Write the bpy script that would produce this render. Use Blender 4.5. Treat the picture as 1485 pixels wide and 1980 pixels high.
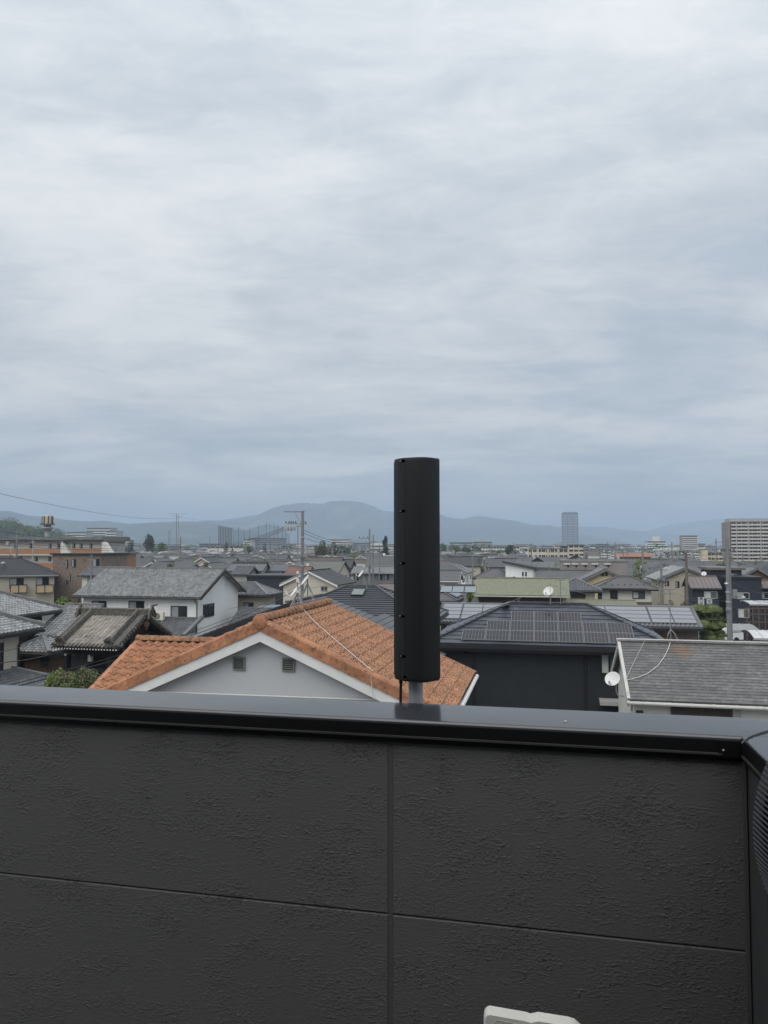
import bpy, math, random
from mathutils import Vector, Matrix, Euler
rnd = random.Random(11)
for o in list(bpy.data.objects): bpy.data.objects.remove(o)
SC = bpy.context.scene
COL = SC.collection

# ------------------------------------------------------------------ camera
F, CX, CY, H = 1430.0, 742.5, 990.0, 10.0
PITCH = math.radians(2.7)
cam_d = bpy.data.cameras.new('camera'); cam = bpy.data.objects.new('camera', cam_d); COL.objects.link(cam)
cam_d.sensor_fit = 'VERTICAL'; cam_d.sensor_height = 24.0; cam_d.sensor_width = 18.0
cam_d.lens = 24.0*F/1980.0
cam_d.clip_start = 0.05; cam_d.clip_end = 40000
cam.location = (0, 0, H); cam.rotation_euler = (math.pi/2+PITCH, 0, 0)
SC.camera = cam

# ------------------------------------------------------------------ world: overcast sky
W = bpy.data.worlds.new('World'); SC.world = W; W.use_nodes = True
nt = W.node_tree; nt.nodes.clear()
def N(t, **k):
    n = nt.nodes.new(t)
    for a, v in k.items(): setattr(n, a, v)
    return n
def L(a, b): nt.links.new(a, b)
def wm(op, a, b=None, c=None):
    n = N('ShaderNodeMath', operation=op)
    for i, v in enumerate((a, b, c)):
        if v is None: continue
        if isinstance(v, (int, float)): n.inputs[i].default_value = v
        else: L(v, n.inputs[i])
    return n.outputs[0]
SUN_EL, SUN_AZ = math.radians(58), math.radians(215)      # behind the camera, a little to the left
tc = N('ShaderNodeTexCoord'); sep = N('ShaderNodeSeparateXYZ'); L(tc.outputs['Generated'], sep.inputs[0])
zc = wm('MAXIMUM', sep.outputs[2], 0.0)
zd = wm('ADD', zc, 0.11)
px_, py_ = wm('DIVIDE', sep.outputs[0], zd), wm('DIVIDE', sep.outputs[1], zd)
cmb = N('ShaderNodeCombineXYZ'); L(px_, cmb.inputs[0]); L(py_, cmb.inputs[1])
def cloud(scale, detail, rough, dist, rot, sx, sy, off):
    mp = N('ShaderNodeMapping'); L(cmb.outputs[0], mp.inputs[0])
    mp.inputs['Rotation'].default_value = (0, 0, math.radians(rot))
    mp.inputs['Scale'].default_value = (sx, sy, 1); mp.inputs['Location'].default_value = (off, off*.7, 0)
    n = N('ShaderNodeTexNoise'); L(mp.outputs[0], n.inputs['Vector'])
    n.inputs['Scale'].default_value = scale; n.inputs['Detail'].default_value = detail
    n.inputs['Roughness'].default_value = rough; n.inputs['Distortion'].default_value = dist
    return n.outputs[0]
c1 = cloud(0.85, 4, .5, .6, 20, .8, .8, 5.3)
c2 = cloud(2.0, 9, .6, .9, 22, .5, 1.0, 2.3)
c3 = cloud(8.0, 10, .68, .9, 26, .6, 1.0, 1.7)
csum = wm('ADD', wm('ADD', wm('MULTIPLY', c1, .50), wm('MULTIPLY', c2, .32)), wm('MULTIPLY', c3, .18))
mr = N('ShaderNodeMapRange', interpolation_type='SMOOTHSTEP'); L(csum, mr.inputs[0])
mr.inputs[1].default_value = .37; mr.inputs[2].default_value = .64
cr = N('ShaderNodeMixRGB'); L(mr.outputs[0], cr.inputs[0])
cr.inputs[1].default_value = (.345, .386, .425, 1); cr.inputs[2].default_value = (.588, .597, .596, 1)
# towards the horizon the deck closes to an even blue grey
gh = N('ShaderNodeMapRange', interpolation_type='SMOOTHSTEP'); L(zc, gh.inputs[0]); gh.inputs[1].default_value = .0; gh.inputs[2].default_value = .085
gh.inputs[3].default_value = .15; gh.inputs[4].default_value = 1.0
hor = N('ShaderNodeMixRGB'); L(gh.outputs[0], hor.inputs[0]); hor.inputs[1].default_value = (.285, .322, .365, 1); L(cr.outputs[0], hor.inputs[2])
gz = N('ShaderNodeMapRange'); L(zc, gz.inputs[0]); gz.inputs[1].default_value = .0; gz.inputs[2].default_value = 1.0; gz.inputs[3].default_value = .75; gz.inputs[4].default_value = 1.5
bc = N('ShaderNodeVectorMath', operation='SCALE'); L(hor.outputs[0], bc.inputs[0]); L(gz.outputs[0], bc.inputs[3])
bg2 = N('ShaderNodeBackground'); L(bc.outputs[0], bg2.inputs[0]); bg2.inputs[1].default_value = 1.0
sky = N('ShaderNodeTexSky', sky_type='NISHITA', sun_disc=False, sun_elevation=SUN_EL, sun_rotation=SUN_AZ)
sky.air_density = 1.0; sky.dust_density = 2.5
bg1 = N('ShaderNodeBackground'); L(sky.outputs[0], bg1.inputs[0]); bg1.inputs[1].default_value = 0.10
mx = N('ShaderNodeMixShader'); mx.inputs[0].default_value = .90; L(bg1.outputs[0], mx.inputs[1]); L(bg2.outputs[0], mx.inputs[2])
out = N('ShaderNodeOutputWorld'); L(mx.outputs[0], out.inputs[0])

sd = bpy.data.lights.new('sun', 'SUN'); sd.energy = 1.5; sd.angle = math.radians(75); sd.color = (1, .97, .92)
so = bpy.data.objects.new('sun', sd); COL.objects.link(so)
sdir = Vector((math.sin(SUN_AZ)*math.cos(SUN_EL), math.cos(SUN_AZ)*math.cos(SUN_EL), math.sin(SUN_EL)))
so.rotation_euler = sdir.to_track_quat('Z', 'Y').to_euler(); so.location = (0, -20, 40)

SC.view_settings.view_transform = 'Standard'; SC.view_settings.look = 'None'
SC.view_settings.gamma = 1; SC.view_settings.use_curve_mapping = False
SC.view_settings.exposure = 0.6
SC.render.engine = 'CYCLES'
cy = SC.cycles
cy.use_denoising = True; cy.max_bounces = 5; cy.diffuse_bounces = 3; cy.glossy_bounces = 3
cy.transparent_max_bounces = 12; cy.volume_bounces = 1; cy.sample_clamp_indirect = 4

# ------------------------------------------------------------------ pixel <-> place helpers
YAW = math.radians(12.0)
U = Vector((math.cos(YAW), -math.sin(YAW), 0)); V = Vector((math.sin(YAW), math.cos(YAW), 0)); Z = Vector((0, 0, 1))
FW = Vector((0, math.cos(PITCH), math.sin(PITCH))); UPV = Vector((0, -math.sin(PITCH), math.cos(PITCH))); EYE = Vector((0, 0, H))
def ray(x, y): return Vector((1, 0, 0))*((x-CX)/F) + UPV*((CY-y)/F) + FW
def at_z(x, y, z):
    d = ray(x, y); return EYE + d*((z-H)/d.z)
def at_d(x, y, D):
    d = ray(x, y); return EYE + d*(D/d.y)
def proj(p):
    v = Vector(p)-EYE; d = v.dot(FW)
    return (CX+F*v.x/d, CY-F*v.dot(UPV)/d, d)

# ------------------------------------------------------------------ materials
MATS = {}
def M(name, col, rough=.7, var=.12, scale=1.5, rand=0.0, cell=0.0, cellv=.15, bump=0.0, bscale=30.0, metal=0.0, ior=1.45,
      col2=None, c2scale=4.0, c2lo=.5, c2hi=.65, stretch=(1, 1, 1), emit=None):
    if name in MATS: return MATS[name]
    m = bpy.data.materials.new(name); m.use_nodes = True; t = m.node_tree; t.nodes.clear(); MATS[name] = m
    def n(ty, **k):
        q = t.nodes.new(ty)
        for a, v in k.items(): setattr(q, a, v)
        return q
    l = t.links.new
    o = n('ShaderNodeOutputMaterial'); b = n('ShaderNodeBsdfPrincipled'); l(b.outputs[0], o.inputs[0])
    b.inputs['Roughness'].default_value = rough; b.inputs['Metallic'].default_value = metal; b.inputs['IOR'].default_value = ior
    geo = n('ShaderNodeNewGeometry'); tcn = n('ShaderNodeTexCoord')
    mp = n('ShaderNodeMapping'); mp.inputs['Scale'].default_value = stretch; l(geo.outputs['Position'], mp.inputs[0])
    base = n('ShaderNodeRGB'); base.outputs[0].default_value = (*col, 1); cur = base.outputs[0]
    if col2:
        nz = n('ShaderNodeTexNoise'); l(mp.outputs[0], nz.inputs['Vector']); nz.inputs['Scale'].default_value = c2scale; nz.inputs['Detail'].default_value = 6; nz.inputs['Roughness'].default_value = .65
        r_ = n('ShaderNodeMapRange'); l(nz.outputs[0], r_.inputs[0]); r_.inputs[1].default_value = c2lo; r_.inputs[2].default_value = c2hi
        mxx = n('ShaderNodeMixRGB'); l(r_.outputs[0], mxx.inputs[0]); l(cur, mxx.inputs[1]); mxx.inputs[2].default_value = (*col2, 1); cur = mxx.outputs[0]
    fac = None
    def mul(a, bb):
        if a is None: return bb
        q = n('ShaderNodeMath', operation='MULTIPLY'); l(a, q.inputs[0]); l(bb, q.inputs[1]); return q.outputs[0]
    def rng(src, lo, hi, fl=0., fh=1.):
        q = n('ShaderNodeMapRange'); l(src, q.inputs[0]); q.inputs[1].default_value = fl; q.inputs[2].default_value = fh; q.inputs[3].default_value = lo; q.inputs[4].default_value = hi; return q.outputs[0]
    if var:
        nz = n('ShaderNodeTexNoise'); l(mp.outputs[0], nz.inputs['Vector']); nz.inputs['Scale'].default_value = scale; nz.inputs['Detail'].default_value = 5
        fac = mul(fac, rng(nz.outputs[0], 1-var, 1+var, .25, .75))
    if rand:
        oi = n('ShaderNodeObjectInfo'); fac = mul(fac, rng(oi.outputs['Random'], 1-rand, 1+rand))
    if cell:
        vs = n('ShaderNodeVectorMath', operation='SCALE'); l(tcn.outputs['Object'], vs.inputs[0]); vs.inputs[3].default_value = 1.0/cell
        vf = n('ShaderNodeVectorMath', operation='FLOOR'); l(vs.outputs[0], vf.inputs[0])
        wn = n('ShaderNodeTexWhiteNoise'); l(vf.outputs[0], wn.inputs[0]); fac = mul(fac, rng(wn.outputs[0], 1-cellv, 1+cellv))
    if fac is not None:
        vs = n('ShaderNodeVectorMath', operation='SCALE'); l(cur, vs.inputs[0]); l(fac, vs.inputs[3]); cur = vs.outputs[0]
    l(cur, b.inputs['Base Color'])
    if bump:
        nz = n('ShaderNodeTexNoise'); l(mp.outputs[0], nz.inputs['Vector']); nz.inputs['Scale'].default_value = bscale; nz.inputs['Detail'].default_value = 6
        bp = n('ShaderNodeBump'); bp.inputs['Strength'].default_value = 1; bp.inputs['Distance'].default_value = bump; l(nz.outputs[0], bp.inputs['Height']); l(bp.outputs[0], b.inputs['Normal'])
    return m

kawara   = M('kawara_grey', (.245, .25, .255), .42, .12, .6, cell=.27, cellv=.26)
kawara_d = M('kawara_dark', (.15, .155, .165), .42, .12, .6, cell=.27, cellv=.2)
kawara_r = M('kawara_ridge', (.16, .165, .165), .5, .2, 3)
templet  = M('temple_tile', (.26, .235, .205), .6, .2, 2.5, rand=.28, col2=(.42, .41, .38), c2scale=5, c2lo=.58, c2hi=.7)
templer  = M('temple_ridge', (.085, .08, .07), .75, .35, 5, col2=(.2, .19, .17), c2scale=9, c2lo=.5, c2hi=.7)
slate_g  = M('slate_grey', (.105, .105, .11), .6, .15, .8)
slate_d  = M('slate_dark', (.045, .047, .052), .55, .15, .8)
slate_b2 = M('slate_weathered', (.105, .105, .105), .7, .22, 2.2, rand=.14, col2=(.2, .2, .195), c2scale=7, c2lo=.5, c2hi=.75, stretch=(1, 1, 2.5))
slate_m  = M('slate_mid', (.085, .088, .095), .55, .15, .8)
metal_g  = M('roof_metal_grey', (.2, .205, .215), .4, .1, .8)
metal_p  = M('roof_metal_pale', (.42, .43, .44), .45, .12, .8)
metal_b  = M('roof_metal_brown', (.15, .128, .122), .5, .12, .8)
roof_red = M('roof_brick_red', (.165, .085, .07), .6, .18, .8)
roof_sg  = M('roof_sage', (.205, .215, .155), .75, .1, 3, col2=(.25, .255, .195), c2scale=6)
roof_ol  = M('roof_olive_grey', (.135, .14, .13), .7, .12, .8)
blk_tile = M('tile_blue_black', (.062, .068, .083), .42, .12, 2, rand=.2)  # sky reflection on the tiles partly put into this lighter bluish base
rib_tile = M('tile_ribbed_grey', (.068, .072, .083), .45, .12, 1)
org_tile = M('tile_terracotta', (.37, .165, .082), .8, .2, 3, rand=.16, col2=(.11, .065, .042), c2scale=16, c2lo=.47, c2hi=.64)
org_moss = M('tile_terracotta_mossy', (.40, .195, .108), .85, .15, 4, rand=.12, col2=(.085, .055, .036), c2scale=34, c2lo=.44, c2hi=.60)
org_trim = M('tile_terracotta_trim', (.38, .172, .088), .75, .25, 4, rand=.14, col2=(.12, .065, .042), c2scale=12, c2lo=.5, c2hi=.68)
org_ridge = M('tile_terracotta_ridge', (.30, .145, .075), .85, .2, 4, rand=.1, col2=(.1, .07, .045), c2scale=9, c2lo=.48, c2hi=.62)
w_white  = M('plaster_white', (.84, .845, .83), .8, .04, .8, col2=(.7, .71, .7), c2scale=.7, c2lo=.55, c2hi=.8, stretch=(3, 3, .5))
w_lav    = M('plaster_lavender', (.455, .462, .478), .85, .04, .5, bump=.002, bscale=80)
w_cream  = M('wall_cream', (.56, .52, .43), .8, .07, .8)
w_beige  = M('wall_beige', (.44, .40, .32), .8, .08, .8)
w_tan    = M('wall_tan', (.46, .355, .215), .8, .08, .8)
w_yel    = M('wall_yellow_cream', (.52, .43, .27), .8, .08, .8)
w_ivory  = M('wall_ivory', (.60, .585, .53), .8, .05, .8)
w_grey   = M('wall_grey', (.34, .34, .335), .8, .1, .8)
w_dkgrey = M('wall_dark_grey', (.09, .092, .095), .7, .12, .8)
w_brown  = M('wall_brown', (.14, .10, .075), .8, .15, .8)
w_navy   = M('wall_navy', (.022, .026, .038), .6, .12, .8)
w_black  = M('siding_black', (.022, .025, .028), .55, .1, 1.5)
w_brick  = M('wall_brick', (.195, .148, .115), .85, .22, 6, cell=.28, cellv=.2)
w_orange = M('panel_orange', (.33, .17, .088), .6, .08, .5)
w_conc   = M('concrete', (.36, .36, .35), .85, .15, .6, col2=(.22, .22, .21), c2scale=.8, c2lo=.55, c2hi=.8, stretch=(2, 2, .4))
w_concd  = M('concrete_dark', (.17, .175, .165), .85, .2, .7)
dark     = M('wood_blackish', (.022, .019, .017), .8, .2, 4)  # near-black brown timber
wood_dk  = M('wood_dark', (.05, .036, .026), .75, .2, 5)
wood_br  = M('wood_brown', (.14, .082, .05), .75, .2, 5)
trim_blk = M('trim_black', (.016, .017, .018), .45, .05, 2)
trim_wht = M('trim_white', (.68, .68, .66), .6, .06, 3)
trim_gry = M('trim_grey', (.36, .36, .35), .5, .08, 3)
trim_brz = M('trim_bronze', (.055, .042, .035), .45, .1, 3)
glass    = M('window_glass', (.02, .025, .028), .08, .3, .8)
glass_g  = M('window_glass_green', (.10, .13, .12), .12, .3, .8)
curtain  = M('window_curtain', (.30, .31, .32), .3, .25, 3)
curt_w   = M('window_curtain_pale', (.52, .55, .52), .25, .15, 2)
shutter  = M('shutter_brown', (.05, .036, .03), .55, .1, 3)
steel    = M('galvanised_steel', (.46, .48, .50), .45, .2, 14, metal=.35)
steel_m  = M('mast_steel', (.26, .26, .26), .5, .1, 8, metal=.3)
polecon  = M('pole_concrete', (.20, .205, .205), .85, .14, 1.2)
polewood = M('pole_brown', (.15, .125, .10), .85, .2, 1.5)
plast_w  = M('plastic_white', (.58, .585, .575), .4, .04, 4)
plast_c  = M('plastic_cream', (.66, .63, .52), .45, .04, 4)
rubber   = M('cable_black', (.012, .012, .013), .5, 0)
cabwhite = M('cable_pale', (.55, .54, .50), .6, .05, 4)
pv       = M('solar_cell', (.016, .016, .020), .14, .15, 4, ior=1.5)
pv_line  = M('solar_frame_pale', (.17, .17, .18), .4, 0)
pv_grey  = M('solar_cell_sky_sheen', (.19, .20, .225), .2, .06, 2, ior=1.7)  # sky reflection put into a paler cell colour
leaf     = M('leaf_green', (.07, .105, .03), .6, .45, .9, rand=.15)
leaf_y   = M('leaf_bright', (.13, .18, .035), .6, .4, 1.5)
leaf_d   = M('leaf_dark', (.030, .050, .022), .6, .45, .5)
leaf_o   = M('leaf_olive', (.085, .085, .038), .65, .4, .6)
leaf_p   = M('pine_needle', (.080, .105, .026), .7, .4, 2.2)
leaf_bam = M('leaf_bamboo', (.12, .115, .06), .65, .4, .4)
bark     = M('bark', (.07, .055, .042), .9, .25, 6)
asphalt  = M('ground_asphalt', (.075, .075, .075), .9, .25, .05, col2=(.07, .085, .045), c2scale=.03, c2lo=.55, c2hi=.62)
mtn      = M('mountain_forest', (.030, .042, .026), .9, .85, .0022, col2=(.075, .085, .05), c2scale=.006, c2lo=.5, c2hi=.6)

# ------------------------------------------------------------------ mesh builder
class MB:
    def __init__(s): s.v = []; s.f = []; s.m = []; s.sm = []
    def face(s, pts, m=0, smooth=False):
        b = len(s.v); s.v += [tuple(p) for p in pts]; s.f.append(tuple(range(b, b+len(pts)))); s.m.append(m); s.sm.append(smooth)
    def box(s, x0, x1, y0, y1, z0, z1, m=0):
        b = len(s.v)
        s.v += [(x0,y0,z0),(x1,y0,z0),(x1,y1,z0),(x0,y1,z0),(x0,y0,z1),(x1,y0,z1),(x1,y1,z1),(x0,y1,z1)]
        for q in ((3,2,1,0),(4,5,6,7),(0,1,5,4),(1,2,6,5),(2,3,7,6),(3,0,4,7)):
            s.f.append(tuple(b+i for i in q)); s.m.append(m); s.sm.append(False)
        return s
    def prism(s, poly, ext, m=0):
        poly = [Vector(p) for p in poly]; e = Vector(ext); n = len(poly); b = len(s.v)
        s.v += [tuple(p) for p in poly] + [tuple(p+e) for p in poly]
        s.f.append(tuple(range(b+n-1, b-1, -1))); s.f.append(tuple(range(b+n, b+2*n)))
        for i in range(n):
            j = (i+1) % n; s.f.append((b+i, b+j, b+n+j, b+n+i))
        s.m += [m]*(n+2); s.sm += [False]*(n+2); return s
    def bar(s, p, q, w, h=None, m=0, up=(0, 0, 1)):
        p, q = Vector(p), Vector(q); h = h or w; d = (q-p).normalized(); u = Vector(up)
        if abs(d.dot(u)) > .98: u = Vector((0, 1, 0))
        a = d.cross(u).normalized()*(w/2); c = a.cross(d).normalized()*(h/2)
        return s.prism([p-a-c, p+a-c, p+a+c, p-a+c], q-p, m)
    def tube(s, pts, r, n=6, m=0, cap=True, r2=None):
        pts = [Vector(p) for p in pts]; rings = []; K = len(pts)
        for i, p in enumerate(pts):
            d = (pts[min(i+1, K-1)]-pts[max(i-1, 0)]).normalized(); u = Vector((0, 0, 1)) if abs(d.z) < .9 else Vector((0, 1, 0))
            a = d.cross(u).normalized(); c = a.cross(d).normalized(); rr = r if r2 is None else r+(r2-r)*i/(K-1)
            b = len(s.v); rings.append(b)
            for k in range(n):
                an = 2*math.pi*k/n; s.v.append(tuple(p+a*(rr*math.cos(an))+c*(rr*math.sin(an))))
        for i in range(K-1):
            for k in range(n):
                k2 = (k+1) % n; s.f.append((rings[i]+k, rings[i]+k2, rings[i+1]+k2, rings[i+1]+k)); s.m.append(m); s.sm.append(n > 5)
        if cap:
            s.f.append(tuple(rings[0]+k for k in range(n-1, -1, -1))); s.f.append(tuple(rings[-1]+k for k in range(n))); s.m += [m, m]; s.sm += [False, False]
        return s
    def lathe(s, prof, n, mat4, m=0):
        rings = []
        for (r, z) in prof:
            b = len(s.v); rings.append(b)
            for k in range(n):
                an = 2*math.pi*k/n; s.v.append(tuple(mat4 @ Vector((r*math.cos(an), r*math.sin(an), z))))
        for i in range(len(prof)-1):
            for k in range(n):
                k2 = (k+1) % n; s.f.append((rings[i]+k, rings[i]+k2, rings[i+1]+k2, rings[i+1]+k)); s.m.append(m); s.sm.append(True)
        return s
    def mesh(s, name, mats):
        me = bpy.data.meshes.new(name); me.from_pydata(s.v, [], s.f)
        for mm in mats: me.materials.append(mm)
        me.polygons.foreach_set('material_index', s.m); me.polygons.foreach_set('use_smooth', s.sm)
        if any(s.sm): me.set_sharp_from_angle(angle=math.radians(38))
        me.update(); return me
    def build(s, name, mats, parent=None, **k):
        if not isinstance(mats, (list, tuple)): mats = [mats]
        return link(name, s.mesh(name, mats), parent, **k)
def link(name, me, parent=None, loc=None, rot=None, **props):
    o = bpy.data.objects.new(name, me); COL.objects.link(o)
    if parent: o.parent = parent
    if loc is not None: o.location = loc
    if rot is not None: o.rotation_euler = rot
    for k, v in props.items():
        if v is not None: o[k] = v
    return o
def thing(name, label, cat, loc=(0, 0, 0), rotz=0.0, group=None):
    return link(name, None, None, loc=loc, rot=(0, 0, rotz), label=label, category=cat, group=group)
def loc2w(root, p):   # local point of a yawed thing -> world, and back
    return Vector(root.location) + Matrix.Rotation(root.rotation_euler.z, 3, 'Z') @ Vector(p)
def w2loc(root, p):
    return Matrix.Rotation(-root.rotation_euler.z, 3, 'Z') @ (Vector(p)-Vector(root.location))

# ------------------------------------------------------------------ roof slopes
def slope(mb, A, B, C, D, style='slate', m=0, th=.10, tw=.27, course=None, mu=None):
    """A,B eave left/right, C,D top right/left; surface built as real stepped courses or wavy tiles over a slab"""
    A, B, C, D = map(Vector, (A, B, C, D)); Ud = (B-A).normalized(); Nn = (B-A).cross(D-A)
    if Nn.length < 1e-6: Nn = (B-A).cross(C-A)
    Nn.normalize(); Vd = Nn.cross(Ud)
    mu = m if mu is None else mu
    lo = -Nn*th
    P = [A, B, C, D] if (C-D).length > .01 else [A, B, C]
    mb.prism([p+lo for p in P], -lo, mu)
    T = (D-A).dot(Vd); sL1 = (D-A).dot(Ud); sR0 = (B-A).dot(Ud); sR1 = (C-A).dot(Ud)
    def bl(t): return sL1*t/T
    def br(t): return sR0+(sR1-sR0)*t/T
    def pt(s_, t, h): return A+Ud*s_+Vd*t+Nn*h
    cs = course or {'kawara': .235, 'slate': .19, 'flat': .3, 'ribh': .30, 'metal': 99, 'plain': 99}[style]
    if style in ('slate', 'ribh', 'flat'):
        st = {'slate': .02, 'flat': .007, 'ribh': .055}[style]; n = max(1, round(T/cs)); cs = T/n
        for j in range(n):
            t0, t1 = j*cs, (j+1)*cs; a0, a1 = bl(t0), br(t0); b0, b1 = bl(t1), br(t1)
            mb.face([pt(a0, t0, st+.006), pt(a1, t0, st+.006), pt(b1, t1, .006), pt(b0, t1, .006)], m)
            mb.face([pt(a0, t0, .0), pt(a1, t0, .0), pt(a1, t0, st+.006), pt(a0, t0, st+.006)], m)
    elif style == 'metal':
        s0 = min(0, sL1)+.1
        while s0 < max(sR0, sR1):
            # each standing seam runs up the slope between the sloping sides
            ta, tb = 0.0, T
            if s0 < 0 or s0 > sR0 or (sL1 > 0 and s0 < sL1) or (sR1 < sR0 and s0 > sR1):
                if sL1 > 0 and s0 < sL1: tb = T*s0/sL1
                if sR1 < sR0 and s0 > sR1: tb = T*(sR0-s0)/(sR0-sR1)
                if s0 < 0 and sL1 < 0: ta = T*s0/sL1
                if s0 > sR0 and sR1 > sR0: ta = T*(s0-sR0)/(sR1-sR0)
            if tb-ta > .1: mb.bar(pt(s0, ta, .02), pt(s0, tb, .02), .04, .045, m, up=Nn)
            s0 += .42
    elif style == 'kawara':
        n = max(1, round(T/cs)); cs = T/n; ph = [(0, .004), (.2, .0), (.48, .030), (.70, .068), (.9, .042)]
        smin, smax = min(0, sL1), max(sR0, sR1); cols = []
        k = math.floor(smin/tw)
        while k*tw < smax:
            for f_, h in ph: cols.append(((k+f_)*tw, h))
            k += 1
        cols.append((smax, .004))
        for j in range(n):
            t0, t1 = j*cs-.02, (j+1)*cs; base = len(mb.v); cnt = 0
            l0, r0 = bl(max(t0, 0)), br(max(t0, 0)); l1, r1 = bl(t1), br(t1)
            for (s_, h) in cols:
                if s_ < min(l0, l1)-tw or s_ > max(r0, r1)+tw: continue
                sa, sb = min(max(s_, l0), r0), min(max(s_, l1), r1); cnt += 1
                mb.v += [tuple(pt(sa, t0, .002)), tuple(pt(sa, t0, h+.055)), tuple(pt(sb, t1, h+.008))]
            for i in range(cnt-1):
                q = base+3*i
                mb.f += [(q, q+3, q+4, q+1), (q+1, q+4, q+5, q+2)]; mb.m += [m, m]; mb.sm += [False, True]
    return Nn

# ------------------------------------------------------------------ window
WIN = {}
def window_mesh(w, h, kind):
    key = (round(w, 2), round(h, 2), kind)
    if key in WIN: return WIN[key]
    w, h = key[0], key[1]; f = MB(); p = MB(); t = min(.07, w*.1); fm = {'white': trim_wht, 'bronze': trim_brz, 'grey': trim_gry}.get(kind.split('_')[0], trim_blk)
    f.box(-w/2, w/2, -.06, 0, h/2-t, h/2); f.box(-w/2, w/2, -.07, 0, -h/2, -h/2+t)
    f.box(-w/2, -w/2+t, -.055, 0, -h/2+t, h/2-t); f.box(w/2-t, w/2, -.055, 0, -h/2+t, h/2-t)
    if w > .7: f.box(-t/2, t/2, -.05, 0, -h/2+t, h/2-t)
    a, b = {'mixed': (curtain, glass), 'pale': (curt_w, glass_g), 'shut': (shutter, shutter), 'lace': (curtain, curtain)}.get(kind.split('_')[-1], (glass, glass))
    p.box(-w/2+t, 0, -.03, -.005, -h/2+t, h/2-t, 0); p.box(0.0005, w/2-t, -.026, -.005, -h/2+t, h/2-t, 1)
    if kind.endswith('shut'):
        k = 1
        while k*.09 < h-2*t: p.box(-w/2+t, w/2-t, -.04, -.028, -h/2+t+k*.09-.03, -h/2+t+k*.09, 0); k += 1
    WIN[key] = (f.mesh('window', [fm]), p.mesh('pane', [a, b])); return WIN[key]
ROT = {'f': 0, 'r': math.pi/2, 'l': -math.pi/2, 'b': math.pi}
def window(root, face, p, w, h, kind='blk_mixed', parent=None, label=None):
    a, b = window_mesh(w, h, kind); o = link('window', a, parent or root, loc=p, rot=(0, 0, ROT[face]), label=label); link('pane', b, o); return o
def face_hit(root, face, x, y, off):
    """where the sight line through a photo point meets a wall plane of the thing, in its own coordinates"""
    o = w2loc(root, EYE); d = Matrix.Rotation(-root.rotation_euler.z, 3, 'Z') @ ray(x, y)
    t = (off-o.y)/d.y if face == 'f' else (off-o.x)/d.x
    return o+d*t, t
def window_at(root, face, off, x, y, w, h, kind='blk_mixed', label=None):
    p, t = face_hit(root, face, x, y, off); q = p
    ww = w*t/F; hh = h*t/F
    if face != 'f':
        a, _ = face_hit(root, face, x-w/2, y, off); b, _ = face_hit(root, face, x+w/2, y, off); ww = min(abs(b.y-a.y), 2.6)
    return window(root, face, (q.x, q.y, q.z), ww, hh, kind, label=label)
# ------------------------------------------------------------------ ground, mountains, haze
def structure(name, mb, mats): return mb.build(name, mats, None, kind='structure')
g = MB(); g.face([(-12000, -300, 0), (12000, -300, 0), (12000, 14000, 0), (-12000, 14000, 0)]); structure('ground', g, asphalt)

def ridge_line(name, pts, D, depth, seed, sub=10, rough=.012):
    """a mountain range as a heightfield: skyline heights from the photo's profile, spurs and gullies in front and behind"""
    r = random.Random(seed); xs = []
    for (a, b) in zip(pts[:-1], pts[1:]):
        for i in range(sub): xs.append((a[0]+(b[0]-a[0])*i/sub, a[1]+(b[1]-a[1])*i/sub))
    xs.append(pts[-1]); n = len(xs); ph = [r.random()*6.28 for _ in range(24)]
    def nz(u, v): return sum(math.sin(u*(.55*1.7**k)+v*(.9*1.5**k)+ph[k])/(1.55**k) for k in range(7))/2.6
    mb = MB(); rows = 17
    for j in range(rows):
        f_ = j/(rows-1)*2-1          # -1 front foot .. 0 crest .. 1 back foot
        for i, (x, y) in enumerate(xs):
            k = (x-CX)/F; Y = D+depth*f_; X = k*(D+depth*f_*.25)
            zt = H+(1057.4-y)*D/F
            e = (1-abs(f_))**.85
            zz = zt*e*(1+(.28*nz(i*.35, j*1.1) if j not in (8,) else 0)*min(1, abs(f_)*3)*(1-abs(f_)*.5)) if abs(f_) < 1 else -5
            if f_ < 0: zz = min(zz, H+(zt-H)*(Y/D)*.99)
            if j == 8: zz = zt*(1+rough*nz(i*2.1, 3.3))
            mb.v.append((X, Y, zz))
    for j in range(rows-1):
        for i in range(n-1):
            a = j*n+i; mb.f.append((a, a+1, a+n+1, a+n)); mb.m.append(0); mb.sm.append(True)
    structure(name, mb, mtn)
ridge_line('mountain', [(-420, 1012), (-200, 985), (-60, 990), (0, 988), (18, 988), (40, 994), (54, 997), (100, 1001), (135, 1006), (165, 1008), (200, 1007), (250, 1013), (300, 1010), (350, 1008), (400, 1009), (440, 1016), (500, 1030), (560, 1048), (600, 1057)], 3400, 800, 3)
ridge_line('mountain', [(250, 1030), (340, 1016), (400, 1006), (428, 1006), (460, 1001), (500, 995), (520, 985), (540, 978), (580, 972), (600, 973), (625, 974), (640, 968.5), (680, 968.5), (702, 972), (720, 978), (740, 987), (760, 989), (800, 992), (851, 994), (870, 1001), (895, 1003.5), (910, 1000), (928, 997), (950, 1001), (975, 1004), (1000, 1008), (1030, 1015), (1060, 1016), (1100, 1026), (1160, 1040), (1240, 1057)], 5000, 1000, 5)
ridge_line('mountain', [(880, 1030), (960, 1022), (1040, 1017), (1060, 1015.5), (1090, 1019), (1130, 1018), (1170, 1019), (1200, 1023), (1250, 1028), (1300, 1033), (1400, 1040), (1500, 1044), (1700, 1050)], 6300, 900, 8)
ridge_line('mountain', [(1180, 1040), (1230, 1030), (1270, 1022), (1300, 1013), (1340, 1009), (1380, 1005), (1420, 1001), (1485, 1003), (1560, 1008), (1750, 1020)], 7600, 900, 9)

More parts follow.
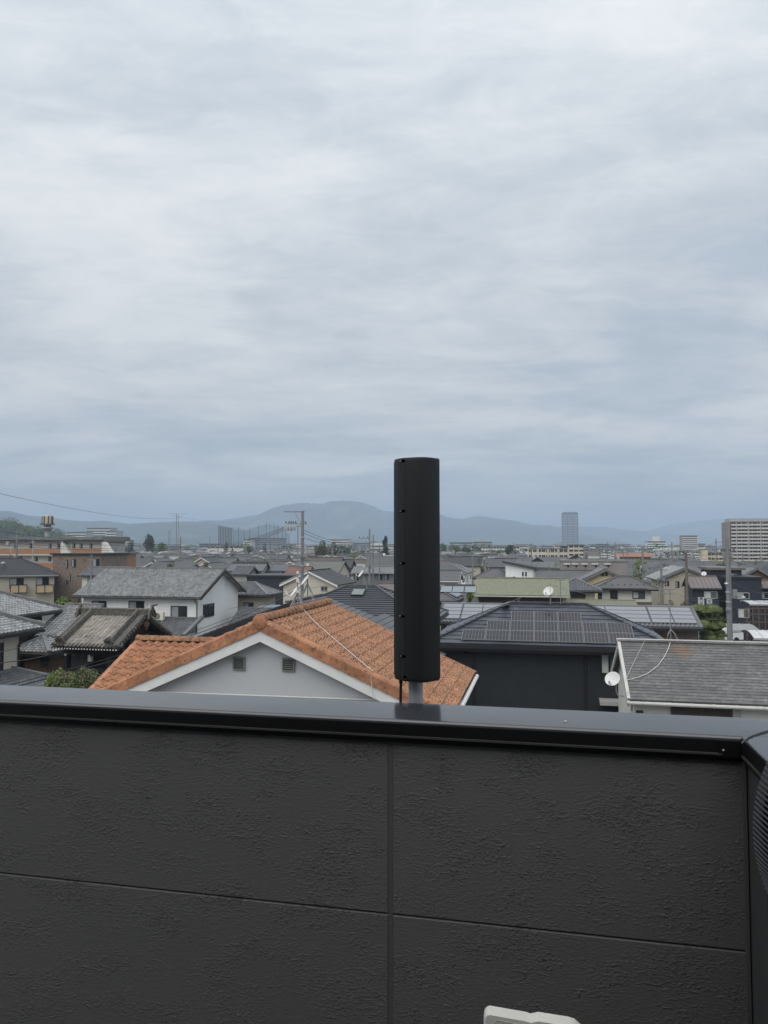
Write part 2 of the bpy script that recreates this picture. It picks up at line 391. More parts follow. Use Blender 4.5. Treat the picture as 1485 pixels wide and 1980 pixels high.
hz = MB(); hz.box(-8500, 8500, -280, 9200, -1, 340)
hm = bpy.data.materials.new('haze_air'); hm.use_nodes = True; ht = hm.node_tree; ht.nodes.clear()
ho = ht.nodes.new('ShaderNodeOutputMaterial'); hv = ht.nodes.new('ShaderNodeVolumePrincipled')
hv.inputs['Color'].default_value = (.545, .685, .865, 1); hv.inputs['Density'].default_value = .00028; hv.inputs['Anisotropy'].default_value = 0.0
ht.links.new(hv.outputs[0], ho.inputs['Volume'])
haze = hz.build('haze', hm, None, kind='stuff')

# ------------------------------------------------------------------ generic Japanese house
HAND = []       # (x left, x right, distance, centre) of every house set by hand
def solve_s(P, x, Ud=U):
    k = (x-CX)/F; return (k*P.y-P.x)/(Ud.x-k*Ud.y)
class House: pass
def house(label, xl, xr, ye, yr, kind='gx', ze=5.8, p=.45, wall=None, roof=None, style='slate', o=.55, og=.4, d=None, wins=(), name='house',
          ridge=None, board=None, gutter=True, th=.12, course=None, hd=None, tw=.27, category='house', group=None, yaw=12.0):
    ya_ = math.radians(yaw); U = Vector((math.cos(ya_), -math.sin(ya_), 0)); V = Vector((math.sin(ya_), math.cos(ya_), 0))
    h = House(); xm = (xl+xr)/2; P = at_z(xm, ye, ze); D = P.y
    s0, s1 = solve_s(P, xl, U), solve_s(P, xr, U); Wt = s1-s0; P = P+U*((s0+s1)/2)
    k = (yr-1057.4)/F
    if kind == 'gy':
        rise = (ye-yr)*D/F; zr = ze+rise; p = rise/(Wt/2); hd = (d or 7)/2+og
        off = og
    else:
        if hd is None: hd = max(1.4, (H-ze-k*D)/(p+k))
        zr = ze+p*hd; off = o
    root = thing(name, label, category, tuple((P+V*off).xy)+(0,), -ya_, group)
    h.root = root; h.D = D; w = Wt-2*(o if kind == 'gy' else og if kind == 'gx' else o); dep = 2*hd-2*off
    h.w, h.d, h.ze, h.zr, h.p, h.hd, h.o, h.og = w, dep, ze, zr, p, hd, o, og
    th_ = th; bbs = None; wall = wall or w_cream; roof = roof or slate_g; ridge = ridge or roof
    wb = MB(); rb = MB(); gb = MB(); bb = MB(); hw = w/2
    if kind == 'gx':
        zt = ze+p*o-th_; zm = zr-th_
        wb.prism([(-hw, 0, 0), (-hw, 0, zt), (-hw, dep/2, zm), (-hw, dep, zt), (-hw, dep, 0)], (w, 0, 0))
        x0, x1 = -Wt/2, Wt/2
        h.front = [Vector((x0, -o, ze)), Vector((x1, -o, ze)), Vector((x1, dep/2, zr)), Vector((x0, dep/2, zr))]
        slope(rb, *h.front, style, 0, th_, tw, course)
        slope(rb, (x1, dep+o, ze), (x0, dep+o, ze), (x0, dep/2, zr), (x1, dep/2, zr), style if style == 'metal' else 'plain', 0, th_)
        gb.bar((x0-.02, dep/2, zr+.05), (x1+.02, dep/2, zr+.05), .28 if style == 'kawara' else .2, .22 if style == 'kawara' else .08)
        bbs = []
        for sx in (x0-.012, x1-.028):
            bb = MB(); bbs.append(bb)
            for (ya, yb) in ((-o, dep/2), (dep+o, dep/2)):
                bb.bar((sx+.02, ya, ze-.13), (sx+.02, yb, zr-.13), .05, .2, 0)
        gut = ((x0, -o-.06, ze-.12), (x1, -o-.06, ze-.12))
    elif kind == 'gy':
        zt = ze+p*o-th_; zm = zr-th_; y0, y1 = -og, dep+og; hx = Wt/2
        wb.prism([(-hw, 0, 0), (hw, 0, 0), (hw, 0, zt), (0, 0, zm), (-hw, 0, zt)], (0, dep, 0))
        h.right = [Vector((hx, y0, ze)), Vector((hx, y1, ze)), Vector((0, y1, zr)), Vector((0, y0, zr))]
        slope(rb, *h.right, style, 0, th_, tw, course)
        h.left = [Vector((-hx, y1, ze)), Vector((-hx, y0, ze)), Vector((0, y0, zr)), Vector((0, y1, zr))]
        slope(rb, *h.left, style, 0, th_, tw, course)
        gb.bar((0, y0-.02, zr+.05), (0, y1+.02, zr+.05), .28 if style == 'kawara' else .2, .2 if style == 'kawara' else .08)
        for sx in (-1, 1): bb.bar((sx*hx, y0-.012, ze-.13), (0, y0-.012, zr-.13), .05, .2, 0)
        gut = ((hx+.05, y0, ze-.12), (hx+.05, y1, ze-.12))
    else:
        x0, x1, y0, y1 = -Wt/2, Wt/2, -o, dep+o; zt = ze+p*o-th_; wb.box(-hw, hw, 0, dep, 0, min(zt, ze+.1))
        if Wt >= 2*hd: ra, rb_ = Vector((x0+hd, dep/2, zr)), Vector((x1-hd, dep/2, zr))
        else:
            zr = h.zr = ze+p*Wt/2; ra, rb_ = Vector((0, y0+Wt/2, zr)), Vector((0, y1-Wt/2, zr))
        A, B, C_, D_ = [Vector(q) for q in ((x0, y0, ze), (x1, y0, ze), (x1, y1, ze), (x0, y1, ze))]
        if Wt >= 2*hd:
            h.front = [A, B, rb_, ra]; h.right = [B, C_, rb_, rb_]; h.left = [D_, A, ra, ra]; back = [C_, D_, ra, rb_]
        else:
            h.front = [A, B, ra, ra]; h.right = [B, C_, rb_, ra]; h.left = [D_, A, ra, rb_]; back = [C_, D_, rb_, rb_]
        for q in (h.front, h.right, h.left): slope(rb, *q, style, 0, th_, tw, course)
        slope(rb, *back, 'plain', 0, th_)
        rw, rh = (.24, .2) if style == 'kawara' else (.16, .08)
        if (ra-rb_).length > .05: gb.bar(ra+Z*.06, rb_+Z*.06, rw, rh)
        hips = ((A, ra), (B, rb_), (C_, rb_), (D_, ra)) if Wt >= 2*hd else ((A, ra), (B, ra), (C_, rb_), (D_, rb_))
        for a, b in hips: gb.bar(a+Z*.05, b+Z*.06, rw, rh)
        for a, b in ((A, B), (B, C_), (D_, A)): bb.bar(a+Z*-.17, b+Z*-.17, .06, .14)
        gut = (A+Vector((0, -.06, -.1)), B+Vector((0, -.06, -.1)))
    h.wall = wb.build('wall', wall, root); h.roof = rb.build('roof', roof, root); gb.build('ridge', ridge, h.roof)
    for q_ in (bbs or [bb]): q_.build('bargeboard' if kind != 'hip' else 'fascia', board or trim_gry, root)
    if gutter: MB().tube(gut, .06, 6).build('gutter', board or trim_gry, root)
    offs = {'f': -.003, 'r': hw+.003, 'l': -hw-.003}
    for wn in wins:
        fc, x, y, pw, ph_ = wn[:5]; window_at(root, fc, offs[fc], x, y, pw, ph_, wn[5] if len(wn) > 5 else 'blk_mixed')
    cen = P+V*hd; h.cen = cen; HAND.append((xl-4, xr+4, D, cen, max(w, dep)*.6))
    return h
def part_box(h, name, mat, face_px, z0, z1, y0, y1):
    """a box on the front of a house between two photo columns"""
    (xa, xb, y) = face_px; a, _ = face_hit(h.root, 'f', xa, y, 0); b, _ = face_hit(h.root, 'f', xb, y, 0)
    return MB().box(a.x, b.x, y0, y1, z0, z1).build(name, mat, h.root)

# =============================================================== LEFT SIDE HOUSES
GX = 'gx'
# white house with the long tiled roof
wh = house('white plastered house with a long grey tiled roof and air conditioners outside', 143, 390, 1153.5, 1100, 'gx', 6.1, .45, w_white, kawara, 'kawara', o=.6, og=.55, ridge=kawara_r, board=wood_dk,
    wins=[('f', 192, 1172, 31, 20, 'blk_mixed'), ('f', 264, 1172, 33, 20, 'blk_mixed'), ('f', 346, 1183.5, 34, 24, 'blk_mixed'), ('r', 403, 1180, 21, 25, 'blk_glass')])
p_, t_ = face_hit(wh.root, 'r', 437, 1127, wh.w/2)
MB().box(wh.w/2, wh.w/2+.06, p_.y-.14, p_.y+.14, p_.z-.25, p_.z+.25).build('vent', trim_wht, wh.root)
MB().tube([(wh.w/2-.05, -.6, 6.0), (wh.w/2-.05, -.06, 5.6), (wh.w/2-.05, -.06, 3.0)], .04, 6).build('downpipe', trim_blk, wh.root)
for i, px in enumerate((283.5, 294)):
    q, t_ = face_hit(wh.root, 'f', px, 1176, 0); MB().box(q.x-.06, q.x+.06, -.08, 0, q.z-.45, q.z+.4).build('pipe_cover', trim_wht, wh.root)
# its lean-to roof in front, with the two condensers standing on it
lb = MB(); xa = face_hit(wh.root, 'f', 262, 1200, -2.2)[0].x; xb = wh.w/2-.1
slope(lb, (xa-1, -3.0, 3.35), (xb+.5, -3.0, 3.35), (xb+.5, 0, 4.45), (xa-1, 0, 4.45), 'kawara', 0, .1)
lr = lb.build('lean_to_roof', kawara_d, wh.root); lr2 = MB(); lr2.bar((xb+.5, -3.05, 3.45), (xb+.5, .05, 4.57), .26, .22); lr2.bar((xa-1, -.1, 4.47), (xb+.5, -.1, 4.47), .25, .14)
lr2.tube([(xb+.5, -3.2, 3.45), (xb+.5, -3.1, 3.5)], .17, 10); lr2.build('ridge', kawara_r, lr)
MB().box(xa-1, xb+.2, -2.6, -.01, 0, 3.3).build('lean_to_wall', w_white, wh.root)
def condenser(pos, label):
    r = thing('air_conditioner', label, 'air conditioner', pos, -YAW, 'condensers beside the white house')
    b = MB().box(-.39, .39, -.28, 0, .18, .78); b.build('casing', plast_c, r)
    f = MB(); f.lathe([(.0, .0), (.24, .0), (.245, .012), (.24, .02)], 20, Matrix.Translation((-.1, -.285, .48)) @ Matrix.Rotation(math.pi/2, 4, 'X')); f.build('fan_grille', w_dkgrey, r)
    gu = MB()
    for k in range(1, 5): gu.tube([(-.1+.05*k*math.cos(a*math.pi/9), -.305, .48+.05*k*math.sin(a*math.pi/9)) for a in range(19)], .006, 4, cap=False)
    gu.build('guard', plast_c, r)
    for sx in (-.3, .3): MB().box(sx-.03, sx+.03, -.3, .02, 0, .18).build('foot', trim_gry, r)
for px, lab in ((288, 'white air conditioner condenser nearer the temple roof'), (309, 'white air conditioner condenser nearer the balcony window')):
    q, _ = face_hit(wh.root, 'f', px, 1193, -.75); condenser(loc2w(wh.root, (q.x, -.7, 4.16)), lab)
# small awning low on the gable side
q, _ = face_hit(wh.root, 'r', 420, 1226, wh.w/2)
aw = MB(); aw.face([(wh.w/2, q.y-1.6, q.z+.25), (wh.w/2, q.y+2.2, q.z+.25), (wh.w/2+.9, q.y+2.2, q.z), (wh.w/2+.9, q.y-1.6, q.z)])
for k in range(9): aw.bar((wh.w/2, q.y-1.6+k*.47, q.z+.27), (wh.w/2+.9, q.y-1.6+k*.47, q.z+.02), .03, .04)
aw.build('awning', trim_blk, wh.root)

house('small tiled house tucked behind the left end of the white house', 152, 236, 1113, 1096.5, 'gx', 5.6, .45, w_ivory, kawara_d, 'kawara', wins=[('f', 176, 1122, 14, 10)], board=trim_blk)
# beige block of flats with charcoal roof
a3 = house('beige house with charcoal slate roof and two box balconies', -90, 115, 1112.5, 1079.5, 'hip', 5.6, .45, w_beige, slate_d, 'slate', o=.6, board=trim_gry, yaw=-24,
    wins=[('f', 32, 1127, 25, 19, 'blk_mixed'), ('f', 82, 1125.5, 23, 19, 'blk_mixed'), ('f', -30, 1127, 25, 19, 'blk_mixed')])
for (xa, xb) in ((20, 52), (70, 103)):
    a, _ = face_hit(a3.root, 'f', xa, 1140, -.9); b, _ = face_hit(a3.root, 'f', xb, 1140, -.9); z1 = a.z+.75; z0 = a.z-.6
    bal = MB(); bal.box(a.x, b.x, -.9, -.86, z0+.12, z1-.1); bal.box(a.x, a.x+.04, -.86, 0, z0+.12, z1-.1); bal.box(b.x-.04, b.x, -.86, 0, z0+.12, z1-.1); bo = bal.build('balcony', w_tan, a3.root)
    ra = MB(); m_ = (a.x+b.x)/2
    for xx in (a.x, m_, b.x): ra.box(xx-.05, xx+.05, -.96, -.85, z0-.1, z1)
    ra.box(a.x, b.x, -.96, -.84, z0, z0+.12); ra.box(a.x, b.x, -.96, -.84, z1-.1, z1); ra.build('railing', trim_blk, bo)
vb = MB(); q, _ = face_hit(a3.root, 'f', 6, 1092, 1.5); vb.lathe([(0.0, .5), (.28, .42), (.4, .2), (.3, 0), (.2, -.3)], 12, Matrix.Translation((q.x, 1.5, q.z))); vb.build('roof_ventilator', steel_m, a3.root)

# flat roofed buildings: brick block and the orange balconied apartments
def block(label, xl, xr, yt, D, depth, wall, name='building', category='building', roofm=None, par=.25, yaw=True, group=None, z0=0):
    P = at_d((xl+xr)/2, yt, D); s0, s1 = solve_s(P, xl), solve_s(P, xr); w = s1-s0; P = P+U*((s0+s1)/2)
    r = thing(name, label, category, (P.x, P.y, z0), -YAW, group); zt = P.z-z0; h = House(); h.root = r; h.w = w; h.d = depth; h.zt = zt; h.D = D
    MB().box(-w/2, w/2, 0, depth, 0, zt).build('wall', wall, r)
    if par: MB().box(-w/2-par, w/2+par, -par, depth+par, zt, zt+.28).build('roof', roofm or w_concd, r)
    HAND.append((xl-3, xr+3, D, P+V*depth/2, max(w, depth)*.6)); return h
br = block('brown brick house with black flat roof edge', 103, 196, 1073, 124, 8, w_brick, 'brick_house', 'house', trim_blk, .3)
for (x, y, w_, h_) in ((129, 1091, 6, 15), (143, 1089, 9, 15), (186, 1088, 15, 15), (128, 1126, 7, 7), (135, 1118, 4, 14), (163, 1083, 3, 4)):
    window_at(br.root, 'f', -.003, x, y, w_, h_, 'blk_mixed')
ap = block('long pale apartment building with orange balcony panels', -60, 197, 1046.5, 158, 9, w_ivory, 'apartment_building', 'apartment', w_concd, 1.3)
MB().box(-ap.w/2-1.2, ap.w/2+1.2, -1.6, 9, ap.zt+.28, ap.zt+.9).build('roof_edge', w_concd, ap.root)
for (xa, xb) in ((-50, 18), (21, 115), (138, 195)):
    a, _ = face_hit(ap.root, 'f', xa, 1066, -1.4); b, _ = face_hit(ap.root, 'f', xb, 1066, -1.4)
    for dz in (0, -3.0): MB().box(a.x, b.x, -1.4, -1.3, a.z-.62+dz, a.z+.6+dz).build('balcony', w_orange, ap.root)
    for dz in (0, -3.0): MB().box(a.x, b.x, -1.42, 0, a.z-.85+dz, a.z-.64+dz).build('balcony_floor', w_ivory, ap.root)
for xx in (118, 197):
    a, _ = face_hit(ap.root, 'f', xx, 1066, -1.4); q = MB(); q.prism([(a.x, -1.45, 0), (a.x+2.6, -1.45, 0), (a.x+2.6, -1.45, a.z-1), (a.x+.3, -1.45, a.z+2), (a.x, -1.45, a.z+2)], (0, 1.44, 0)); q.build('partition', w_ivory, ap.root)
for x in (60, 97, 113, 143, 157, 176, 30): window_at(ap.root, 'f', -.003, x, 1055.5, 6, 9, 'bronze_mixed')
for x in (96, 40, 70): window_at(ap.root, 'f', -.003, x, 1081, 7, 9, 'bronze_mixed')
st = block('stepped orange and grey annex at the end of the apartments', 205, 228, 1071, 150, 7, w_orange, 'annex', 'building', w_concd, .4)
for k in range(3): MB().box(-st.w/2-.1, st.w/2+.3, -.5, -.02, st.zt-1.6-k*2.0, st.zt-1.4-k*2.0).build('ledge', w_brown, st.root)

# A2: hipped roof seen from its right side, A1: nearest house at the left edge
def side_hip(label, xc, yc, ze, L, Wd, p, wall, roof, style, o, wins=(), board=None, tw=.27, name='house'):
    """hip-roofed house fixed by the photo place of its far right eave corner; its right side faces us"""
    Pc = at_z(xc, yc, ze); P = Pc-V*(L-o)-U*(Wd/2); h = House()
    r = thing(name, label, 'house', (P.x, P.y, 0), -YAW); h.root = r; w = Wd-2*o; d = L-2*o; h.w, h.d = w, d
    x0, x1, y0, y1 = -Wd/2, Wd/2, -o, d+o; hdv = min(Wd, L)/2; zr = ze+p*hdv; rb = MB(); gb = MB(); fb = MB()
    A, B, C_, D_ = [Vector(q) for q in ((x0, y0, ze), (x1, y0, ze), (x1, y1, ze), (x0, y1, ze))]
    ra, rc = Vector((0, y0+hdv, zr)), Vector((0, y1-hdv, zr))
    for q in ([A, B, ra, ra], [B, C_, rc, ra], [C_, D_, rc, rc], [D_, A, ra, rc]): slope(rb, *q, style, 0, .1, tw)
    for a, b in ((A, ra), (B, ra), (C_, rc), (D_, rc), (ra, rc)):
        gb.bar(a+Z*.08, b+Z*.08, .26, .2); gb.tube([a+Z*.2, b+Z*.2], .075, 6)
    for a, b in ((A, B), (B, C_), (C_, D_)): fb.bar(a+Z*-.16, b+Z*-.16, .08, .14)
    for xx, yy in ((x1, y1), (x1, y0)): gb.tube([(xx-.25, yy-.25 if yy > 0 else yy+.25, ze+.28), (xx+.02, yy+.02 if yy > 0 else yy-.02, ze+.17)], .13, 8)
    MB().box(-w/2, w/2, 0, d, 0, ze+.1).build('wall', wall, r); ro = rb.build('roof', roof, r); gb.build('ridge', kawara_r, ro); fb.build('fascia', board or trim_blk, r)
    for wn in wins: window_at(r, wn[0], {'f': -.003, 'r': w/2+.003}[wn[0]], *wn[1:5], kind=wn[5])
    HAND.append((-300, xc, Pc.y, P, 6)); return h
a2 = side_hip('old house under a broad grey tiled hip roof behind the left edge', 121, 1179, 5.7, 13, 14, .46, wood_dk, kawara, 'kawara', .9)
a1 = side_hip('near beige house with tiled hip roof cut by the left edge', 86, 1213, 5.8, 10, 9, .46, w_cream, kawara, 'kawara', .85, wins=[('r', 1, 1270, 9, 54, 'bronze_glass')])
x1 = a1.w/2
MB().tube([(x1+.75, a1.d+.5, 5.65), (x1+.5, a1.d+.2, 5.3), (x1+.06, a1.d-.05, 5.0), (x1+.06, a1.d-.05, 1)], .05, 6).build('downpipe', trim_blk, a1.root)
pj = MB()
for k in range(1, 8): pj.box(x1-.001, x1+.012, a1.d-k*1.1, a1.d-k*1.1+.02, 2.5, 5.6)
pj.build('joint', trim_gry, a1.root)
# low tiled roof at its foot
lo_ = MB(); slope(lo_, (x1+2.1, -1, 2.85), (x1+2.1, a1.d+1.2, 2.85), (x1, a1.d-.4, 3.75), (x1, -1, 3.75), 'kawara', 0, .1)
lo1 = lo_.build('lower_roof', kawara_d, a1.root); q = MB(); q.bar((x1+2.1, a1.d+1.2, 2.97), (x1-.2, a1.d-.5, 3.92), .26, .22); q.bar((x1+.1, -1, 3.8), (x1+.1, a1.d-.4, 3.8), .22, .16)
q.build('ridge', kawara_r, lo1)
lo_ = MB(); slope(lo_, (x1, a1.d+3.1, 2.85), (x1-4, a1.d+3.1, 2.85), (x1-4, a1.d-.2, 3.8), (x1, a1.d-.2, 3.8), 'kawara', 0, .1); lo_.build('lower_roof', kawara_d, a1.root)
MB().box(x1-3, x1+1.5, .2, a1.d+.8, 0, 2.84).build('lower_wall', w_brown, a1.root)

# temple annex roofs
an = house('long tiled hall beside the temple gate', 66, 142, 1231, 1170, 'gx', 4.2, .5, wood_dk, kawara, 'kawara', o=.8, og=.5, ridge=kawara_r, board=dark)
HAND.pop()
house('low tiled side building with dark shutters left of the temple gate', 20, 100, 1261, 1228, 'hip', 3.5, .48, wood_br, kawara, 'kawara', o=.7, ridge=kawara_r, board=wood_dk, wins=[('f', 88, 1278, 20, 26, 'bronze_shut')])
# =============================================================== TEMPLE GATE with individually laid tiles
def piece(name, me, parent, M4):
    o = bpy.data.objects.new(name, me); COL.objects.link(o); o.parent = parent; o.matrix_local = M4; return o
def frame(A, Ud, Vd, Nn, s, t, h=0.0, tilt=0.0):
    m = Matrix((Ud, Vd, Nn)).transposed().to_4x4(); m.translation = A+Ud*s+Vd*t+Nn*h
    return m @ Matrix.Rotation(tilt, 4, 'X')
def slope_axes(q):
    A, B, C, D = q; Ud = (B-A).normalized(); Nn = (B-A).cross(C-A).normalized(); return A, Ud, Nn.cross(Ud), Nn
def lay(root, q, me, tw, cs, tname, tilt, cands, lift=.02, stagger=.5, clip=.25, jit=.004, mirror=False):
    """collect tile places over a sloping quad, course by course"""
    A, Ud, Vd, Nn = slope_axes(q); T = (q[3]-A).dot(Vd); sL1 = (q[3]-A).dot(Ud); sR0 = (q[1]-A).dot(Ud); sR1 = (q[2]-A).dot(Ud)
    n = round(T/cs); cs = T/n
    for j in range(n):
        t = j*cs; tm = t+cs*.5; l, r = sL1*tm/T, sR0+(sR1-sR0)*tm/T
        k0 = math.floor(min(0, sL1)/tw)-1; off = (j % 2)*stagger*tw
        for k in range(k0, int(max(sR0, sR1)/tw)+2):
            s = k*tw+off; c = s+tw/2
            if c < l-tw*clip or c > r+tw*clip: continue
            s2 = min(max(s, l-.02), max(l, r-tw+.02))
            m = frame(A, Ud, Vd, Nn, s2+rnd.uniform(-jit, jit), t+rnd.uniform(-jit, jit), lift+rnd.uniform(0, jit), tilt)
            cands.append((m, me, tname))
def place_tiles(root, cands, limit, parent, mats, sname):
    """the tiles that show largest in the photo become parts; whatever is past the limit is joined into one"""
    sc_ = []
    base = Matrix.Translation(root.location) @ Matrix.Rotation(root.rotation_euler.z, 4, 'Z')
    for c in cands:
        p = (base @ c[0]).translation; n = (base.to_3x3() @ c[0].to_3x3() @ Vector((0, 0, 1))); v = EYE-p; x, y, d = proj(p)
        face = n.dot(v.normalized()); vis = face > 0 and -20 < x < 1505 and y < 1400
        sc_.append((-(face/d**2) if vis else 1, c))
    sc_.sort(key=lambda a: a[0]); rest = MB()
    for i, (s, c) in enumerate(sc_):
        if i < limit and s < 0: piece(c[2], c[1], parent, c[0])
        else:
            b = len(rest.v); rest.v += [tuple(c[0] @ v.co) for v in c[1].vertices]
            for pl in c[1].polygons: rest.f.append(tuple(b+k for k in pl.vertices)); rest.m.append(0); rest.sm.append(True)
    if rest.v: rest.build(sname, mats, parent, kind='stuff')
def wave_tile(name, w, L_, prof, mat, lip=.03):
    mb = MB(); n = len(prof)
    for (x, h) in prof: mb.v += [(x*w, 0, h-lip), (x*w, 0, h), (x*w, L_, h)]
    for i in range(n-1):
        q = 3*i; mb.f += [(q, q+3, q+4, q+1), (q+1, q+4, q+5, q+2)]; mb.m += [0, 0]; mb.sm += [False, True]
    return mb.mesh(name, [mat])
sang = [(0, .012), (.2, .0), (.42, .004), (.62, .032), (.78, .05), (.92, .042), (1.02, .014)]

P0 = at_z(163.5, 1251, 4.4); tr = thing('temple_gate', 'small old temple gate with ornate brownish tiled gable roof and dark timbers', 'temple', (P0.x, P0.y+.0, 0), -YAW)
tw_, hdv, pz = 4.05, 3.05, .50; zE = 4.4; zR = zE+pz*hdv; hx = tw_/2
HAND.append((96, 312, P0.y-2, P0+V*3, 4))
fr = [Vector((-hx, 0, zE)), Vector((hx, 0, zE)), Vector((hx, hdv, zR)), Vector((-hx, hdv, zR))]
bk = [Vector((hx, 2*hdv, zE)), Vector((-hx, 2*hdv, zE)), Vector((-hx, hdv, zR)), Vector((hx, hdv, zR))]
sl = MB(); slope(sl, *fr, 'plain', 0, .16); slope(sl, *bk, 'plain', 0, .16); tro = sl.build('roof', wood_dk, tr)
tm = wave_tile('roof_tile', .262, .36, [(x, h*1.4) for x, h in sang], templet, .06); cands = []
lay(tr, fr, tm, .253, .258, 'roof_tile', math.radians(-5), cands, stagger=0.0, lift=.05)
place_tiles(tr, cands, 300, tro, templet, 'roof_tiles')
cands = []; lay(tr, bk, tm, .253, .258, 'roof_tile', math.radians(-5), cands, stagger=0.0, lift=.05); place_tiles(tr, cands, 0, tro, templet, 'back_tiles')
# main ridge: stacked flat tiles under a round cap, horned end tiles
rg = MB()
for k, (w_, h_) in enumerate(((.46, .10), (.36, .08), (.32, .08))):
    rg.box(-hx-.18-.02*k, hx+.18+.02*k, hdv-w_/2, hdv+w_/2, zR+.02+k*.085, zR+.1+k*.085)
rg.tube([(-hx-.3, hdv, zR+.33), (hx+.3, hdv, zR+.33)], .095, 10)
rg.build('ridge', templer, tro)
ge = MB()
for sx in (-1, 1):
    e = sx*(hx+.3)
    ge.prism([(e, hdv-.42, zR-.18), (e, hdv-.34, zR+.22), (e, hdv-.16, zR+.42), (e, hdv, zR+.62), (e, hdv+.16, zR+.42), (e, hdv+.34, zR+.22), (e, hdv+.42, zR-.18), (e, hdv+.2, zR-.05), (e, hdv-.2, zR-.05)], (sx*.12, 0, 0))
    ge.tube([(e, hdv, zR+.55), (e+sx*.25, hdv, zR+.62), (e+sx*.42, hdv, zR+.66)], .07, 8, r2=.05)
    for k in range(7): ge.lathe([(.0, .0), (.07, .01), (.075, .05), (.05, .07)], 8, Matrix.Translation((e+sx*.1, hdv-.36+.12*k, zR+.05+.12*((k*5) % 3))) @ Matrix.Rotation(sx*math.pi/2, 4, 'Y'))
ge.build('ridge_end_tile', templer, tro)
# descending ridges and verge rolls
dr = MB(); vg = MB()
def along(x, f): return Vector((x, hdv*f, zE+(zR-zE)*f))
nrm = Vector((0, -pz, 1)).normalized()
for sx in (-1, 1):
    xx = sx*1.52; dr = MB()
    for k, (w_, h_) in enumerate(((.34, .09), (.26, .08), (.22, .08))):
        dr.bar(along(xx, .04)+nrm*(.08+k*.085), along(xx, .97)+nrm*(.08+k*.085), w_, h_, up=nrm)
    dr.tube([along(xx, .02)+nrm*.33, along(xx, .98)+nrm*.33], .085, 8)
    e = along(xx, .02)+nrm*.2; dr.prism([e+Vector((-.2, -.04, -.16)), e+Vector((.2, -.04, -.16)), e+Vector((.24, -.04, .1)), e+Vector((.1, -.04, .3)), e+Vector((0, -.04, .42)), e+Vector((-.1, -.04, .3)), e+Vector((-.24, -.04, .1))], (0, .12, 0))
    for k in range(5): dr.tube([e+Vector((-.16+.08*k, -.1, .05+.06*(k % 2))), e+Vector((-.18+.09*k, -.22, .25+.07*(k % 3)))], .04, 5)
    dr.build('descending_ridge', templer, tro)
    for b_ in (0, 1):
        for k in range(3 if b_ == 0 else 2):
            off = sx*(hx-.02-.12*k); f0 = along(off, 0) if b_ == 0 else Vector((off, 2*hdv, zE)); f1 = along(off, 1) if b_ == 0 else Vector((off, hdv, zR))
            nn = nrm if b_ == 0 else Vector((0, pz, 1)).normalized(); vg.tube([f0+nn*(.09+.03*(k == 0)), f1+nn*(.09+.03*(k == 0))], .075, 8)
        for k in range(13):
            f_ = (k+.5)/13; c = along(sx*hx, f_) if b_ == 0 else Vector((sx*hx, 2*hdv-hdv*f_, zE+(zR-zE)*f_))
            vg.tube([c+Vector((-sx*.1, 0, .04)), c+Vector((sx*.12, 0, .02))], .085, 8)
vg.build('verge_tiles', templer, tro, kind='stuff')
# eave tiles' round ends, rafters with pale tips
ee = MB(); rf = MB(); tip = MB()
for k in range(17):
    x = -hx+.06+k*.253; ee.tube([(x+.18, -.03, zE+.07), (x+.18, .15, zE+.15)], .06, 8)
for k in range(23):
    x = -hx+.08+k*.178; rf.bar((x, -.02, zE-.12), (x, 1.4, zE-.14+1.42*pz), .07, .09); tip.box(x-.036, x+.036, -.04, -.022, zE-.155, zE-.085)
ee.build('eave_tiles', templer, tro, kind='stuff'); rf.build('rafters', dark, tr, kind='stuff'); tip.build('rafter_tips', trim_wht, tr, kind='stuff')
# gable board, carved pendant and bracket, reddish panel
gb_ = MB()
for sx in (-1, 1):
    for s_ in (-1, 1): gb_.bar((sx*(hx-.06), hdv+s_*hdv, zE-.12), (sx*(hx-.06), hdv, zR-.16), .09, .26, up=(1, 0, 0))
gb_.build('bargeboard', wood_dk, tr)
cv = MB(); ex = hx-.02
for k, (y_, z_, r_) in enumerate(((0, -.42, .16), (-.16, -.55, .13), (.16, -.55, .13), (0, -.66, .12), (0, -.82, .07), (-.26, -.5, .08), (.26, -.5, .08))):
    cv.lathe([(0, .0), (r_*.8, .0), (r_, .04), (r_*.8, .08), (0, .09)], 12, Matrix.Translation((ex, hdv+y_, zR+z_)) @ Matrix.Rotation(math.pi/2, 4, 'Y'))
cv.build('pendant_carving', wood_br, tr)
MB().prism([(hx-.75, hdv-2.1, zE+.25), (hx-.75, hdv+2.1, zE+.25), (hx-.75, hdv, zR-.3)], (-.08, 0, 0)).build('gable_panel', M('wood_vermilion', (.10, .03, .02), .7, .2, 4), tr)
MB().bar((hx-.6, hdv-2.2, zE+.2), (hx-.6, hdv+2.2, zE+.2), .22, .3).build('tie_beam', wood_dk, tr)
# body
for x in (-1.75, -.35, 1.0, 1.75):
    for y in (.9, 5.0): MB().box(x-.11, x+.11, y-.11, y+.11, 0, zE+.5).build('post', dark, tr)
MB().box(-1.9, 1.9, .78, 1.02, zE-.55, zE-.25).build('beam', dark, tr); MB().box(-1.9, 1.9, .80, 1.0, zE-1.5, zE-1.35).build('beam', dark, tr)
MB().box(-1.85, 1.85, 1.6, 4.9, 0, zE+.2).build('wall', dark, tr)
lt = MB(); lx0, lx1, lz0, lz1 = -1.45, -.55, zE-1.6, zE-.6; lt.box(lx0, lx1, .95, .97, lz0, lz1, 1)
for k in range(12): lt.box(lx0+k*.08, lx0+k*.08+.03, .90, .93, lz0, lz1)
for k in range(13): lt.box(lx0, lx1, .93, .95, lz0+k*.08, lz0+k*.08+.03)
lt.build('lattice', [M('lattice_wood', (.075, .075, .085), .7, .1, 3), dark], tr)
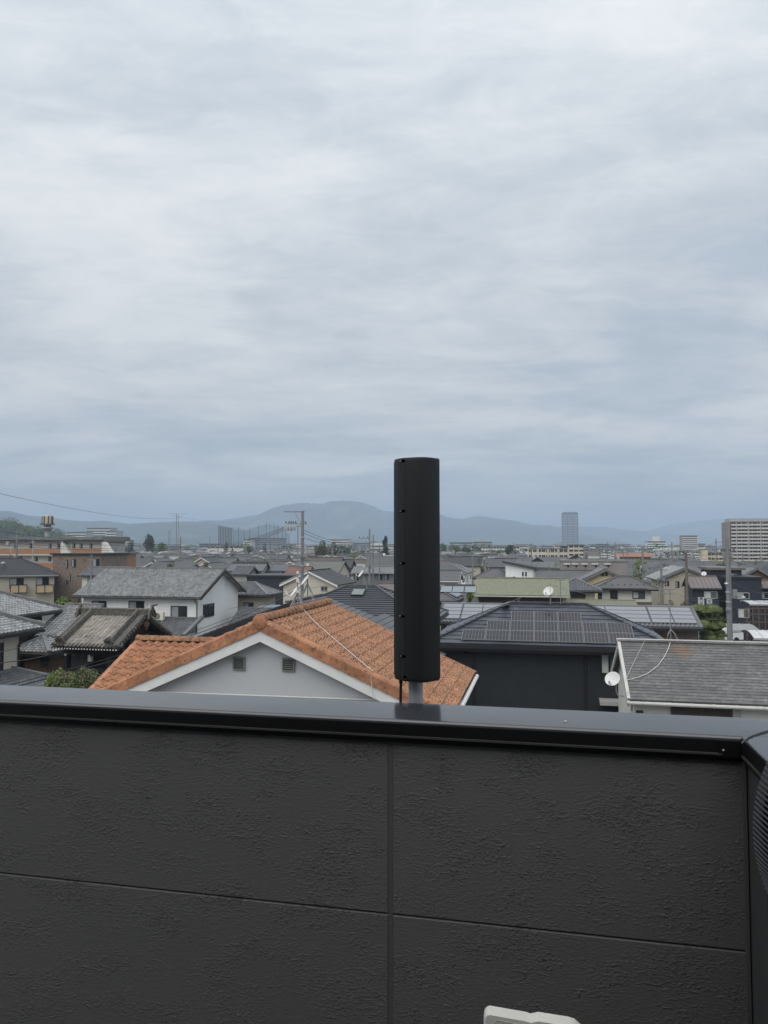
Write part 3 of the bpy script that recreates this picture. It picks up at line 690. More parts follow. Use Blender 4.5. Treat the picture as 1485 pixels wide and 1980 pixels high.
MB().box(-.27, -.06, .72, .93, zE-.92, zE-.55).build('lantern', plast_w, tr)
for (xa, xb, za, zb) in ((.05, .9, zE-2.6, zE-1.55), (1.1, 1.65, zE-2.6, zE-1.55), (-.25, -.02, zE-2.4, zE-1.6)):
    sh = MB(); sh.box(xa, xb, 1.54, 1.58, za, zb, 1)
    for k in range(5): sh.box(xa+(xb-xa)*k/4-.02, xa+(xb-xa)*k/4+.02, 1.5, 1.55, za, zb)
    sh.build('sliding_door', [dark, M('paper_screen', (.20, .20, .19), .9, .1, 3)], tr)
for k in range(4): MB().box(-1.7+k*.55, -1.58+k*.55, .6, .72, zE-.62, zE-.5).build('bracket', trim_wht if k == 0 else wood_br, tr)
for s_ in (0, 1): MB().bar((.2+s_*.3, .2, 1.5+s_*.5), (2.6, -.3, 2.4+s_*.6), .1, .12).build('handrail', wood_br, tr)

# =============================================================== TERRACOTTA HOUSE
apx = at_d(503, 1205, 17.0); zA = apx.z; OP = .437
orr = thing('terracotta_roofed_house', 'lavender plastered house with mossy terracotta tile roof and two louvred vents', 'house', (apx.x, apx.y, 0), -YAW)
HAND.append((170, 920, 17, Vector((apx.x, apx.y, 0))+V*4, 8))
GL, hxO = 5.55, 4.38; zEo = zA-OP*hxO; zw = .1
oR = [Vector((hxO, 0, zEo)), Vector((hxO, GL, zEo)), Vector((0, GL, zA)), Vector((0, 0, zA))]
oL = [Vector((-hxO, GL, zEo)), Vector((-hxO, 0, zEo)), Vector((0, 0, zA)), Vector((0, GL, zA))]
sl = MB(); slope(sl, *oR, 'plain', 0, .09); slope(sl, *oL, 'plain', 0, .09)
# lower wing to the left: ridge parallel to the gable wall
wr0 = at_z(266, 1240, zA-1.28); wr0 = w2loc(orr, wr0); zWr = wr0.z; wx0 = wr0.x; wx1 = -1.2; wy = wr0.y; WT = 4.2
oW = [Vector((wx0, wy-WT, zWr-OP*WT)), Vector((wx1, wy-WT, zWr-OP*WT)), Vector((wx1, wy, zWr)), Vector((wx0, wy, zWr))]
oWb = [Vector((wx1, wy+3, zWr-OP*3)), Vector((wx0, wy+3, zWr-OP*3)), Vector((wx0, wy, zWr)), Vector((wx1, wy, zWr))]
slope(sl, *oW, 'plain', 0, .09); slope(sl, *oWb, 'plain', 0, .09)
oro = sl.build('roof', org_moss, orr)
osp = [(0, .0), (.12, .004), (.25, .02), (.4, .06), (.55, .075), (.7, .06), (.85, .02), (1.04, .004)]
ot_m = wave_tile('roof_tile', .31, .40, osp, org_moss, .06); ot_c = wave_tile('roof_tile', .31, .40, osp, org_tile, .06)
cR, cW = [], []
lay(orr, oR, ot_m, .30, .318, 'roof_tile', math.radians(-5), cR, stagger=0.0, lift=.05)
lay(orr, oW, ot_c, .30, .318, 'roof_tile', math.radians(-5), cW, stagger=0.0, lift=.05)
cR = [((c[0], ot_c, c[2]) if (c[0].translation.y > 3.6 and 2.2 < c[0].translation.x < 3.6) else c) for c in cR]
place_tiles(orr, cR, 180, oro, org_moss, 'roof_tiles'); place_tiles(orr, cW, 120, oro, org_tile, 'wing_tiles')
cb = []; lay(orr, oL, ot_m, .30, .318, 'roof_tile', math.radians(-4), cb, stagger=0.0, lift=.05); place_tiles(orr, cb, 0, oro, org_moss, 'far_side_tiles')
# verge tiles: L shaped pieces down each rake
def verge(x0, z0, y, sgn, L_, n, mname='verge_tile', facing=-1):
    mb = MB(); l = L_/n; q = math.hypot(1, OP)
    # profile in (across, up): overlaps the roof edge and hangs over the board
    mb.prism([(0, -.04, -.15), (0, .0, -.15), (0, .0, .055), (0, .15, .085), (0, .15, .115), (0, -.02, .10), (0, -.045, .06)], (l*1.10, 0, 0))
    me = mb.mesh(mname, [org_trim]); ang = math.atan(OP)
    for k in range(n):
        a = k*l; bx = x0+sgn*a*math.cos(ang); bz = z0-a*math.sin(ang)
        m = Matrix.Translation((bx, y, bz)) @ Matrix.Rotation(ang if sgn > 0 else -ang, 4, 'Y')
        if sgn < 0: m = m @ Matrix.Scale(-1, 4, (1, 0, 0))
        m = m @ Matrix.Rotation(math.radians(1.6), 4, 'Y')
        if facing > 0: m = m @ Matrix.Scale(-1, 4, (0, 1, 0))
        piece(mname, me, oro, m)
LR = hxO*math.hypot(1, OP)
verge(0, zA, -.0, 1, LR, 16); verge(0, zA, 0, -1, LR, 16); verge(0, zA, GL, 1, LR, 16, facing=1)
def verge_y(x, y0, z0, L_, n):   # left rake of the wing runs towards us
    mb = MB(); l = L_/n; mb.prism([(-.045, 0, -.15), (0, 0, -.15), (0, 0, .055), (.15, 0, .085), (.15, 0, .115), (-.02, 0, .10), (-.045, 0, .06)], (0, -l*1.1, 0)); me = mb.mesh('verge_tile', [org_trim]); ang = math.atan(OP)
    for k in range(n):
        a = k*l; piece('verge_tile', me, oro, Matrix.Translation((x, y0-a*math.cos(ang), z0-a*math.sin(ang))) @ Matrix.Rotation(ang, 4, 'X') @ Matrix.Rotation(math.radians(1.6), 4, 'X'))
verge_y(wx0, wy, zWr, WT*math.hypot(1, OP), 14)
# ridge tiles
def half_round(L_, r, mat, name='ridge_tile'):
    mb = MB(); n = 8
    for j, (yy, rr) in enumerate(((0, r*1.06), (L_*.16, r*1.06), (L_*.17, r), (L_*1.02, r*.96))):
        for k in range(n+1):
            a = math.pi*k/n; mb.v.append((rr*math.cos(a), yy, rr*math.sin(a)*.9))
    for j in range(3):
        for k in range(n): q = j*(n+1)+k; mb.f.append((q+1, q, q+n+1, q+n+2)); mb.m.append(0); mb.sm.append(True)
    mb.f.append(tuple(range(n, -1, -1))[::-1]); mb.m.append(0); mb.sm.append(False)
    return mb.mesh(name, [mat])
rt = half_round(.31, .15, org_ridge)
for k in range(18): piece('ridge_tile', rt, oro, Matrix.Translation((0, k*.309, zA+.07+rnd.uniform(-.008, .008))) @ Matrix.Rotation(rnd.uniform(-.02, .02), 4, 'Z'))
k = 0
while wx0+k*.309 < -2.2:
    piece('ridge_tile', rt, oro, Matrix.Translation((wx0+k*.309, wy, zWr+.07)) @ Matrix.Rotation(-math.pi/2, 4, 'Z')); k += 1
MB().lathe([(0, .05), (.12, .045), (.17, .02), (.18, -.02), (.16, -.06)], 20, Matrix.Translation((0, -.04, zA+.03)) @ Matrix.Rotation(math.pi/2, 4, 'X')).build('ridge_end_cap', org_trim, oro)
# walls, fascia boards, vents
wl = MB(); wl.prism([(-hxO+.35, .28, 0), (hxO-.35, .28, 0), (hxO-.35, .28, zA-OP*(hxO-.35)-.13), (0, .28, zA-.13), (-hxO+.35, .28, zA-OP*(hxO-.35)-.13)], (0, GL-.5, 0))
wl.build('wall', w_lav, orr)
MB().box(wx0+.4, -hxO+.3, wy-WT+.4, wy+2.6, 0, zWr-OP*WT+.05).build('wing_wall', w_lav, orr)
for sgn in (-1, 1):
    fb = MB(); e = sgn*hxO; fb.prism([(0, .0, zA-.09), (e, .0, zEo-.09), (e, .0, zEo-.42), (0, .0, zA-.42)], (0, .27, 0)); fb.build('fascia_board', trim_wht, orr)
MB().tube([(hxO+.06, -.05, zEo-.08), (hxO+.06, GL+.1, zEo-.08)], .06, 8).build('gutter', trim_wht, orr)
MB().bar((hxO+.02, .0, zEo-.16), (hxO+.02, GL, zEo-.16), .04, .18).build('eave_board', trim_wht, orr)
for (vx, vy) in ((463, 1282.5), (558.5, 1285)):
    p, t = face_hit(orr, 'f', vx, vy, .28); s = .152
    vb = MB(); vb.box(-s, s, -.05, .0, s-.035, s); vb.box(-s, s, -.05, 0, -s, -s+.035); vb.box(-s, -s+.035, -.049, 0, -s+.035, s-.035); vb.box(s-.035, s, -.049, 0, -s+.035, s-.035)
    o = vb.build('vent', M('vent_grey', (.17, .165, .155), .5, .1, 6), orr); o.location = (p.x, .28, p.z)
    MB().box(-s+.035, s-.035, -.006, .02, -s+.035, s-.035).build('backing', trim_blk, o)
    for k in range(6): 
        zz = -s+.06+k*.043; MB().prism([(-s+.037, -.036, zz), (-s+.037, -.032, zz-.006), (-s+.037, -.012, zz+.022), (-s+.037, -.016, zz+.028)], (2*s-.074, 0, 0)).build('slat', M('slat_glass', (.10, .11, .11), .2, .1, 6), o)
# thin pipe along the foot of the gable wall
a, _ = face_hit(orr, 'f', 305, 1338, .2); b, _ = face_hit(orr, 'f', 735, 1354, .2)
MB().tube([(a.x, .2, a.z), (b.x, .2, b.z)], .02, 6).build('pipe', cabwhite, orr)

# =============================================================== CENTRE: roofs behind the terracotta house
cg = house('cream gabled house with black verge and mid grey slate roof behind the terracotta ridge', 372, 752, 1241, 1167, 'gy', 6.1, .4, w_ivory, slate_m, 'slate', o=.5, og=.35, d=4.2, board=trim_blk, gutter=False, course=.3, th=.16)
fb = MB(); hx_ = (cg.w+1.0)/2
for sx in (-1, 1): fb.prism([(0, -.30, cg.zr-.32), (sx*hx_, -.30, cg.ze-.32), (sx*hx_, -.30, cg.ze-.6), (0, -.30, cg.zr-.6)], (0, .2, 0))
fb.build('fascia_board', w_ivory, cg.root)
pr = MB(); a, _ = face_hit(cg.root, 'r', 728, 1193, cg.w/2-.8); slope(pr, (a.x+3.2, a.y-3, a.z-1.5), (a.x+3.2, a.y+1.8, a.z-1.5), (a.x, a.y+1.8, a.z), (a.x, a.y-3, a.z), 'slate', 0, .12, course=.3)
slope(pr, (a.x-1.5, a.y+1.8, a.z-.7), (a.x-1.5, a.y-3, a.z-.7), (a.x, a.y-3, a.z), (a.x, a.y+1.8, a.z), 'slate', 0, .12, course=.3); pr.build('lower_roof', slate_m, cg.root)

hs = house('broad hipped house with ribbed dark grey metal tile roof and a skylight', 508, 832, 1203, 1133, 'hip', 5.8, .45, w_grey, rib_tile, 'ribh', o=.6, board=trim_blk, course=.26)
A, Ud, Vd, Nn = slope_axes(hs.front)
p = w2loc(hs.root, EYE); d_ = Matrix.Rotation(YAW, 3, 'Z') @ ray(693, 1148); tt = (A-p).dot(Nn)/d_.dot(Nn); q = p+d_*tt
sk = MB(); sk.box(-.38, .38, -.38, .38, 0, .12, 0); o = sk.build('skylight', trim_blk, hs.root); o.matrix_local = Matrix.Translation(q) @ Matrix((Ud, Vd, Nn)).transposed().to_4x4()
MB().box(-.35, .35, -.35, .35, .122, .135).build('pane', M('skylight_glass', (.16, .19, .185), .15, .1, 2, ior=1.8), o)

house('beige tiled house squeezed against the right end of the white house', 380, 518, 1150, 1127, 'hip', 5.7, .5, w_beige, kawara_d, 'kawara', o=.5, ridge=kawara_r, board=wood_dk, wins=[('f', 481, 1171.5, 20, 13, 'bronze_mixed')])
gab = house('low dark tiled roof between the white house and the cream gable', 440, 530, 1213, 1177, 'gx', 3.5, .48, w_brown, kawara_d, 'kawara', o=.5, ridge=kawara_r, board=wood_dk)
cpb = MB(); c0 = at_d(497, 1175, 64); c1 = at_d(548, 1176, 64); r = thing('carport', 'pale blue carport roof behind the low dark tiled roof', 'carport', (c0.x, c0.y, 0), -YAW)
cpb.box(0, (c1-c0).length, 0, 2.6, c0.z, c0.z+.06); cpb.build('roof', M('polycarbonate_blue', (.25, .33, .42), .3, .1, 1), r)
for x in (.1, 2.1): MB().tube([(x, .1, 0), (x, .1, c0.z)], .05, 6).build('post', trim_gry, r)
HAND.append((495, 552, 64, c0, 3))

nv = block('navy clad house with flat roof behind the beige tiled house', 478, 567, 1117, 86, 7, w_navy, 'house', 'house', trim_blk, .12); window_at(nv.root, 'f', -.003, 528.5, 1146, 24, 13, 'grey_pale')
nv2 = block('black clad house with tall narrow white window', 567, 622, 1121, 83, 5, w_black, 'house', 'house', trim_blk, .12); window_at(nv2.root, 'f', -.003, 608.5, 1137, 5, 17, 'white_pale')
window_at(nv2.root, 'f', -.003, 578, 1139, 4, 15, 'white_pale')
cr_ = house('cream gabled house with charcoal roof behind the black clad house', 541, 653, 1131, 1104, 'gy', 5.8, .5, w_cream, slate_d, 'slate', o=.35, og=.3, d=8, board=trim_wht, gutter=False, course=.4, wins=[('f', 627, 1138, 14, 10, 'grey_shut')])
lft = MB(); q = [v+Vector((0, 0, .09)) for v in cr_.left]; slope(lft, *q, 'metal', 0, .03); lft.build('metal_roof', metal_p, cr_.root)
ol = house('house with long olive grey roof and cream and brick gable', 560, 656, 1107, 1085, 'gx', 5.8, .45, w_cream, roof_ol, 'slate', o=.4, og=.3, board=trim_blk, course=.4)
MB().box(ol.w/2+.004, ol.w/2+.05, .1, ol.d-.1, 0, 4.2).build('brick_cladding', M('wall_brick_salmon', (.36, .22, .16), .85, .2, 4, cell=.3, cellv=.15), ol.root)
window_at(ol.root, 'r', ol.w/2+.06, 668, 1117, 6, 9, 'blk_glass')
def panels_on(h, q, cols, rows, u0, v0, pw, ph, gap, me, name='solar_panel', skip=()):
    A, Ud, Vd, Nn = slope_axes(q)
    for r_ in range(rows):
        for c_ in range(cols):
            if (c_, r_) in skip: continue
            piece(name, me, h.root, frame(A, Ud, Vd, Nn, u0+c_*(pw+gap), v0+r_*(ph+gap), .08))
def pv_mesh(w, h, nc, nr, cellm, linem, t=.045, lw=.012):
    mb = MB(); mb.box(0, w, 0, h, 0, t, 1); e = .018; cw, ch = (w-2*e)/nc, (h-2*e)/nr
    for i in range(nc):
        for j in range(nr):
            mb.face([(e+i*cw+lw/2, e+j*ch+lw/2, t+.003), (e+(i+1)*cw-lw/2, e+j*ch+lw/2, t+.003), (e+(i+1)*cw-lw/2, e+(j+1)*ch-lw/2, t+.003), (e+i*cw+lw/2, e+(j+1)*ch-lw/2, t+.003)], 0)
    return mb.mesh('solar_panel', [cellm, linem])
pvf = pv_mesh(1.6, 2.4, 1, 1, M('solar_cell_grey', (.06, .062, .068), .25, .05, 1, ior=1.8), trim_gry, lw=.02)
s1 = house('dark roofed house with a row of grey solar panels above the navy house', 432, 502, 1108, 1088, 'gx', 5.7, .45, w_grey, slate_d, 'slate', o=.4, og=.3, board=trim_blk, course=.4)
panels_on(s1, s1.front, 4, 1, .3, .6, 1.5, 2.4, .08, pvf)
s2 = house('house whose roof is nearly filled by solar panels beside a brick red roof', 503, 545, 1107, 1091, 'gx', 5.7, .45, w_dkgrey, slate_d, 'slate', o=.3, og=.3, board=trim_blk, course=.4)
panels_on(s2, s2.front, 3, 1, .35, .5, 1.5, 2.4, .06, pvf)
house('grey tiled gabled roof just right of the white house ridge', 446, 482, 1111, 1096, 'gx', 5.6, .45, w_grey, kawara_d, 'kawara', o=.3, board=trim_blk)
house('house with plain brick red metal roof right of the solar panels', 545, 592, 1115, 1095, 'gx', 5.7, .45, w_brown, roof_red, 'metal', o=.3, og=.3, board=trim_blk)
house('long house with pale metal eaves and dark openings beside the far poles', 678, 762, 1107.5, 1095, 'gx', 4.6, .4, w_concd, metal_g, 'slate', o=.8, board=trim_gry, wins=[('f', 690, 1115, 9, 13), ('f', 735, 1114, 10, 13), ('f', 748, 1114, 8, 13)])
house('pale roofed house standing by the far conifer', 699, 742, 1075.5, 1070, 'gx', 6.6, .35, w_tan, metal_p, 'metal', o=.5, board=trim_wht, wins=[('f', 712, 1081, 8, 6), ('f', 728, 1081, 8, 6)])
house('house with muted mauve slate roof half hidden by the black panel antenna', 722, 800, 1152, 1128, 'gx', 5.8, .42, w_grey, M('slate_mauve', (.15, .13, .13), .6, .15, 1), 'slate', course=.3)
# =============================================================== RIGHT SIDE HOUSES
bk_ = house('black clad house with blue black roof tiles and a stepped field of dark solar panels', 829, 1304, 1250, 1168.5, 'hip', 5.8, .45, w_black, blk_tile, 'plain', o=.65, board=trim_blk, gutter=False)
ft = MB(); ft.prism([(0, 0, -.02), (.93, 0, -.02), (.93, 0, .022), (0, 0, .022)], (0, .36, 0)); 
ftm = MB(); ftm.v = [(0, 0, -.02), (.925, 0, -.02), (0, 0, .03), (.46, 0, .022), (.925, 0, .03), (0, .37, .008), (.46, .37, .0), (.925, .37, .008)]
ftm.f = [(0, 1, 4, 3, 2), (2, 3, 6, 5), (3, 4, 7, 6)]; ftm.m = [0]*3; ftm.sm = [False]*3; ftm = ftm.mesh('roof_tile', [blk_tile])
cands = []
for q in (bk_.front, bk_.right, bk_.left): lay(bk_.root, q, ftm, .93, .335, 'roof_tile', math.radians(-1.5), cands, lift=.03, jit=.004, clip=.35)
place_tiles(bk_.root, cands, 300, bk_.roof, blk_tile, 'roof_tiles')
hp = MB()
A, B, rb0, ra0 = bk_.front
for (a, b) in ((A, ra0), (B, rb0), (ra0, rb0)):
    nseg = max(1, round((b-a).length/.36))
    for k in range(nseg): p0, p1 = a+(b-a)*(k/nseg), a+(b-a)*((k+1.12)/nseg); hp.bar(p0+Z*.11, p1+Z*.085, .2, .05)
hp.build('hip_tiles', blk_tile, bk_.roof, kind='stuff')
gt = MB(); y = -.65
gt.box(A.x-.08, B.x+.08, y-.13, y, 5.62, 5.76); gt.box(A.x-.04, B.x+.04, y-.02, y+.2, 5.5, 5.66); gt.build('gutter', trim_blk, bk_.root)
pvb = pv_mesh(1.12, .70, 7, 2, pv, pv_line, t=.04, lw=.012)
A, Ud, Vd, Nn = slope_axes(bk_.front)
pE = w2loc(bk_.root, EYE)
def on_slope(root, Af, Nf, x, y): 
    e = w2loc(root, EYE); d = Matrix.Rotation(-root.rotation_euler.z, 3, 'Z') @ ray(x, y); t = (Af-e).dot(Nf)/d.dot(Nf); return e+d*t
p0 = on_slope(bk_.root, A, Nn, 892, 1241) ; s0 = (p0-A).dot(Ud); t0 = (p0-A).dot(Vd)
p1 = on_slope(bk_.root, A, Nn, 1180, 1250); pitch_u = ((p1-A).dot(Ud)-s0)/6
pr1 = on_slope(bk_.root, A, Nn, 1060, 1187.5); ph_ = ((pr1-A).dot(Vd)-t0)/3
pvb = pv_mesh(pitch_u-.025, ph_-.02, 7, 2, pv, pv_line, t=.04, lw=.014)
for row, (ca, cb_) in enumerate(((0, 7), (1, 7), (2, 5))):
    for c in range(ca, cb_): piece('solar_panel', pvb, bk_.root, frame(A, Ud, Vd, Nn, s0+c*pitch_u+(.0 if row == 0 else .0), t0+row*ph_, .09))
# siding: thin horizontal laps and upright joints, downpipes
sdg = MB(); k = 0
while 5.5-k*.075 > 1.2: sdg.box(-bk_.w/2+.01, bk_.w/2-.01, -.010-.004*(k % 3), -.001, 5.5-k*.075-.066, 5.5-k*.075); k += 1
sdg.build('siding_laps', w_black, bk_.root, kind='stuff')
jt = MB()
for k in range(13): jt.box(-bk_.w/2+.5+k*.72, -bk_.w/2+.515+k*.72, -.024, -.002, 1, 5.5)
jt.build('joints', trim_blk, bk_.root)
for px in (916, 1132):
    a, _ = face_hit(bk_.root, 'f', px, 1300, -.08); MB().tube([(a.x-.5 if px < 1000 else a.x, -.5, 5.55), (a.x-.4 if px < 1000 else a.x, -.08, 5.35), (a.x, -.08, 5.3), (a.x, -.08, 1)], .045, 6).build('downpipe', trim_blk, bk_.root)
window_at(bk_.root, 'f', -.004, 1178, 1284, 34, 40, 'blk_pale')
a, _ = face_hit(bk_.root, 'f', 1159, 1354, -.3); MB().box(a.x, a.x+1.3, -.75, -.03, a.z-.12, a.z+.05).build('balcony_ledge', trim_gry, bk_.root)
MB().box(-bk_.w/2-.6, -bk_.w/2-.02, .5, 2.5, 0, 5.0).build('side_wing', w_brick, bk_.root)

sp = house('long low house roofed with pale glossy solar panels behind the black clad house', 843, 1356, 1208, 1174.5, 'gx', 5.0, .31, w_brick, metal_g, 'kawara', o=.8, og=.2, board=trim_blk, hd=3.0)
A, Ud, Vd, Nn = slope_axes(sp.front); Wd = (sp.front[1]-A).length; T = (sp.front[3]-A).length
pvs = pv_mesh((Wd-.5)/12-.05, .60, 6, 1, pv_grey, pv_line, lw=.01)
nc = 12; pcw = (Wd-.5)/12
for c in range(nc):
    for r_ in range(4):
        u = .2+c*pcw+ (.06 if (c % 3) else 0)+r_*.0
        piece('solar_panel', pvs, sp.root, frame(A, Ud, Vd, Nn, u, .35+r_*.66, .10))
MB().box(-Wd/2, Wd/2, -.98, -.8, 4.78, 4.92).build('eave_gutter', trim_blk, sp.root)

trim_ivy = M('trim_ivory', (.47, .465, .44), .6, .08, 3, col2=(.3, .29, .26), c2scale=5, c2lo=.55, c2hi=.75)
b2 = house('near white weatherboard house with weathered grey slate roof and brown shuttered window', 1209.5, 1600, 1361, 1242.5, 'gx', 5.2, .5, w_ivory, slate_b2, 'plain', o=.45, og=.22, board=trim_ivy, gutter=False, th=.1)
sl_ = MB(); sl_.v = [(0, 0, -.01), (.905, 0, -.01), (0, 0, .014), (.905, 0, .014), (.905, .2, .002), (0, .2, .002)]; sl_.f = [(0, 1, 3, 2), (2, 3, 4, 5)]; sl_.m = [0, 0]; sl_.sm = [False]*2; sl_ = sl_.mesh('slate', [slate_b2])
cands = []; lay(b2.root, b2.front, sl_, .91, .152, 'slate', math.radians(-1.2), cands, lift=.014, jit=.0025, clip=.3)
place_tiles(b2.root, cands, 300, b2.roof, slate_b2, 'slates')
rp = MB(); A, B, Cc, Dd = b2.front
rp.bar(Dd+Z*.07-Vector((.05, 0, 0)), Cc+Z*.07, .2, .07); rp.bar(A+Vector((.02, 0, .03)), Dd+Vector((.02, 0, .03)), .1, .06); rp.build('ridge_flashing', trim_ivy, b2.roof)
gq = MB(); n_ = 9
for k in range(n_): 
    x0_ = A.x-.05+(B.x-A.x)*k/n_; gq.tube([(x0_, -.53, 5.12), (x0_+(B.x-A.x)/n_-.03, -.53, 5.12)], .055, 8); gq.tube([(x0_+(B.x-A.x)/n_-.06, -.53, 5.12), (x0_+(B.x-A.x)/n_, -.53, 5.12)], .062, 8)
gq.build('gutter', trim_ivy, b2.root)
q = MB(); k = 0
while 4.9-k*.18 > 2.5: q.prism([(-b2.w/2, -.001, 4.9-k*.18), (-b2.w/2, -.022, 4.9-k*.18-.17), (-b2.w/2, -.001, 4.9-k*.18-.17)], (b2.w, 0, 0)); k += 1
q.build('weatherboards', w_ivory, b2.root, kind='stuff')
window_at(b2.root, 'f', -.03, 1356, 1379, 112, 26, 'bronze_shut')
for px in (1428, 1431): 
    a, _ = face_hit(b2.root, 'f', px, 1380, -.06); 
a, _ = face_hit(b2.root, 'f', 1428, 1376, -.07); MB().tube([(a.x-.04, -.07, a.z-1), (a.x-.04, -.07, a.z), (a.x, -.07, a.z+.08), (a.x+.06, -.07, a.z+.06), (a.x+.06, -.07, a.z-1)], .022, 6).build('conduit', trim_ivy, b2.root)
MB().tube([(-b2.w/2-.1, -.45, 5.08), (-b2.w/2-.08, -.07, 4.8), (-b2.w/2-.08, -.07, 1)], .04, 8).build('downpipe', trim_ivy, b2.root)
MB().box(-b2.w/2+.06, -b2.w/2+.28, -.04, .0, 2, 4.8).build('corner_board', wood_dk, b2.root)
p = on_slope(b2.root, A, slope_axes(b2.front)[3], 1318, 1258)
# an old rust stain soaked into the slates below the aerial
pw3 = loc2w(b2.root, p); t = slate_b2.node_tree; bs_ = [q for q in t.nodes if q.type == 'BSDF_PRINCIPLED'][0]; src = bs_.inputs['Base Color'].links[0].from_socket
ge_ = t.nodes.new('ShaderNodeNewGeometry'); ds = t.nodes.new('ShaderNodeVectorMath'); ds.operation = 'SUBTRACT'; t.links.new(ge_.outputs['Position'], ds.inputs[0]); ds.inputs[1].default_value = tuple(pw3)
sc2 = t.nodes.new('ShaderNodeVectorMath'); sc2.operation = 'MULTIPLY'; t.links.new(ds.outputs[0], sc2.inputs[0]); sc2.inputs[1].default_value = (1.6, 1.2, 2.4); ln = t.nodes.new('ShaderNodeVectorMath'); ln.operation = 'LENGTH'; t.links.new(sc2.outputs[0], ln.inputs[0])
nz_ = t.nodes.new('ShaderNodeTexNoise'); t.links.new(ge_.outputs['Position'], nz_.inputs['Vector']); nz_.inputs['Scale'].default_value = 4; nz_.inputs['Detail'].default_value = 6
ad = t.nodes.new('ShaderNodeMath'); ad.operation = 'MULTIPLY_ADD'; t.links.new(nz_.outputs[0], ad.inputs[0]); ad.inputs[1].default_value = 1.3; t.links.new(ln.outputs['Value'], ad.inputs[2])
mp_ = t.nodes.new('ShaderNodeMapRange'); t.links.new(ad.outputs[0], mp_.inputs[0]); mp_.inputs[1].default_value = .75; mp_.inputs[2].default_value = 1.5; mp_.inputs[3].default_value = .75; mp_.inputs[4].default_value = 0
mi = t.nodes.new('ShaderNodeMixRGB'); t.links.new(mp_.outputs[0], mi.inputs[0]); t.links.new(src, mi.inputs[1]); mi.inputs[2].default_value = (.17, .095, .06, 1); t.links.new(mi.outputs[0], bs_.inputs['Base Color'])

sg = house('house with broad sage green shingle roof and brown shutters', 915, 1100, 1151, 1118, 'gx', 5.8, .4, w_beige, roof_sg, 'slate', o=.7, og=.25, board=M('fascia_sage', (.40, .42, .34), .6, .05, 2), course=.2,
    wins=[('f', 963, 1163.5, 74, 17, 'bronze_shut'), ('f', 1046, 1163.5, 80, 17, 'bronze_shut')])
kb = house('beige house with dark tiled hip roof right of the sage green roof', 1064, 1162, 1142, 1119.5, 'hip', 5.8, .42, w_beige, kawara_d, 'kawara', o=.6, ridge=kawara_r, board=trim_blk, wins=[('f', 1118, 1152, 27, 13, 'bronze_shut'), ('f', 1160, 1155, 8, 20, 'blk_glass')])
house('low olive roofed annex right of the sage green roof', 1104, 1232, 1172, 1164, 'gx', 4.6, .2, w_beige, roof_sg, 'slate', o=.4, board=trim_gry, hd=2.0)
yc = house('yellow cream gabled house with two small attic windows', 1120, 1222, 1124, 1101, 'gy', 5.8, .45, w_yel, kawara_d, 'kawara', o=.6, og=.5, d=8, ridge=kawara_r, board=kawara_r, wins=[('f', 1165.5, 1110.5, 5, 7, 'bronze_glass'), ('f', 1172.5, 1110.5, 5, 7, 'bronze_glass')])
hp5 = house('house with grey pyramid roof and a white gridded window', 1150, 1271, 1137.5, 1114, 'hip', 5.8, .45, w_ivory, slate_g, 'slate', o=.6, board=trim_blk, course=.3, wins=[('f', 1235, 1150.5, 23, 14, 'blk_pale'), ('f', 1187, 1152, 14, 20, 'bronze_glass')])
MB().box(-hp5.w/2-.05, hp5.w/2+.05, -.06, -.005, 0, 4.4).build('brown_cladding', w_brown, hp5.root)
A, Ud, Vd, Nn = slope_axes(hp5.front); sgd = MB()
for k in range(9):
    m_ = frame(A, Ud, Vd, Nn, 1.0+k*.62, .7, .05); sgd.prism([m_ @ Vector(v) for v in ((0, 0, 0), (.12, 0, 0), (.06, 0, .12))], Vd*.04)
sgd.build('snow_guards', trim_blk, hp5.roof, kind='stuff')

h6 = house('grey sided house with pale solar strip along its hip, right of the black panel antenna', 770, 884, 1161.5, 1132, 'hip', 5.8, .48, w_grey, slate_g, 'slate', o=.55, board=trim_blk, course=.25, wins=[('f', 868, 1173, 4, 18, 'white_pale'), ('f', 858, 1176, 4, 9, 'blk_glass')])
A, Ud, Vd, Nn = slope_axes(h6.right); pv6 = pv_mesh(.92, 1.0, 1, 1, M('solar_cell_blue_grey', (.17, .2, .23), .2, .05, 1, ior=1.9), trim_blk, lw=.02)
for k in range(4): piece('solar_panel', pv6, h6.root, frame(A, Ud, Vd, Nn, 1.25+k*.96, .25, .07))
pf = slope_axes(h6.front)
for k in range(4): piece('solar_panel', pv6, h6.root, frame(pf[0], pf[1], pf[2], pf[3], 2.2+k*.96-.35*0, 1.2-.0*k, .07))
house('low house with dark wet looking slate roof left of the sage green roof', 850, 925, 1168, 1131, 'gx', 4.7, .45, w_cream, slate_m, 'slate', o=.6, og=.3, board=trim_blk, course=.28)
house('grey slate gabled house above the pale solar strip', 836, 888, 1123, 1102.5, 'gx', 5.8, .45, w_cream, slate_g, 'slate', o=.5, og=.3, board=trim_wht, course=.4, wins=[('r', 896, 1122, 4, 8, 'blk_glass')])
house('grey hip roofed house with ivory walls behind the sage green roof', 913, 997, 1117.5, 1100, 'hip', 5.8, .45, w_ivory, slate_g, 'slate', o=.5, board=trim_blk, course=.4, wins=[('f', 953, 1122, 6, 3, 'blk_glass')])
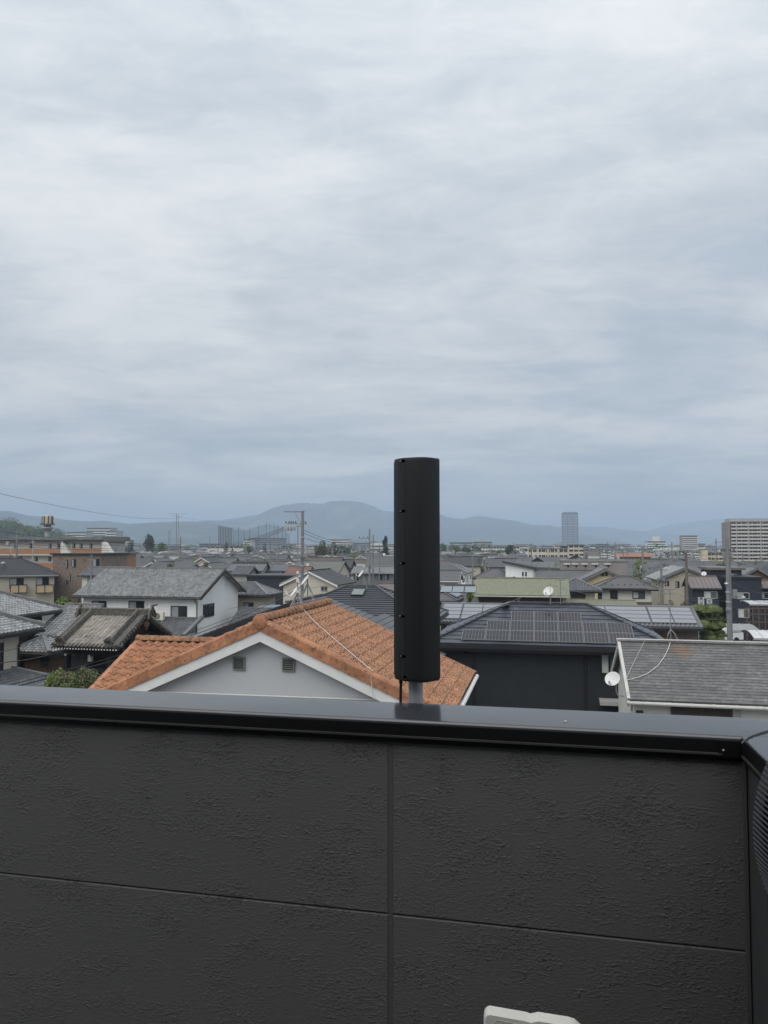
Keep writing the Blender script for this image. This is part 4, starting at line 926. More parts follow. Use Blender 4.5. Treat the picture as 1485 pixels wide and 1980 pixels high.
# modern white house with a single sloping roof
mw = block('white modern house with single pitch black roof', 977, 1030, 1101, 100, 8, w_white, 'house', 'house', None, 0)
sh = MB(); sh.prism([(-mw.w/2-.4, -.5, mw.zt+.9), (mw.w/2+.4, -.5, mw.zt+.05), (mw.w/2+.4, -.5, mw.zt+.3), (-mw.w/2-.4, -.5, mw.zt+1.15)], (0, 9, 0)); sh.build('roof', slate_d, mw.root)
MB().prism([(-mw.w/2, 0, mw.zt-.01), (mw.w/2, 0, mw.zt-.01), (mw.w/2, 0, mw.zt+.05), (-mw.w/2, 0, mw.zt+.88)], (0, 8, 0)).build('upper_wall', w_white, mw.root)
for x in (1011, 1017): window_at(mw.root, 'f', -.003, x, 1110, 3, 8, 'blk_glass')
house('dark slate house with roof stretching right of the white modern house', 1034, 1160, 1120, 1102.5, 'gx', 5.8, .45, w_grey, slate_g, 'slate', o=.5, og=.3, board=trim_blk, course=.35)
s3 = house('grey house with solar panels on its roof left of the school', 985, 1040, 1100, 1087, 'gx', 5.8, .45, w_cream, slate_d, 'slate', o=.4, board=trim_blk, course=.4); panels_on(s3, s3.front, 5, 1, .5, .5, 1.5, 2.0, .06, pvf)
house('small brick red gabled roof in front of the cream school', 1092, 1134, 1084, 1073, 'gy', 5.8, .45, w_brown, M('roof_brown', (.11, .08, .065), .6, .15, 1), 'slate', o=.4, d=7, board=trim_blk)
house('house with little bright vermilion metal roof', 951, 974, 1083, 1080, 'gx', 5.6, .35, w_brown, M('roof_vermilion', (.40, .12, .07), .6, .1, 1), 'metal', o=.3)
mg = block('long mauve grey flat building with white window hoods', 1084, 1212, 1086.5, 130, 8, M('wall_mauve', (.27, .235, .225), .8, .08, .5), par=.1)
for x in (1096, 1112, 1130, 1150, 1174):
    a, t_ = face_hit(mg.root, 'f', x, 1091, 0); MB().box(a.x-.55, a.x+.55, -.45, -.01, a.z-.05, a.z+.12).build('window_hood', trim_wht, mg.root); window_at(mg.root, 'f', -.003, x, 1095, 10, 6, 'grey_mixed')

# navy house with ribbed brown roofs, signs, pine and car park
D9 = 78
n9 = house('navy clad house with ribbed brown metal roof', 1333, 1394, 1137, 1113.5, 'gx', 5.6, .45, w_navy, metal_b, 'metal', o=.35, og=.25, board=trim_blk, wins=[('f', 1374, 1150.5, 24, 14, 'grey_pale')])
n9b = block('taller navy tower block of the brown roofed house', 1372, 1432, 1102, 84, 5, w_navy, 'house', 'house', metal_b, .35); window_at(n9b.root, 'f', -.003, 1419, 1116, 9, 13, 'grey_mixed')
n9c = block('wide navy clad building with grey framed windows behind the grey pole', 1400, 1470, 1120, 80, 8, w_navy, 'building', 'building', trim_blk, .1)
window_at(n9c.root, 'f', -.003, 1437, 1152, 22, 13, 'grey_mixed'); window_at(n9c.root, 'f', -.003, 1438, 1186, 20, 17, 'grey_pale')
n9d = house('navy building with ribbed brown lean-to roof at the right edge', 1456, 1560, 1137, 1122, 'gx', 5.6, .45, w_navy, metal_b, 'metal', o=.4, og=.2, board=trim_blk, wins=[('f', 1477, 1151, 25, 13, 'grey_mixed')])
house('old house with curved dark tiled gable beyond the navy buildings', 1425, 1500, 1120, 1098, 'gy', 5.9, .5, wood_br, kawara_d, 'kawara', o=.5, d=7, ridge=kawara_r, board=kawara_r)
house('weathered house with ribbed grey tile gable left of the navy house', 1268, 1385, 1122, 1097, 'gy', 5.9, .5, w_beige, kawara, 'kawara', o=.6, d=9, ridge=kawara_r, board=kawara_r, wins=[('f', 1290, 1128, 7, 9, 'bronze_mixed'), ('f', 1310, 1130, 7, 12, 'bronze_mixed')])
house('tan sided house between the weathered gable and the navy house', 1310, 1348, 1128, 1116, 'gx', 5.4, .4, w_tan, metal_b, 'metal', o=.3)
def text_obj(body, size, mat, parent, loc, rot):
    cu = bpy.data.curves.new('lettering', 'FONT'); cu.body = body; cu.size = size; cu.align_x = 'CENTER'; cu.align_y = 'CENTER'; cu.extrude = .004; cu.space_line = .85
    o = bpy.data.objects.new('lettering', cu); COL.objects.link(o); dg = bpy.context.evaluated_depsgraph_get(); me = bpy.data.meshes.new_from_object(o.evaluated_get(dg)); bpy.data.objects.remove(o)
    me.materials.clear(); me.materials.append(mat); return link('lettering', me, parent, loc=loc, rot=rot)
def strokes(name, segs, sx, sy, x0, z0, y, t, mat, parent):
    """a character drawn as raised strokes on a unit grid"""
    mb = MB()
    for (a, b, c, d) in segs: mb.bar((x0+a*sx, y, z0+b*sy), (x0+c*sx, y, z0+d*sy), t, .012, up=(0, 1, 0))
    return mb.build(name, mat, parent)
K_DEN = [(.1, .95, .9, .95), (.1, .95, .1, .55), (.9, .95, .9, .55), (.1, .75, .9, .75), (.1, .55, .9, .55), (.5, .95, .5, .3), (.0, .3, 1, .3), (.3, .3, .1, .05), (.7, .3, .9, .05)]
K_KA = [(.05, .7, .95, .7), (.95, .7, .8, .05), (.8, .05, .65, .15), (.45, .95, .4, .5), (.4, .5, .05, .05)]
K_N = [(.1, .85, .35, .7), (.1, .1, .6, .3), (.6, .3, .95, .8)]
K_I = [(.85, .95, .1, .45), (.55, .7, .55, .0)]
K_HA = [(.1, .9, .35, .9), (.1, .9, .1, .5), (.35, .9, .35, .5), (.1, .5, .9, .5), (.6, .95, .6, .5), (.9, .95, .9, .5), (.1, .45, .1, .05), (.1, .05, .9, .05), (.9, .45, .9, .05)]
def sign(label, xc, yt, yb, w, top_mat, low_mat, split, chars, D):
    p = at_d(xc, yt, D); q = at_d(xc, yb, D); wd = w*D/F; r = thing('sign', label, 'sign', (p.x, p.y, 0), -YAW, 'upright signs by the navy house'); hh = p.z-q.z
    zs = q.z+hh*split
    if split > 0: MB().box(-wd/2, wd/2, -.08, .08, q.z, zs).build('panel', low_mat, r)
    MB().box(-wd/2, wd/2, -.08, .08, zs+.002, p.z).build('panel', top_mat, r)
    for sx in (-1, 1): MB().tube([(sx*(wd/2+.03), 0, 0), (sx*(wd/2+.03), 0, p.z+.04)], .03, 6).build('post', trim_gry, r)
    for (segs, f_, sz, m_) in chars: strokes('lettering', segs, wd*.62*sz, wd*.62*sz, -wd*.31*sz, q.z+hh*f_, -.085, wd*.085, m_, r)
ink = M('sign_ink', (.03, .03, .04), .6, 0); sblue = M('sign_blue', (.035, .14, .42), .5, .05, 2)
sign('white upright sign with black characters beside the navy house', 1355.5, 1155, 1183, 9.5, plast_w, plast_w, 0, [(K_DEN, .78, 1, ink), (K_KA, .53, 1, ink), (K_N, .28, 1, ink), (K_I, .04, 1, ink)], 74)
sign('blue and white upright sign beside the navy house', 1371.5, 1159, 1183, 8, plast_w, sblue, .66, [(K_HA, .72, .9, ink), (K_I, .42, 1, plast_w), (K_KA, .2, 1, plast_w), (K_N, .0, .9, plast_w)], 74)
# =============================================================== GREENERY
def leaves(mb, c, rad, n, size, r, shell=.55, flat=.5):
    """n small leaf-like quads spread through an ellipsoid, thicker towards its outside"""
    for _ in range(n):
        while True:
            v = Vector((r.uniform(-1, 1), r.uniform(-1, 1), r.uniform(-1, 1)))
            if .001 < v.length < 1: break
        k = shell+(1-shell)*r.random()**.6; d = v.normalized(); p = Vector((c[0]+d.x*rad[0]*k, c[1]+d.y*rad[1]*k, c[2]+d.z*rad[2]*k))
        nn = (d*flat+Vector((r.uniform(-1, 1), r.uniform(-1, 1), r.uniform(-.3, 1.2)))).normalized(); a = nn.orthogonal().normalized(); a = Matrix.Rotation(r.uniform(0, 6.28), 3, nn) @ a; b = nn.cross(a)
        s = size*r.uniform(.6, 1.3); mb.face([p-a*s, p-b*s*.55, p+a*s, p+b*s*.55], 0)
def tree(name, label, x, yt, w, D, mat, yb=None, n=900, group=None, seed=0, conic=False, cat='tree', zb=None, leafs=None):
    r = random.Random(seed+int(x*13+yt*7)); top = at_d(x, yt, D); wm_ = w*D/F; base = zb if zb is not None else 0.0
    ht = top.z-base; root = thing(name, label, cat, (top.x, top.y, base), r.random()*6, group); c = MB(); t = MB(); lf = leafs or wm_*.045
    c0 = min((at_d(x, yb, D).z-base) if yb else ht*.3, ht*.22); n = int(n*1.9)
    if conic:
        k = 0
        for i in range(9):
            f_ = i/9; z = c0+(ht-c0)*f_; rr = wm_/2*1.25*(1-f_*.86)**.8
            for a in range(max(3, int(9*(1-f_*.7)))):
                an = r.random()*6.28; q = rr*r.uniform(.3, .8); leaves(c, (q*math.cos(an), q*math.sin(an), z+r.uniform(0, .1)*ht), (rr*.42, rr*.42, (ht-c0)*.10), n//30, lf*1.3, r)
        leaves(c, (0, 0, ht*.95), (wm_*.07, wm_*.07, ht*.06), n//30, lf, r)
    else:
        nb = 13; cz = (c0+ht)/2; hz_ = (ht-c0)/2
        for i in range(nb):
            an = r.random()*6.28; ph = r.uniform(-.9, .95); q = math.sqrt(1-ph*ph)*r.uniform(.3, .72)
            rr = r.uniform(.30, .46); cc = (q*wm_/2*math.cos(an), q*wm_/2*math.sin(an), cz+ph*hz_*.66); leaves(c, cc, (wm_/2*rr, wm_/2*rr, hz_*rr*.9), n//nb, lf, r)
        for i in range(5):
            an = i*1.26+r.random(); q = wm_*.22; t.tube([(0, 0, max(.2, c0*.6)), (q*.4*math.cos(an), q*.4*math.sin(an), (c0+cz)/2), (q*math.cos(an), q*math.sin(an), cz+hz_*.3)], wm_*.02, 5, r2=wm_*.008)
    t.tube([(0, 0, 0), (wm_*.01, 0, max(c0, ht*.3)), (0, 0, ht*.8)], max(.08, wm_*.045), 7, r2=max(.03, wm_*.012))
    t.build('trunk', bark, root); c.build('crown', mat, root); return root
FT = 'trees standing among the distant roofs'
tree('tree', 'dark round tree among the grey roofs left of the thin radio mast', 287, 1032, 30, 420, leaf_d, 1056, 1400, FT)
tree('tree', 'smaller dark tree beside the white flats on the left', 249, 1042, 24, 420, leaf_d, 1056, 900, FT)
tree('tree', 'bright bushy tree low behind the thin radio mast', 311, 1047, 26, 400, leaf, 1058, 700, FT)
tree('bamboo_clump', 'tall brownish bamboo clump right of the large utility pole', 621, 1043, 34, 260, leaf_bam, 1076, 1600, FT, conic=False)
tree('bamboo_clump', 'brownish green clump at the right end of the bamboo', 645, 1046, 28, 265, leaf_o, 1076, 1300, FT)
tree('tree', 'leafy green tree joining the bamboo clump', 663, 1050, 34, 255, leaf, 1077, 1300, FT)
tree('tree', 'low light green tree in front of the bamboo clump', 681, 1064, 30, 230, leaf_y, 1080, 900, FT)
tree('tree', 'round green tree left of the far utility pole', 703, 1056, 24, 260, leaf, 1071, 900, FT)
tree('conifer', 'dark pointed conifer just left of the black panel antenna', 745, 1041, 20, 280, leaf_d, 1070, 1500, FT, conic=True)
for i, (x, y, w, lab, mt) in enumerate(((858, 1048, 26, 'pale green tree touching the right side of the black panel antenna', leaf), (879, 1051, 28, 'second pale green tree right of the black panel antenna', leaf), (900, 1055, 26, 'darker tree at the end of the pale green row', leaf_d), (925, 1056, 22, 'dark tree before the long white school block', leaf_d))):
    tree('tree', lab, x, y, w, 430, mt, 1070, 900, FT)
tree('tree', 'broad bright green tree at the right of the white school block', 965, 1062, 30, 330, leaf, 1076, 1000, FT)
tree('tree', 'dark green tree with dense round crown left of the cream school', 988, 1052, 28, 345, leaf_d, 1074, 1400, FT)
tree('tree', 'olive tree topping the roofs behind the white house ridge', 402, 1079, 34, 125, leaf_o, 1092, 1500, 'garden trees between the houses')
tree('tree', 'low yellowish tree behind the left half of the white house roof', 330, 1086, 30, 118, leaf_o, 1099, 900, 'garden trees between the houses')
tree('tree', 'dark tree in front of the grey driving range flats', 512, 1046, 13, 430, leaf_d, 1057, 600, FT)
tree('tree', 'light green tree under the driving range net', 482, 1052, 26, 330, leaf, 1063, 700, FT)
tree('tree', 'dark tree beneath the tall grey net towers', 436, 1045, 14, 430, leaf_d, 1056, 600, FT)
tree('tree', 'small dark tree near the right edge by the tall flats', 1462, 1080, 22, 160, leaf_o, 1092, 700, FT)
# near shrubs
def shrub(label, x, yt, w, D, mat, h, n, size, seed):
    r = random.Random(seed); top = at_d(x, yt, D); wm_ = w*D/F; root = thing('shrub', label, 'shrub', (top.x, top.y, top.z-h), 0, 'shrubs in the gardens below'); c = MB(); t = MB()
    for i in range(26):
        an = r.random()*6.28; q = r.random()**.5*wm_*.40; z = h*r.uniform(.45, .86)*(1-.3*(q/(wm_*.40))**2); leaves(c, (q*math.cos(an), q*.8*math.sin(an), z), (wm_*.15, wm_*.15, h*.16), n//26, size, r, .3)
        t.tube([(0, 0, 0), (q*.4*math.cos(an), q*.4*math.sin(an), z*.6), (q*math.cos(an), q*math.sin(an), z)], .03, 4, r2=.01)
    for i in range(26):
        an = r.random()*6.28; q = r.random()**.5*wm_*.42; z = h*r.uniform(.7, .92); p = Vector((q*math.cos(an), q*.8*math.sin(an), z*(1-.3*(q/(wm_*.45))**2))); t.tube([p*.75, p, p+Vector((r.uniform(-.08, .08), r.uniform(-.08, .08), .2))], .008, 3)
    tz = top.z-h
    for i in range(14 if tz > .3 else 0):
        an = r.random()*6.28; q = r.random()**.5*wm_*.3; leaves(c, (q*math.cos(an), q*math.sin(an), -tz*r.uniform(.0, .85)+h*.3), (wm_*.2, wm_*.2, .5), n//40, size*1.3, r, .3)
    t.build('stems', bark, root); c.build('foliage', mat, root)
    if tz > .3: MB().tube([(0, 0, -tz), (0, 0, .1)], .09, 6).build('trunk', bark, root)
shrub('bushy green and russet shrub left of the terracotta wing', 152, 1284, 120, 27.5, M('leaf_mixed', (.085, .115, .035), .6, .45, 2.5, col2=(.12, .085, .055), c2scale=2.2, c2lo=.5, c2hi=.66), 2.0, 15000, .042, 1)
shrub('fresh green shrub top beside the low tiled roof', 112, 1290, 56, 29, leaf_y, 2.0, 5000, .045, 2)
shrub('light green shrub between the beige flats and the white house', 128, 1146, 44, 62, leaf_y, 3.2, 2600, .10, 3)
shrub('darker shrub behind the temple roof corner', 150, 1153, 34, 60, leaf, 3.0, 1500, .10, 4)
shrub('small bright plant growing over the wet slate roof', 909, 1139, 16, 62, leaf_y, 1.3, 500, .07, 6)
shrub('spiky grey green pine shrub left of the clipped pine', 1292, 1157, 60, 66, leaf_o, 3.2, 2600, .09, 7)
shrub('thin pine branches behind the pale solar roof', 1325, 1159, 36, 64, leaf_o, 2.8, 1400, .09, 8)
# cloud-pruned pine: separate clipped pads on a leaning trunk
pine = at_d(1366, 1300, 50); pr_ = thing('clipped_pine', 'large green pine clipped into rounded pads beside the grey pole', 'pine tree', (pine.x, pine.y, 0), 0)
r = random.Random(5); tk = MB()
tk.tube([(0, 0, 0), (.3, .1, 1.6), (-.1, 0, 3.2), (.2, 0, 4.8), (0, 0, 5.6)], .22, 8, r2=.08)
pads = [(1353, 1180, 36, 24), (1377, 1182, 38, 26), (1352, 1196, 30, 18), (1340, 1190, 22, 14), (1373, 1198, 30, 18), (1358, 1211, 34, 24), (1336, 1198, 22, 16), (1381, 1214, 28, 18), (1391, 1199, 20, 13), (1386, 1223, 26, 16), (1367, 1226, 26, 16), (1392, 1211, 18, 18), (1372, 1236, 30, 18), (1389, 1240, 24, 16), (1395, 1230, 18, 13), (1366, 1184, 24, 14)]
for i, (x, y, w, h_) in enumerate(pads):
    dy = r.uniform(-.7, .7)+(-.6 if y > 1205 else .3); p = at_d(x, y, pine.y+dy); rx, rz = w*50/F/2, h_*50/F/2; mb = MB(); c = p-Vector(pr_.location); ry = rx*.9
    for j in range(9):
        th = math.pi*j/8
        for k in range(16):
            an = 2*math.pi*k/16; s = 1+.06*math.sin(3*an+i)+r.uniform(-.03, .03); zz = math.cos(th)*rz*(1.0 if th < math.pi/2 else .45)
            mb.v.append((c.x+math.sin(th)*math.cos(an)*rx*s, c.y+math.sin(th)*math.sin(an)*ry*s, c.z+zz))
    for j in range(8):
        for k in range(16): k2 = (k+1) % 16; mb.f.append((j*16+k, (j+1)*16+k, (j+1)*16+k2, j*16+k2)); mb.m.append(0); mb.sm.append(True)
    for _ in range(330):
        th = math.acos(r.uniform(-.35, 1)); an = r.random()*6.28; d = Vector((math.sin(th)*math.cos(an), math.sin(th)*math.sin(an), math.cos(th))); q = Vector((c.x+d.x*rx, c.y+d.y*ry, c.z+d.z*rz*(1 if d.z > 0 else .45)))
        e = (d+Vector((r.uniform(-.5, .5), r.uniform(-.5, .5), r.uniform(.1, .6)))).normalized()*.11; a = d.orthogonal().normalized()*.018; a = Matrix.Rotation(r.random()*6.28, 3, d) @ a
        mb.face([q-a, q+a, q+e], 0)
    mb.build('foliage_pad', leaf_p, pr_); tk.tube([(0.1, 0, max(.4, c.z-.9)), (c.x*.6, c.y*.6, c.z-.35), (c.x, c.y, c.z-.1)], .07, 5, r2=.03)
tk.build('trunk', bark, pr_)
# wooded hill on the left skyline
hp_ = [(-260, 1000), (-120, 996), (-40, 1002), (0, 1006), (25, 1008), (40, 1015), (60, 1022), (80, 1022), (105, 1028), (125, 1036), (160, 1050), (190, 1057)]
ridge_line('hill', hp_, 760, 130, 21, 6)
r = random.Random(77); hf = MB(); hf2 = MB()
for (a, b) in zip(hp_[:-1], hp_[1:]):
    for i in range(16):
        f_ = r.random(); x = a[0]+(b[0]-a[0])*f_; y = a[1]+(b[1]-a[1])*f_; D = 760-r.random()*110; yy = y+(1057-y)*r.random()**1.4*.8
        p = at_d(x, yy, D); s = r.uniform(2.8, 5.5); leaves(hf if r.random() < .5 else hf2, (p.x, p.y, p.z), (s*1.2, s, s*.85), 130, .55, r, .5)
hf.build('wooded_hill', M('leaf_hill', (.10, .145, .040), .7, .4, .06), None, kind='stuff'); hf2.build('wooded_hill', M('leaf_hill_dark', (.045, .068, .026), .7, .4, .06), None, kind='stuff')

# =============================================================== FAR BUILDINGS
def slab(label, xl, xr, yt, yb_, D, depth, wall, floors, fh=None, name='apartment_building', cat='apartment', bays=0, band=None, rail=None, group=None, roof=True, yaw=True):
    """far block: body, balcony rail per storey and dark recessed windows"""
    b = block(label, xl, xr, yt, D, depth, wall, name, cat, w_concd, .3 if roof else 0, group=group); zb = max(0, at_d((xl+xr)/2, yb_, D).z); fh = (b.zt-zb)/floors
    wme = {}
    for k in range(floors):
        z = b.zt-(k+1)*fh
        if rail: MB().box(-b.w/2-.05, b.w/2+.05, -1.1, -.02, z-.1, z+fh*.42).build('balcony', rail, b.root)
        if bays:
            bw = b.w/bays
            if 'w' not in wme:
                m_ = MB(); m_.box(-bw*.40, bw*.40, -.06, .0, 0, fh*.46, 0); m_.box(-bw*.02, bw*.02, -.09, -.06, 0, fh*.46, 1); wme['w'] = m_.mesh('window', [glass, trim_gry])
            for i in range(bays): link('window', wme['w'], b.root, loc=(-b.w/2+bw*(i+.5), -.003, z+fh*.44))
        else: MB().box(-b.w/2+.3, b.w/2-.3, -.05, -.003, z+fh*.40, z+fh*.86).build('window_band', band or glass, b.root)
    return b
hr = slab('tall slab of beige flats with rows of balconies at the right edge', 1413, 1560, 1009, 1092, 330, 12, M('wall_highrise', (.36, .335, .30), .8, .06, .2), 12, rail=M('balcony_beige', (.50, .475, .42), .8, .05, .3), bays=14)
MB().box(-hr.w/2-1.4, -hr.w/2-.31, -.2, 11, 0, hr.zt).build('stair_tower', M('wall_taupe', (.25, .22, .19), .8, .06, .2), hr.root); MB().box(-hr.w/2-.3, hr.w/2, .4, 10, hr.zt+.29, hr.zt+1.6).build('roof_parapet', w_conc, hr.root)
for k in range(7): MB().box(-hr.w/2+2+k*5.0, -hr.w/2+2.35+k*5.0, -1.15, -.01, 0, hr.zt-.1).build('divider', w_conc, hr.root)
m1 = slab('pale mid rise flats with a square rooftop tank room', 1251, 1287, 1047, 1063, 620, 14, w_ivory, 4, rail=trim_wht); MB().box(-2.5, 3, 3, 9, m1.zt+.3, m1.zt+4.4).build('tank_room', w_ivory, m1.root)
m2 = slab('taller brown sided flats with curved pale balconies', 1319, 1348, 1036, 1066, 600, 13, M('wall_fawn', (.30, .265, .235), .8, .06, .2), 8, rail=w_ivory)
slab('long low white hall beside the pale mid rise flats', 1272, 1313, 1058, 1066, 560, 14, w_ivory, 1, name='hall', cat='building', band=trim_wht)
slab('small cream block with a stair tower near the tall flats', 1360, 1396, 1069, 1086, 300, 10, M('wall_butter', (.55, .49, .33), .8, .06, .3), 2, bays=5, name='building', cat='building')
MBt = block('thin cream stair tower attached to the small cream block', 1358, 1368, 1063, 298, 4, M('wall_butter', (.55, .49, .33)), 'tower', 'tower', par=.1)
slab('long orange roofed two storey building on the right', 1191, 1257, 1078, 1086, 270, 9, w_tan, 1, bays=9, name='building', cat='building')
ob = [o for o in COL.objects if o.get('label') == 'long orange roofed two storey building on the right'][0]
orf = MB(); w_ = 66*270/F; slope(orf, (-w_/2-.5, -.8, at_d(1224, 1078, 270).z+.3), (w_/2+.5, -.8, at_d(1224, 1078, 270).z+.3), (w_/2+.5, 4.5, at_d(1224, 1078, 270).z+1.5), (-w_/2-.5, 4.5, at_d(1224, 1078, 270).z+1.5), 'plain'); orf.build('pitched_roof', M('roof_orange', (.27, .12, .07), .7, .1, 1), ob)
# white public housing slabs, row behind row
rw = random.Random(4); dl = ['white public housing slab with balconies in the right distance']
for i, (xl, xr, yt, D) in enumerate(((1134, 1166, 1064, 520), (1168, 1206, 1062.5, 560), (1208, 1250, 1063, 540), (1257, 1300, 1067, 430), (1302, 1338, 1066, 440), (1339, 1360, 1067, 430), (1132, 1180, 1068, 420), (1182, 1240, 1070, 400), (1236, 1262, 1061, 580))):
    slab('white public housing slab with rows of pale balconies in the right distance', xl, xr, yt, yt+rw.choice((14, 15, 16)), D, 10, w_ivory, 3, rail=trim_wht, bays=max(4, int((xr-xl)/6)), group='white public housing slabs in the right distance')
sc1 = slab('long cream school wing with tall window bays', 1021, 1098, 1061, 1083, 300, 9, M('wall_school', (.55, .50, .40), .8, .05, .3), 2, bays=9, name='school', cat='school')
for k in range(5): MB().box(-sc1.w/2+k*sc1.w/4-.25, -sc1.w/2+k*sc1.w/4+.25, -.5, -.01, 0, sc1.zt).build('pier', M('wall_school', (0, 0, 0)), sc1.root)
slab('taller plain cream school block at the right end of its wing', 1099, 1129, 1054, 1078, 297, 10, M('wall_school', (0, 0, 0)), 3, bays=3, name='school', cat='school')
slab('grey rooftop hut on the cream school', 1082, 1098, 1056, 1061, 304, 6, w_conc, 1, name='building', cat='building')
slab('long white school block behind the dark trees', 905, 1004, 1057, 1070, 470, 10, w_ivory, 2, bays=18, name='school', cat='school')
slab('grey glazed building above the white school block', 915, 950, 1048, 1057, 640, 12, w_grey, 2, bays=10, name='building', cat='building')
slab('low grey flats above the trees right of the black panel antenna', 869, 912, 1049, 1058, 700, 12, w_grey, 2, bays=12, name='building', cat='building')
slab('small grey box building left of the cream school', 1024, 1037, 1055, 1061, 620, 8, w_grey, 2, bays=3, name='building', cat='building')
# steel gantry seen against the hills
gp = at_d(1170, 1058, 700); gr = thing('gantry', 'dark steel gantry standing above the white slabs', 'gantry', (gp.x, gp.y, 0), -YAW); z1 = at_d(1170, 1059, 700).z; gm = MB(); gm.box(-8.2, 8.2, -1, 1, z1-.2, z1+1.6); gm.build('deck', w_dkgrey, gr)
for x in (-6.5, -2, 2, 6.5): MB().box(x-.5, x+.5, -.5, .5, 0, z1-.2).build('leg', w_dkgrey, gr)
# glass tower by the lake
tb = at_d(1102, 992, 2000); tr_ = thing('tower_block', 'slender blue grey glass tower alone against the hills', 'tower', (tb.x, tb.y, 0), -YAW); zt = tb.z; tw2 = 30.5*2000/F
MB().box(-tw2/2, tw2/2, 0, 34, 0, zt).build('wall', M('tower_grey', (.10, .115, .13), .5, .06, .02), tr_); nf = 22
fl = MB()
for k in range(nf): 
    z = zt-3-(k+1)*(zt-3)/nf; MB().box(-tw2/2-.3, tw2/2+.3, -1.0, -.01, z, z+1.3).build('balcony', M('tower_rail', (.36, .38, .40), .4, .05, .02) if k > 7 or k % 2 else M('tower_rail_pale', (.55, .57, .58), .4, .05, .02), tr_)
    
for x in (-1, -.33, .33, 1): MB().box(x*(tw2/2-1.2)-.9, x*(tw2/2-1.2)+.9, -1.25, -1.01, 0, zt).build('pier', M('tower_grey', (0, 0, 0)), tr_)
MB().box(-tw2/2+2, tw2/2-2, 4, 28, zt, zt+2.5).build('roof_screen', w_dkgrey, tr_)
for x in (-9, 2, 12): MB().tube([(x, 10, zt+2.4), (x, 10, zt+7)], .5, 5).build('mast', w_dkgrey, tr_)
# stepped flats (hospital like) on the left
for i, (xl, xr, yt, D, fl_, lab) in enumerate(((129, 166, 1029, 900, 3, 'lowest wing of the stepped pale flats before the left hills'), (167, 213, 1021, 940, 4, 'highest block of the stepped pale flats before the left hills'), (200, 234, 1038, 880, 4, 'front block of the stepped pale flats before the left hills'), (205, 225, 1027, 930, 3, 'middle block of the stepped pale flats before the left hills'))):
    slab(lab, xl, xr, yt, yt+fl_*4.6, D, 16, w_grey, fl_, rail=w_ivory)
s = block('small white flats with a square sign left of the round tree', 232, 240, 1046, 500, 8, plast_w, par=.1)
slab('grey long flats behind the driving range poles', 480, 544, 1041, 1055, 700, 14, M('wall_grey_blue', (.22, .235, .25), .8, .06, .2), 4, bays=16); slab('pale end block of the grey long flats', 471, 484, 1043, 1056, 690, 14, w_ivory, 3, bays=2)
slab('distant white flats behind the bamboo clump', 639, 676, 1043, 1056, 900, 14, w_ivory, 3, bays=10); slab('distant grey offices between bamboo and conifer', 682, 738, 1050, 1062, 900, 14, M('wall_grey_blue', (0, 0, 0)), 3, bays=14)
slab('long low pale factory left of the large utility pole', 400, 470, 1057.5, 1062, 520, 12, w_ivory, 1, bays=8, name='factory', cat='factory')
# golf driving range: grey net towers and a net hung between poles
for i in range(9):
    x = 423.5+i*3.1; p = at_d(x, 1017+i*.45, 900); MB().box(p.x-.62, p.x+.62, p.y-.6, p.y+.6, 0, p.z).build('net_tower', M('net_tower_grey', (.10, .115, .13), .7, .05, .1), None, label='tall grey net tower in the tight row left of the driving range net', category='net tower', group='grey net towers of the driving range')
netm = bpy.data.materials.new('netting'); netm.use_nodes = True; n_ = netm.node_tree; n_.nodes.clear(); a_ = n_.nodes.new('ShaderNodeOutputMaterial'); b_ = n_.nodes.new('ShaderNodeMixShader'); c_ = n_.nodes.new('ShaderNodeBsdfTransparent'); d_ = n_.nodes.new('ShaderNodeBsdfDiffuse'); d_.inputs[0].default_value = (.05, .06, .07, 1); b_.inputs[0].default_value = .25
n_.links.new(c_.outputs[0], b_.inputs[1]); n_.links.new(d_.outputs[0], b_.inputs[2]); n_.links.new(b_.outputs[0], a_.inputs[0])
pp = [(452, 1027), (461, 1023), (472, 1027), (483, 1023), (500, 1018), (515, 1014), (522, 1015), (530, 1016), (537, 1017), (546, 1021), (553, 1028), (559, 1036)]
nb_ = thing('driving_range_net', 'tall see-through driving range net hung between thin poles', 'net', tuple(at_d(505, 1050, 900).xy)+(0,)); o0 = Vector(nb_.location); nm = MB(); P_ = [at_d(x, y, 900+((x-452)*.2)) for x, y in pp]
for a, b in zip(P_[:-1], P_[1:]): nm.face([Vector((a.x, a.y, 0))-o0, Vector((b.x, b.y, 0))-o0, b-o0, a-o0])
nm.build('netting', netm, nb_)
for a in P_: MB().tube([Vector((a.x, a.y, 0))-o0, a+Vector((0, 0, 2.5))-o0], .45, 5, r2=.3).build('pole', w_dkgrey, nb_)
# water tower
D = 190; t0 = at_d(92, 996, D); wt = thing('water_tower', 'cream water tank tower rising over the orange balconied apartments', 'water tower', (t0.x, t0.y, 0), -YAW); z = t0.z; k = D/F
tk = MB(); R_ = 9.5*k
tk.lathe([(0, z), (R_*.9, z-.1), (R_, z-.5), (R_, z-18*k+.3), (R_*.9, z-18*k)], 8, Matrix.Identity(4)); 
for ps in range(len(tk.sm)): tk.sm[ps] = False
tk.build('tank', M('tank_cream', (.55, .48, .35), .7, .1, .5, col2=(.3, .25, .18), c2scale=.8, c2lo=.55, c2hi=.75, stretch=(2, 2, .3)), wt)
for j in range(8): a = j*math.pi/4; MB().box(-.16, .16, -.1, .1, z-18*k, z-.3).build('rib', w_dkgrey, wt).matrix_local = Matrix.Rotation(a, 4, 'Z') @ Matrix.Translation((0, -R_-.02, 0))
dk = MB(); dk.lathe([(0, z-18.6*k), (13*k, z-18.6*k), (13*k, z-19.6*k), (0, z-19.6*k)], 12, Matrix.Identity(4)); dk.build('deck', w_dkgrey, wt)
rl = MB()
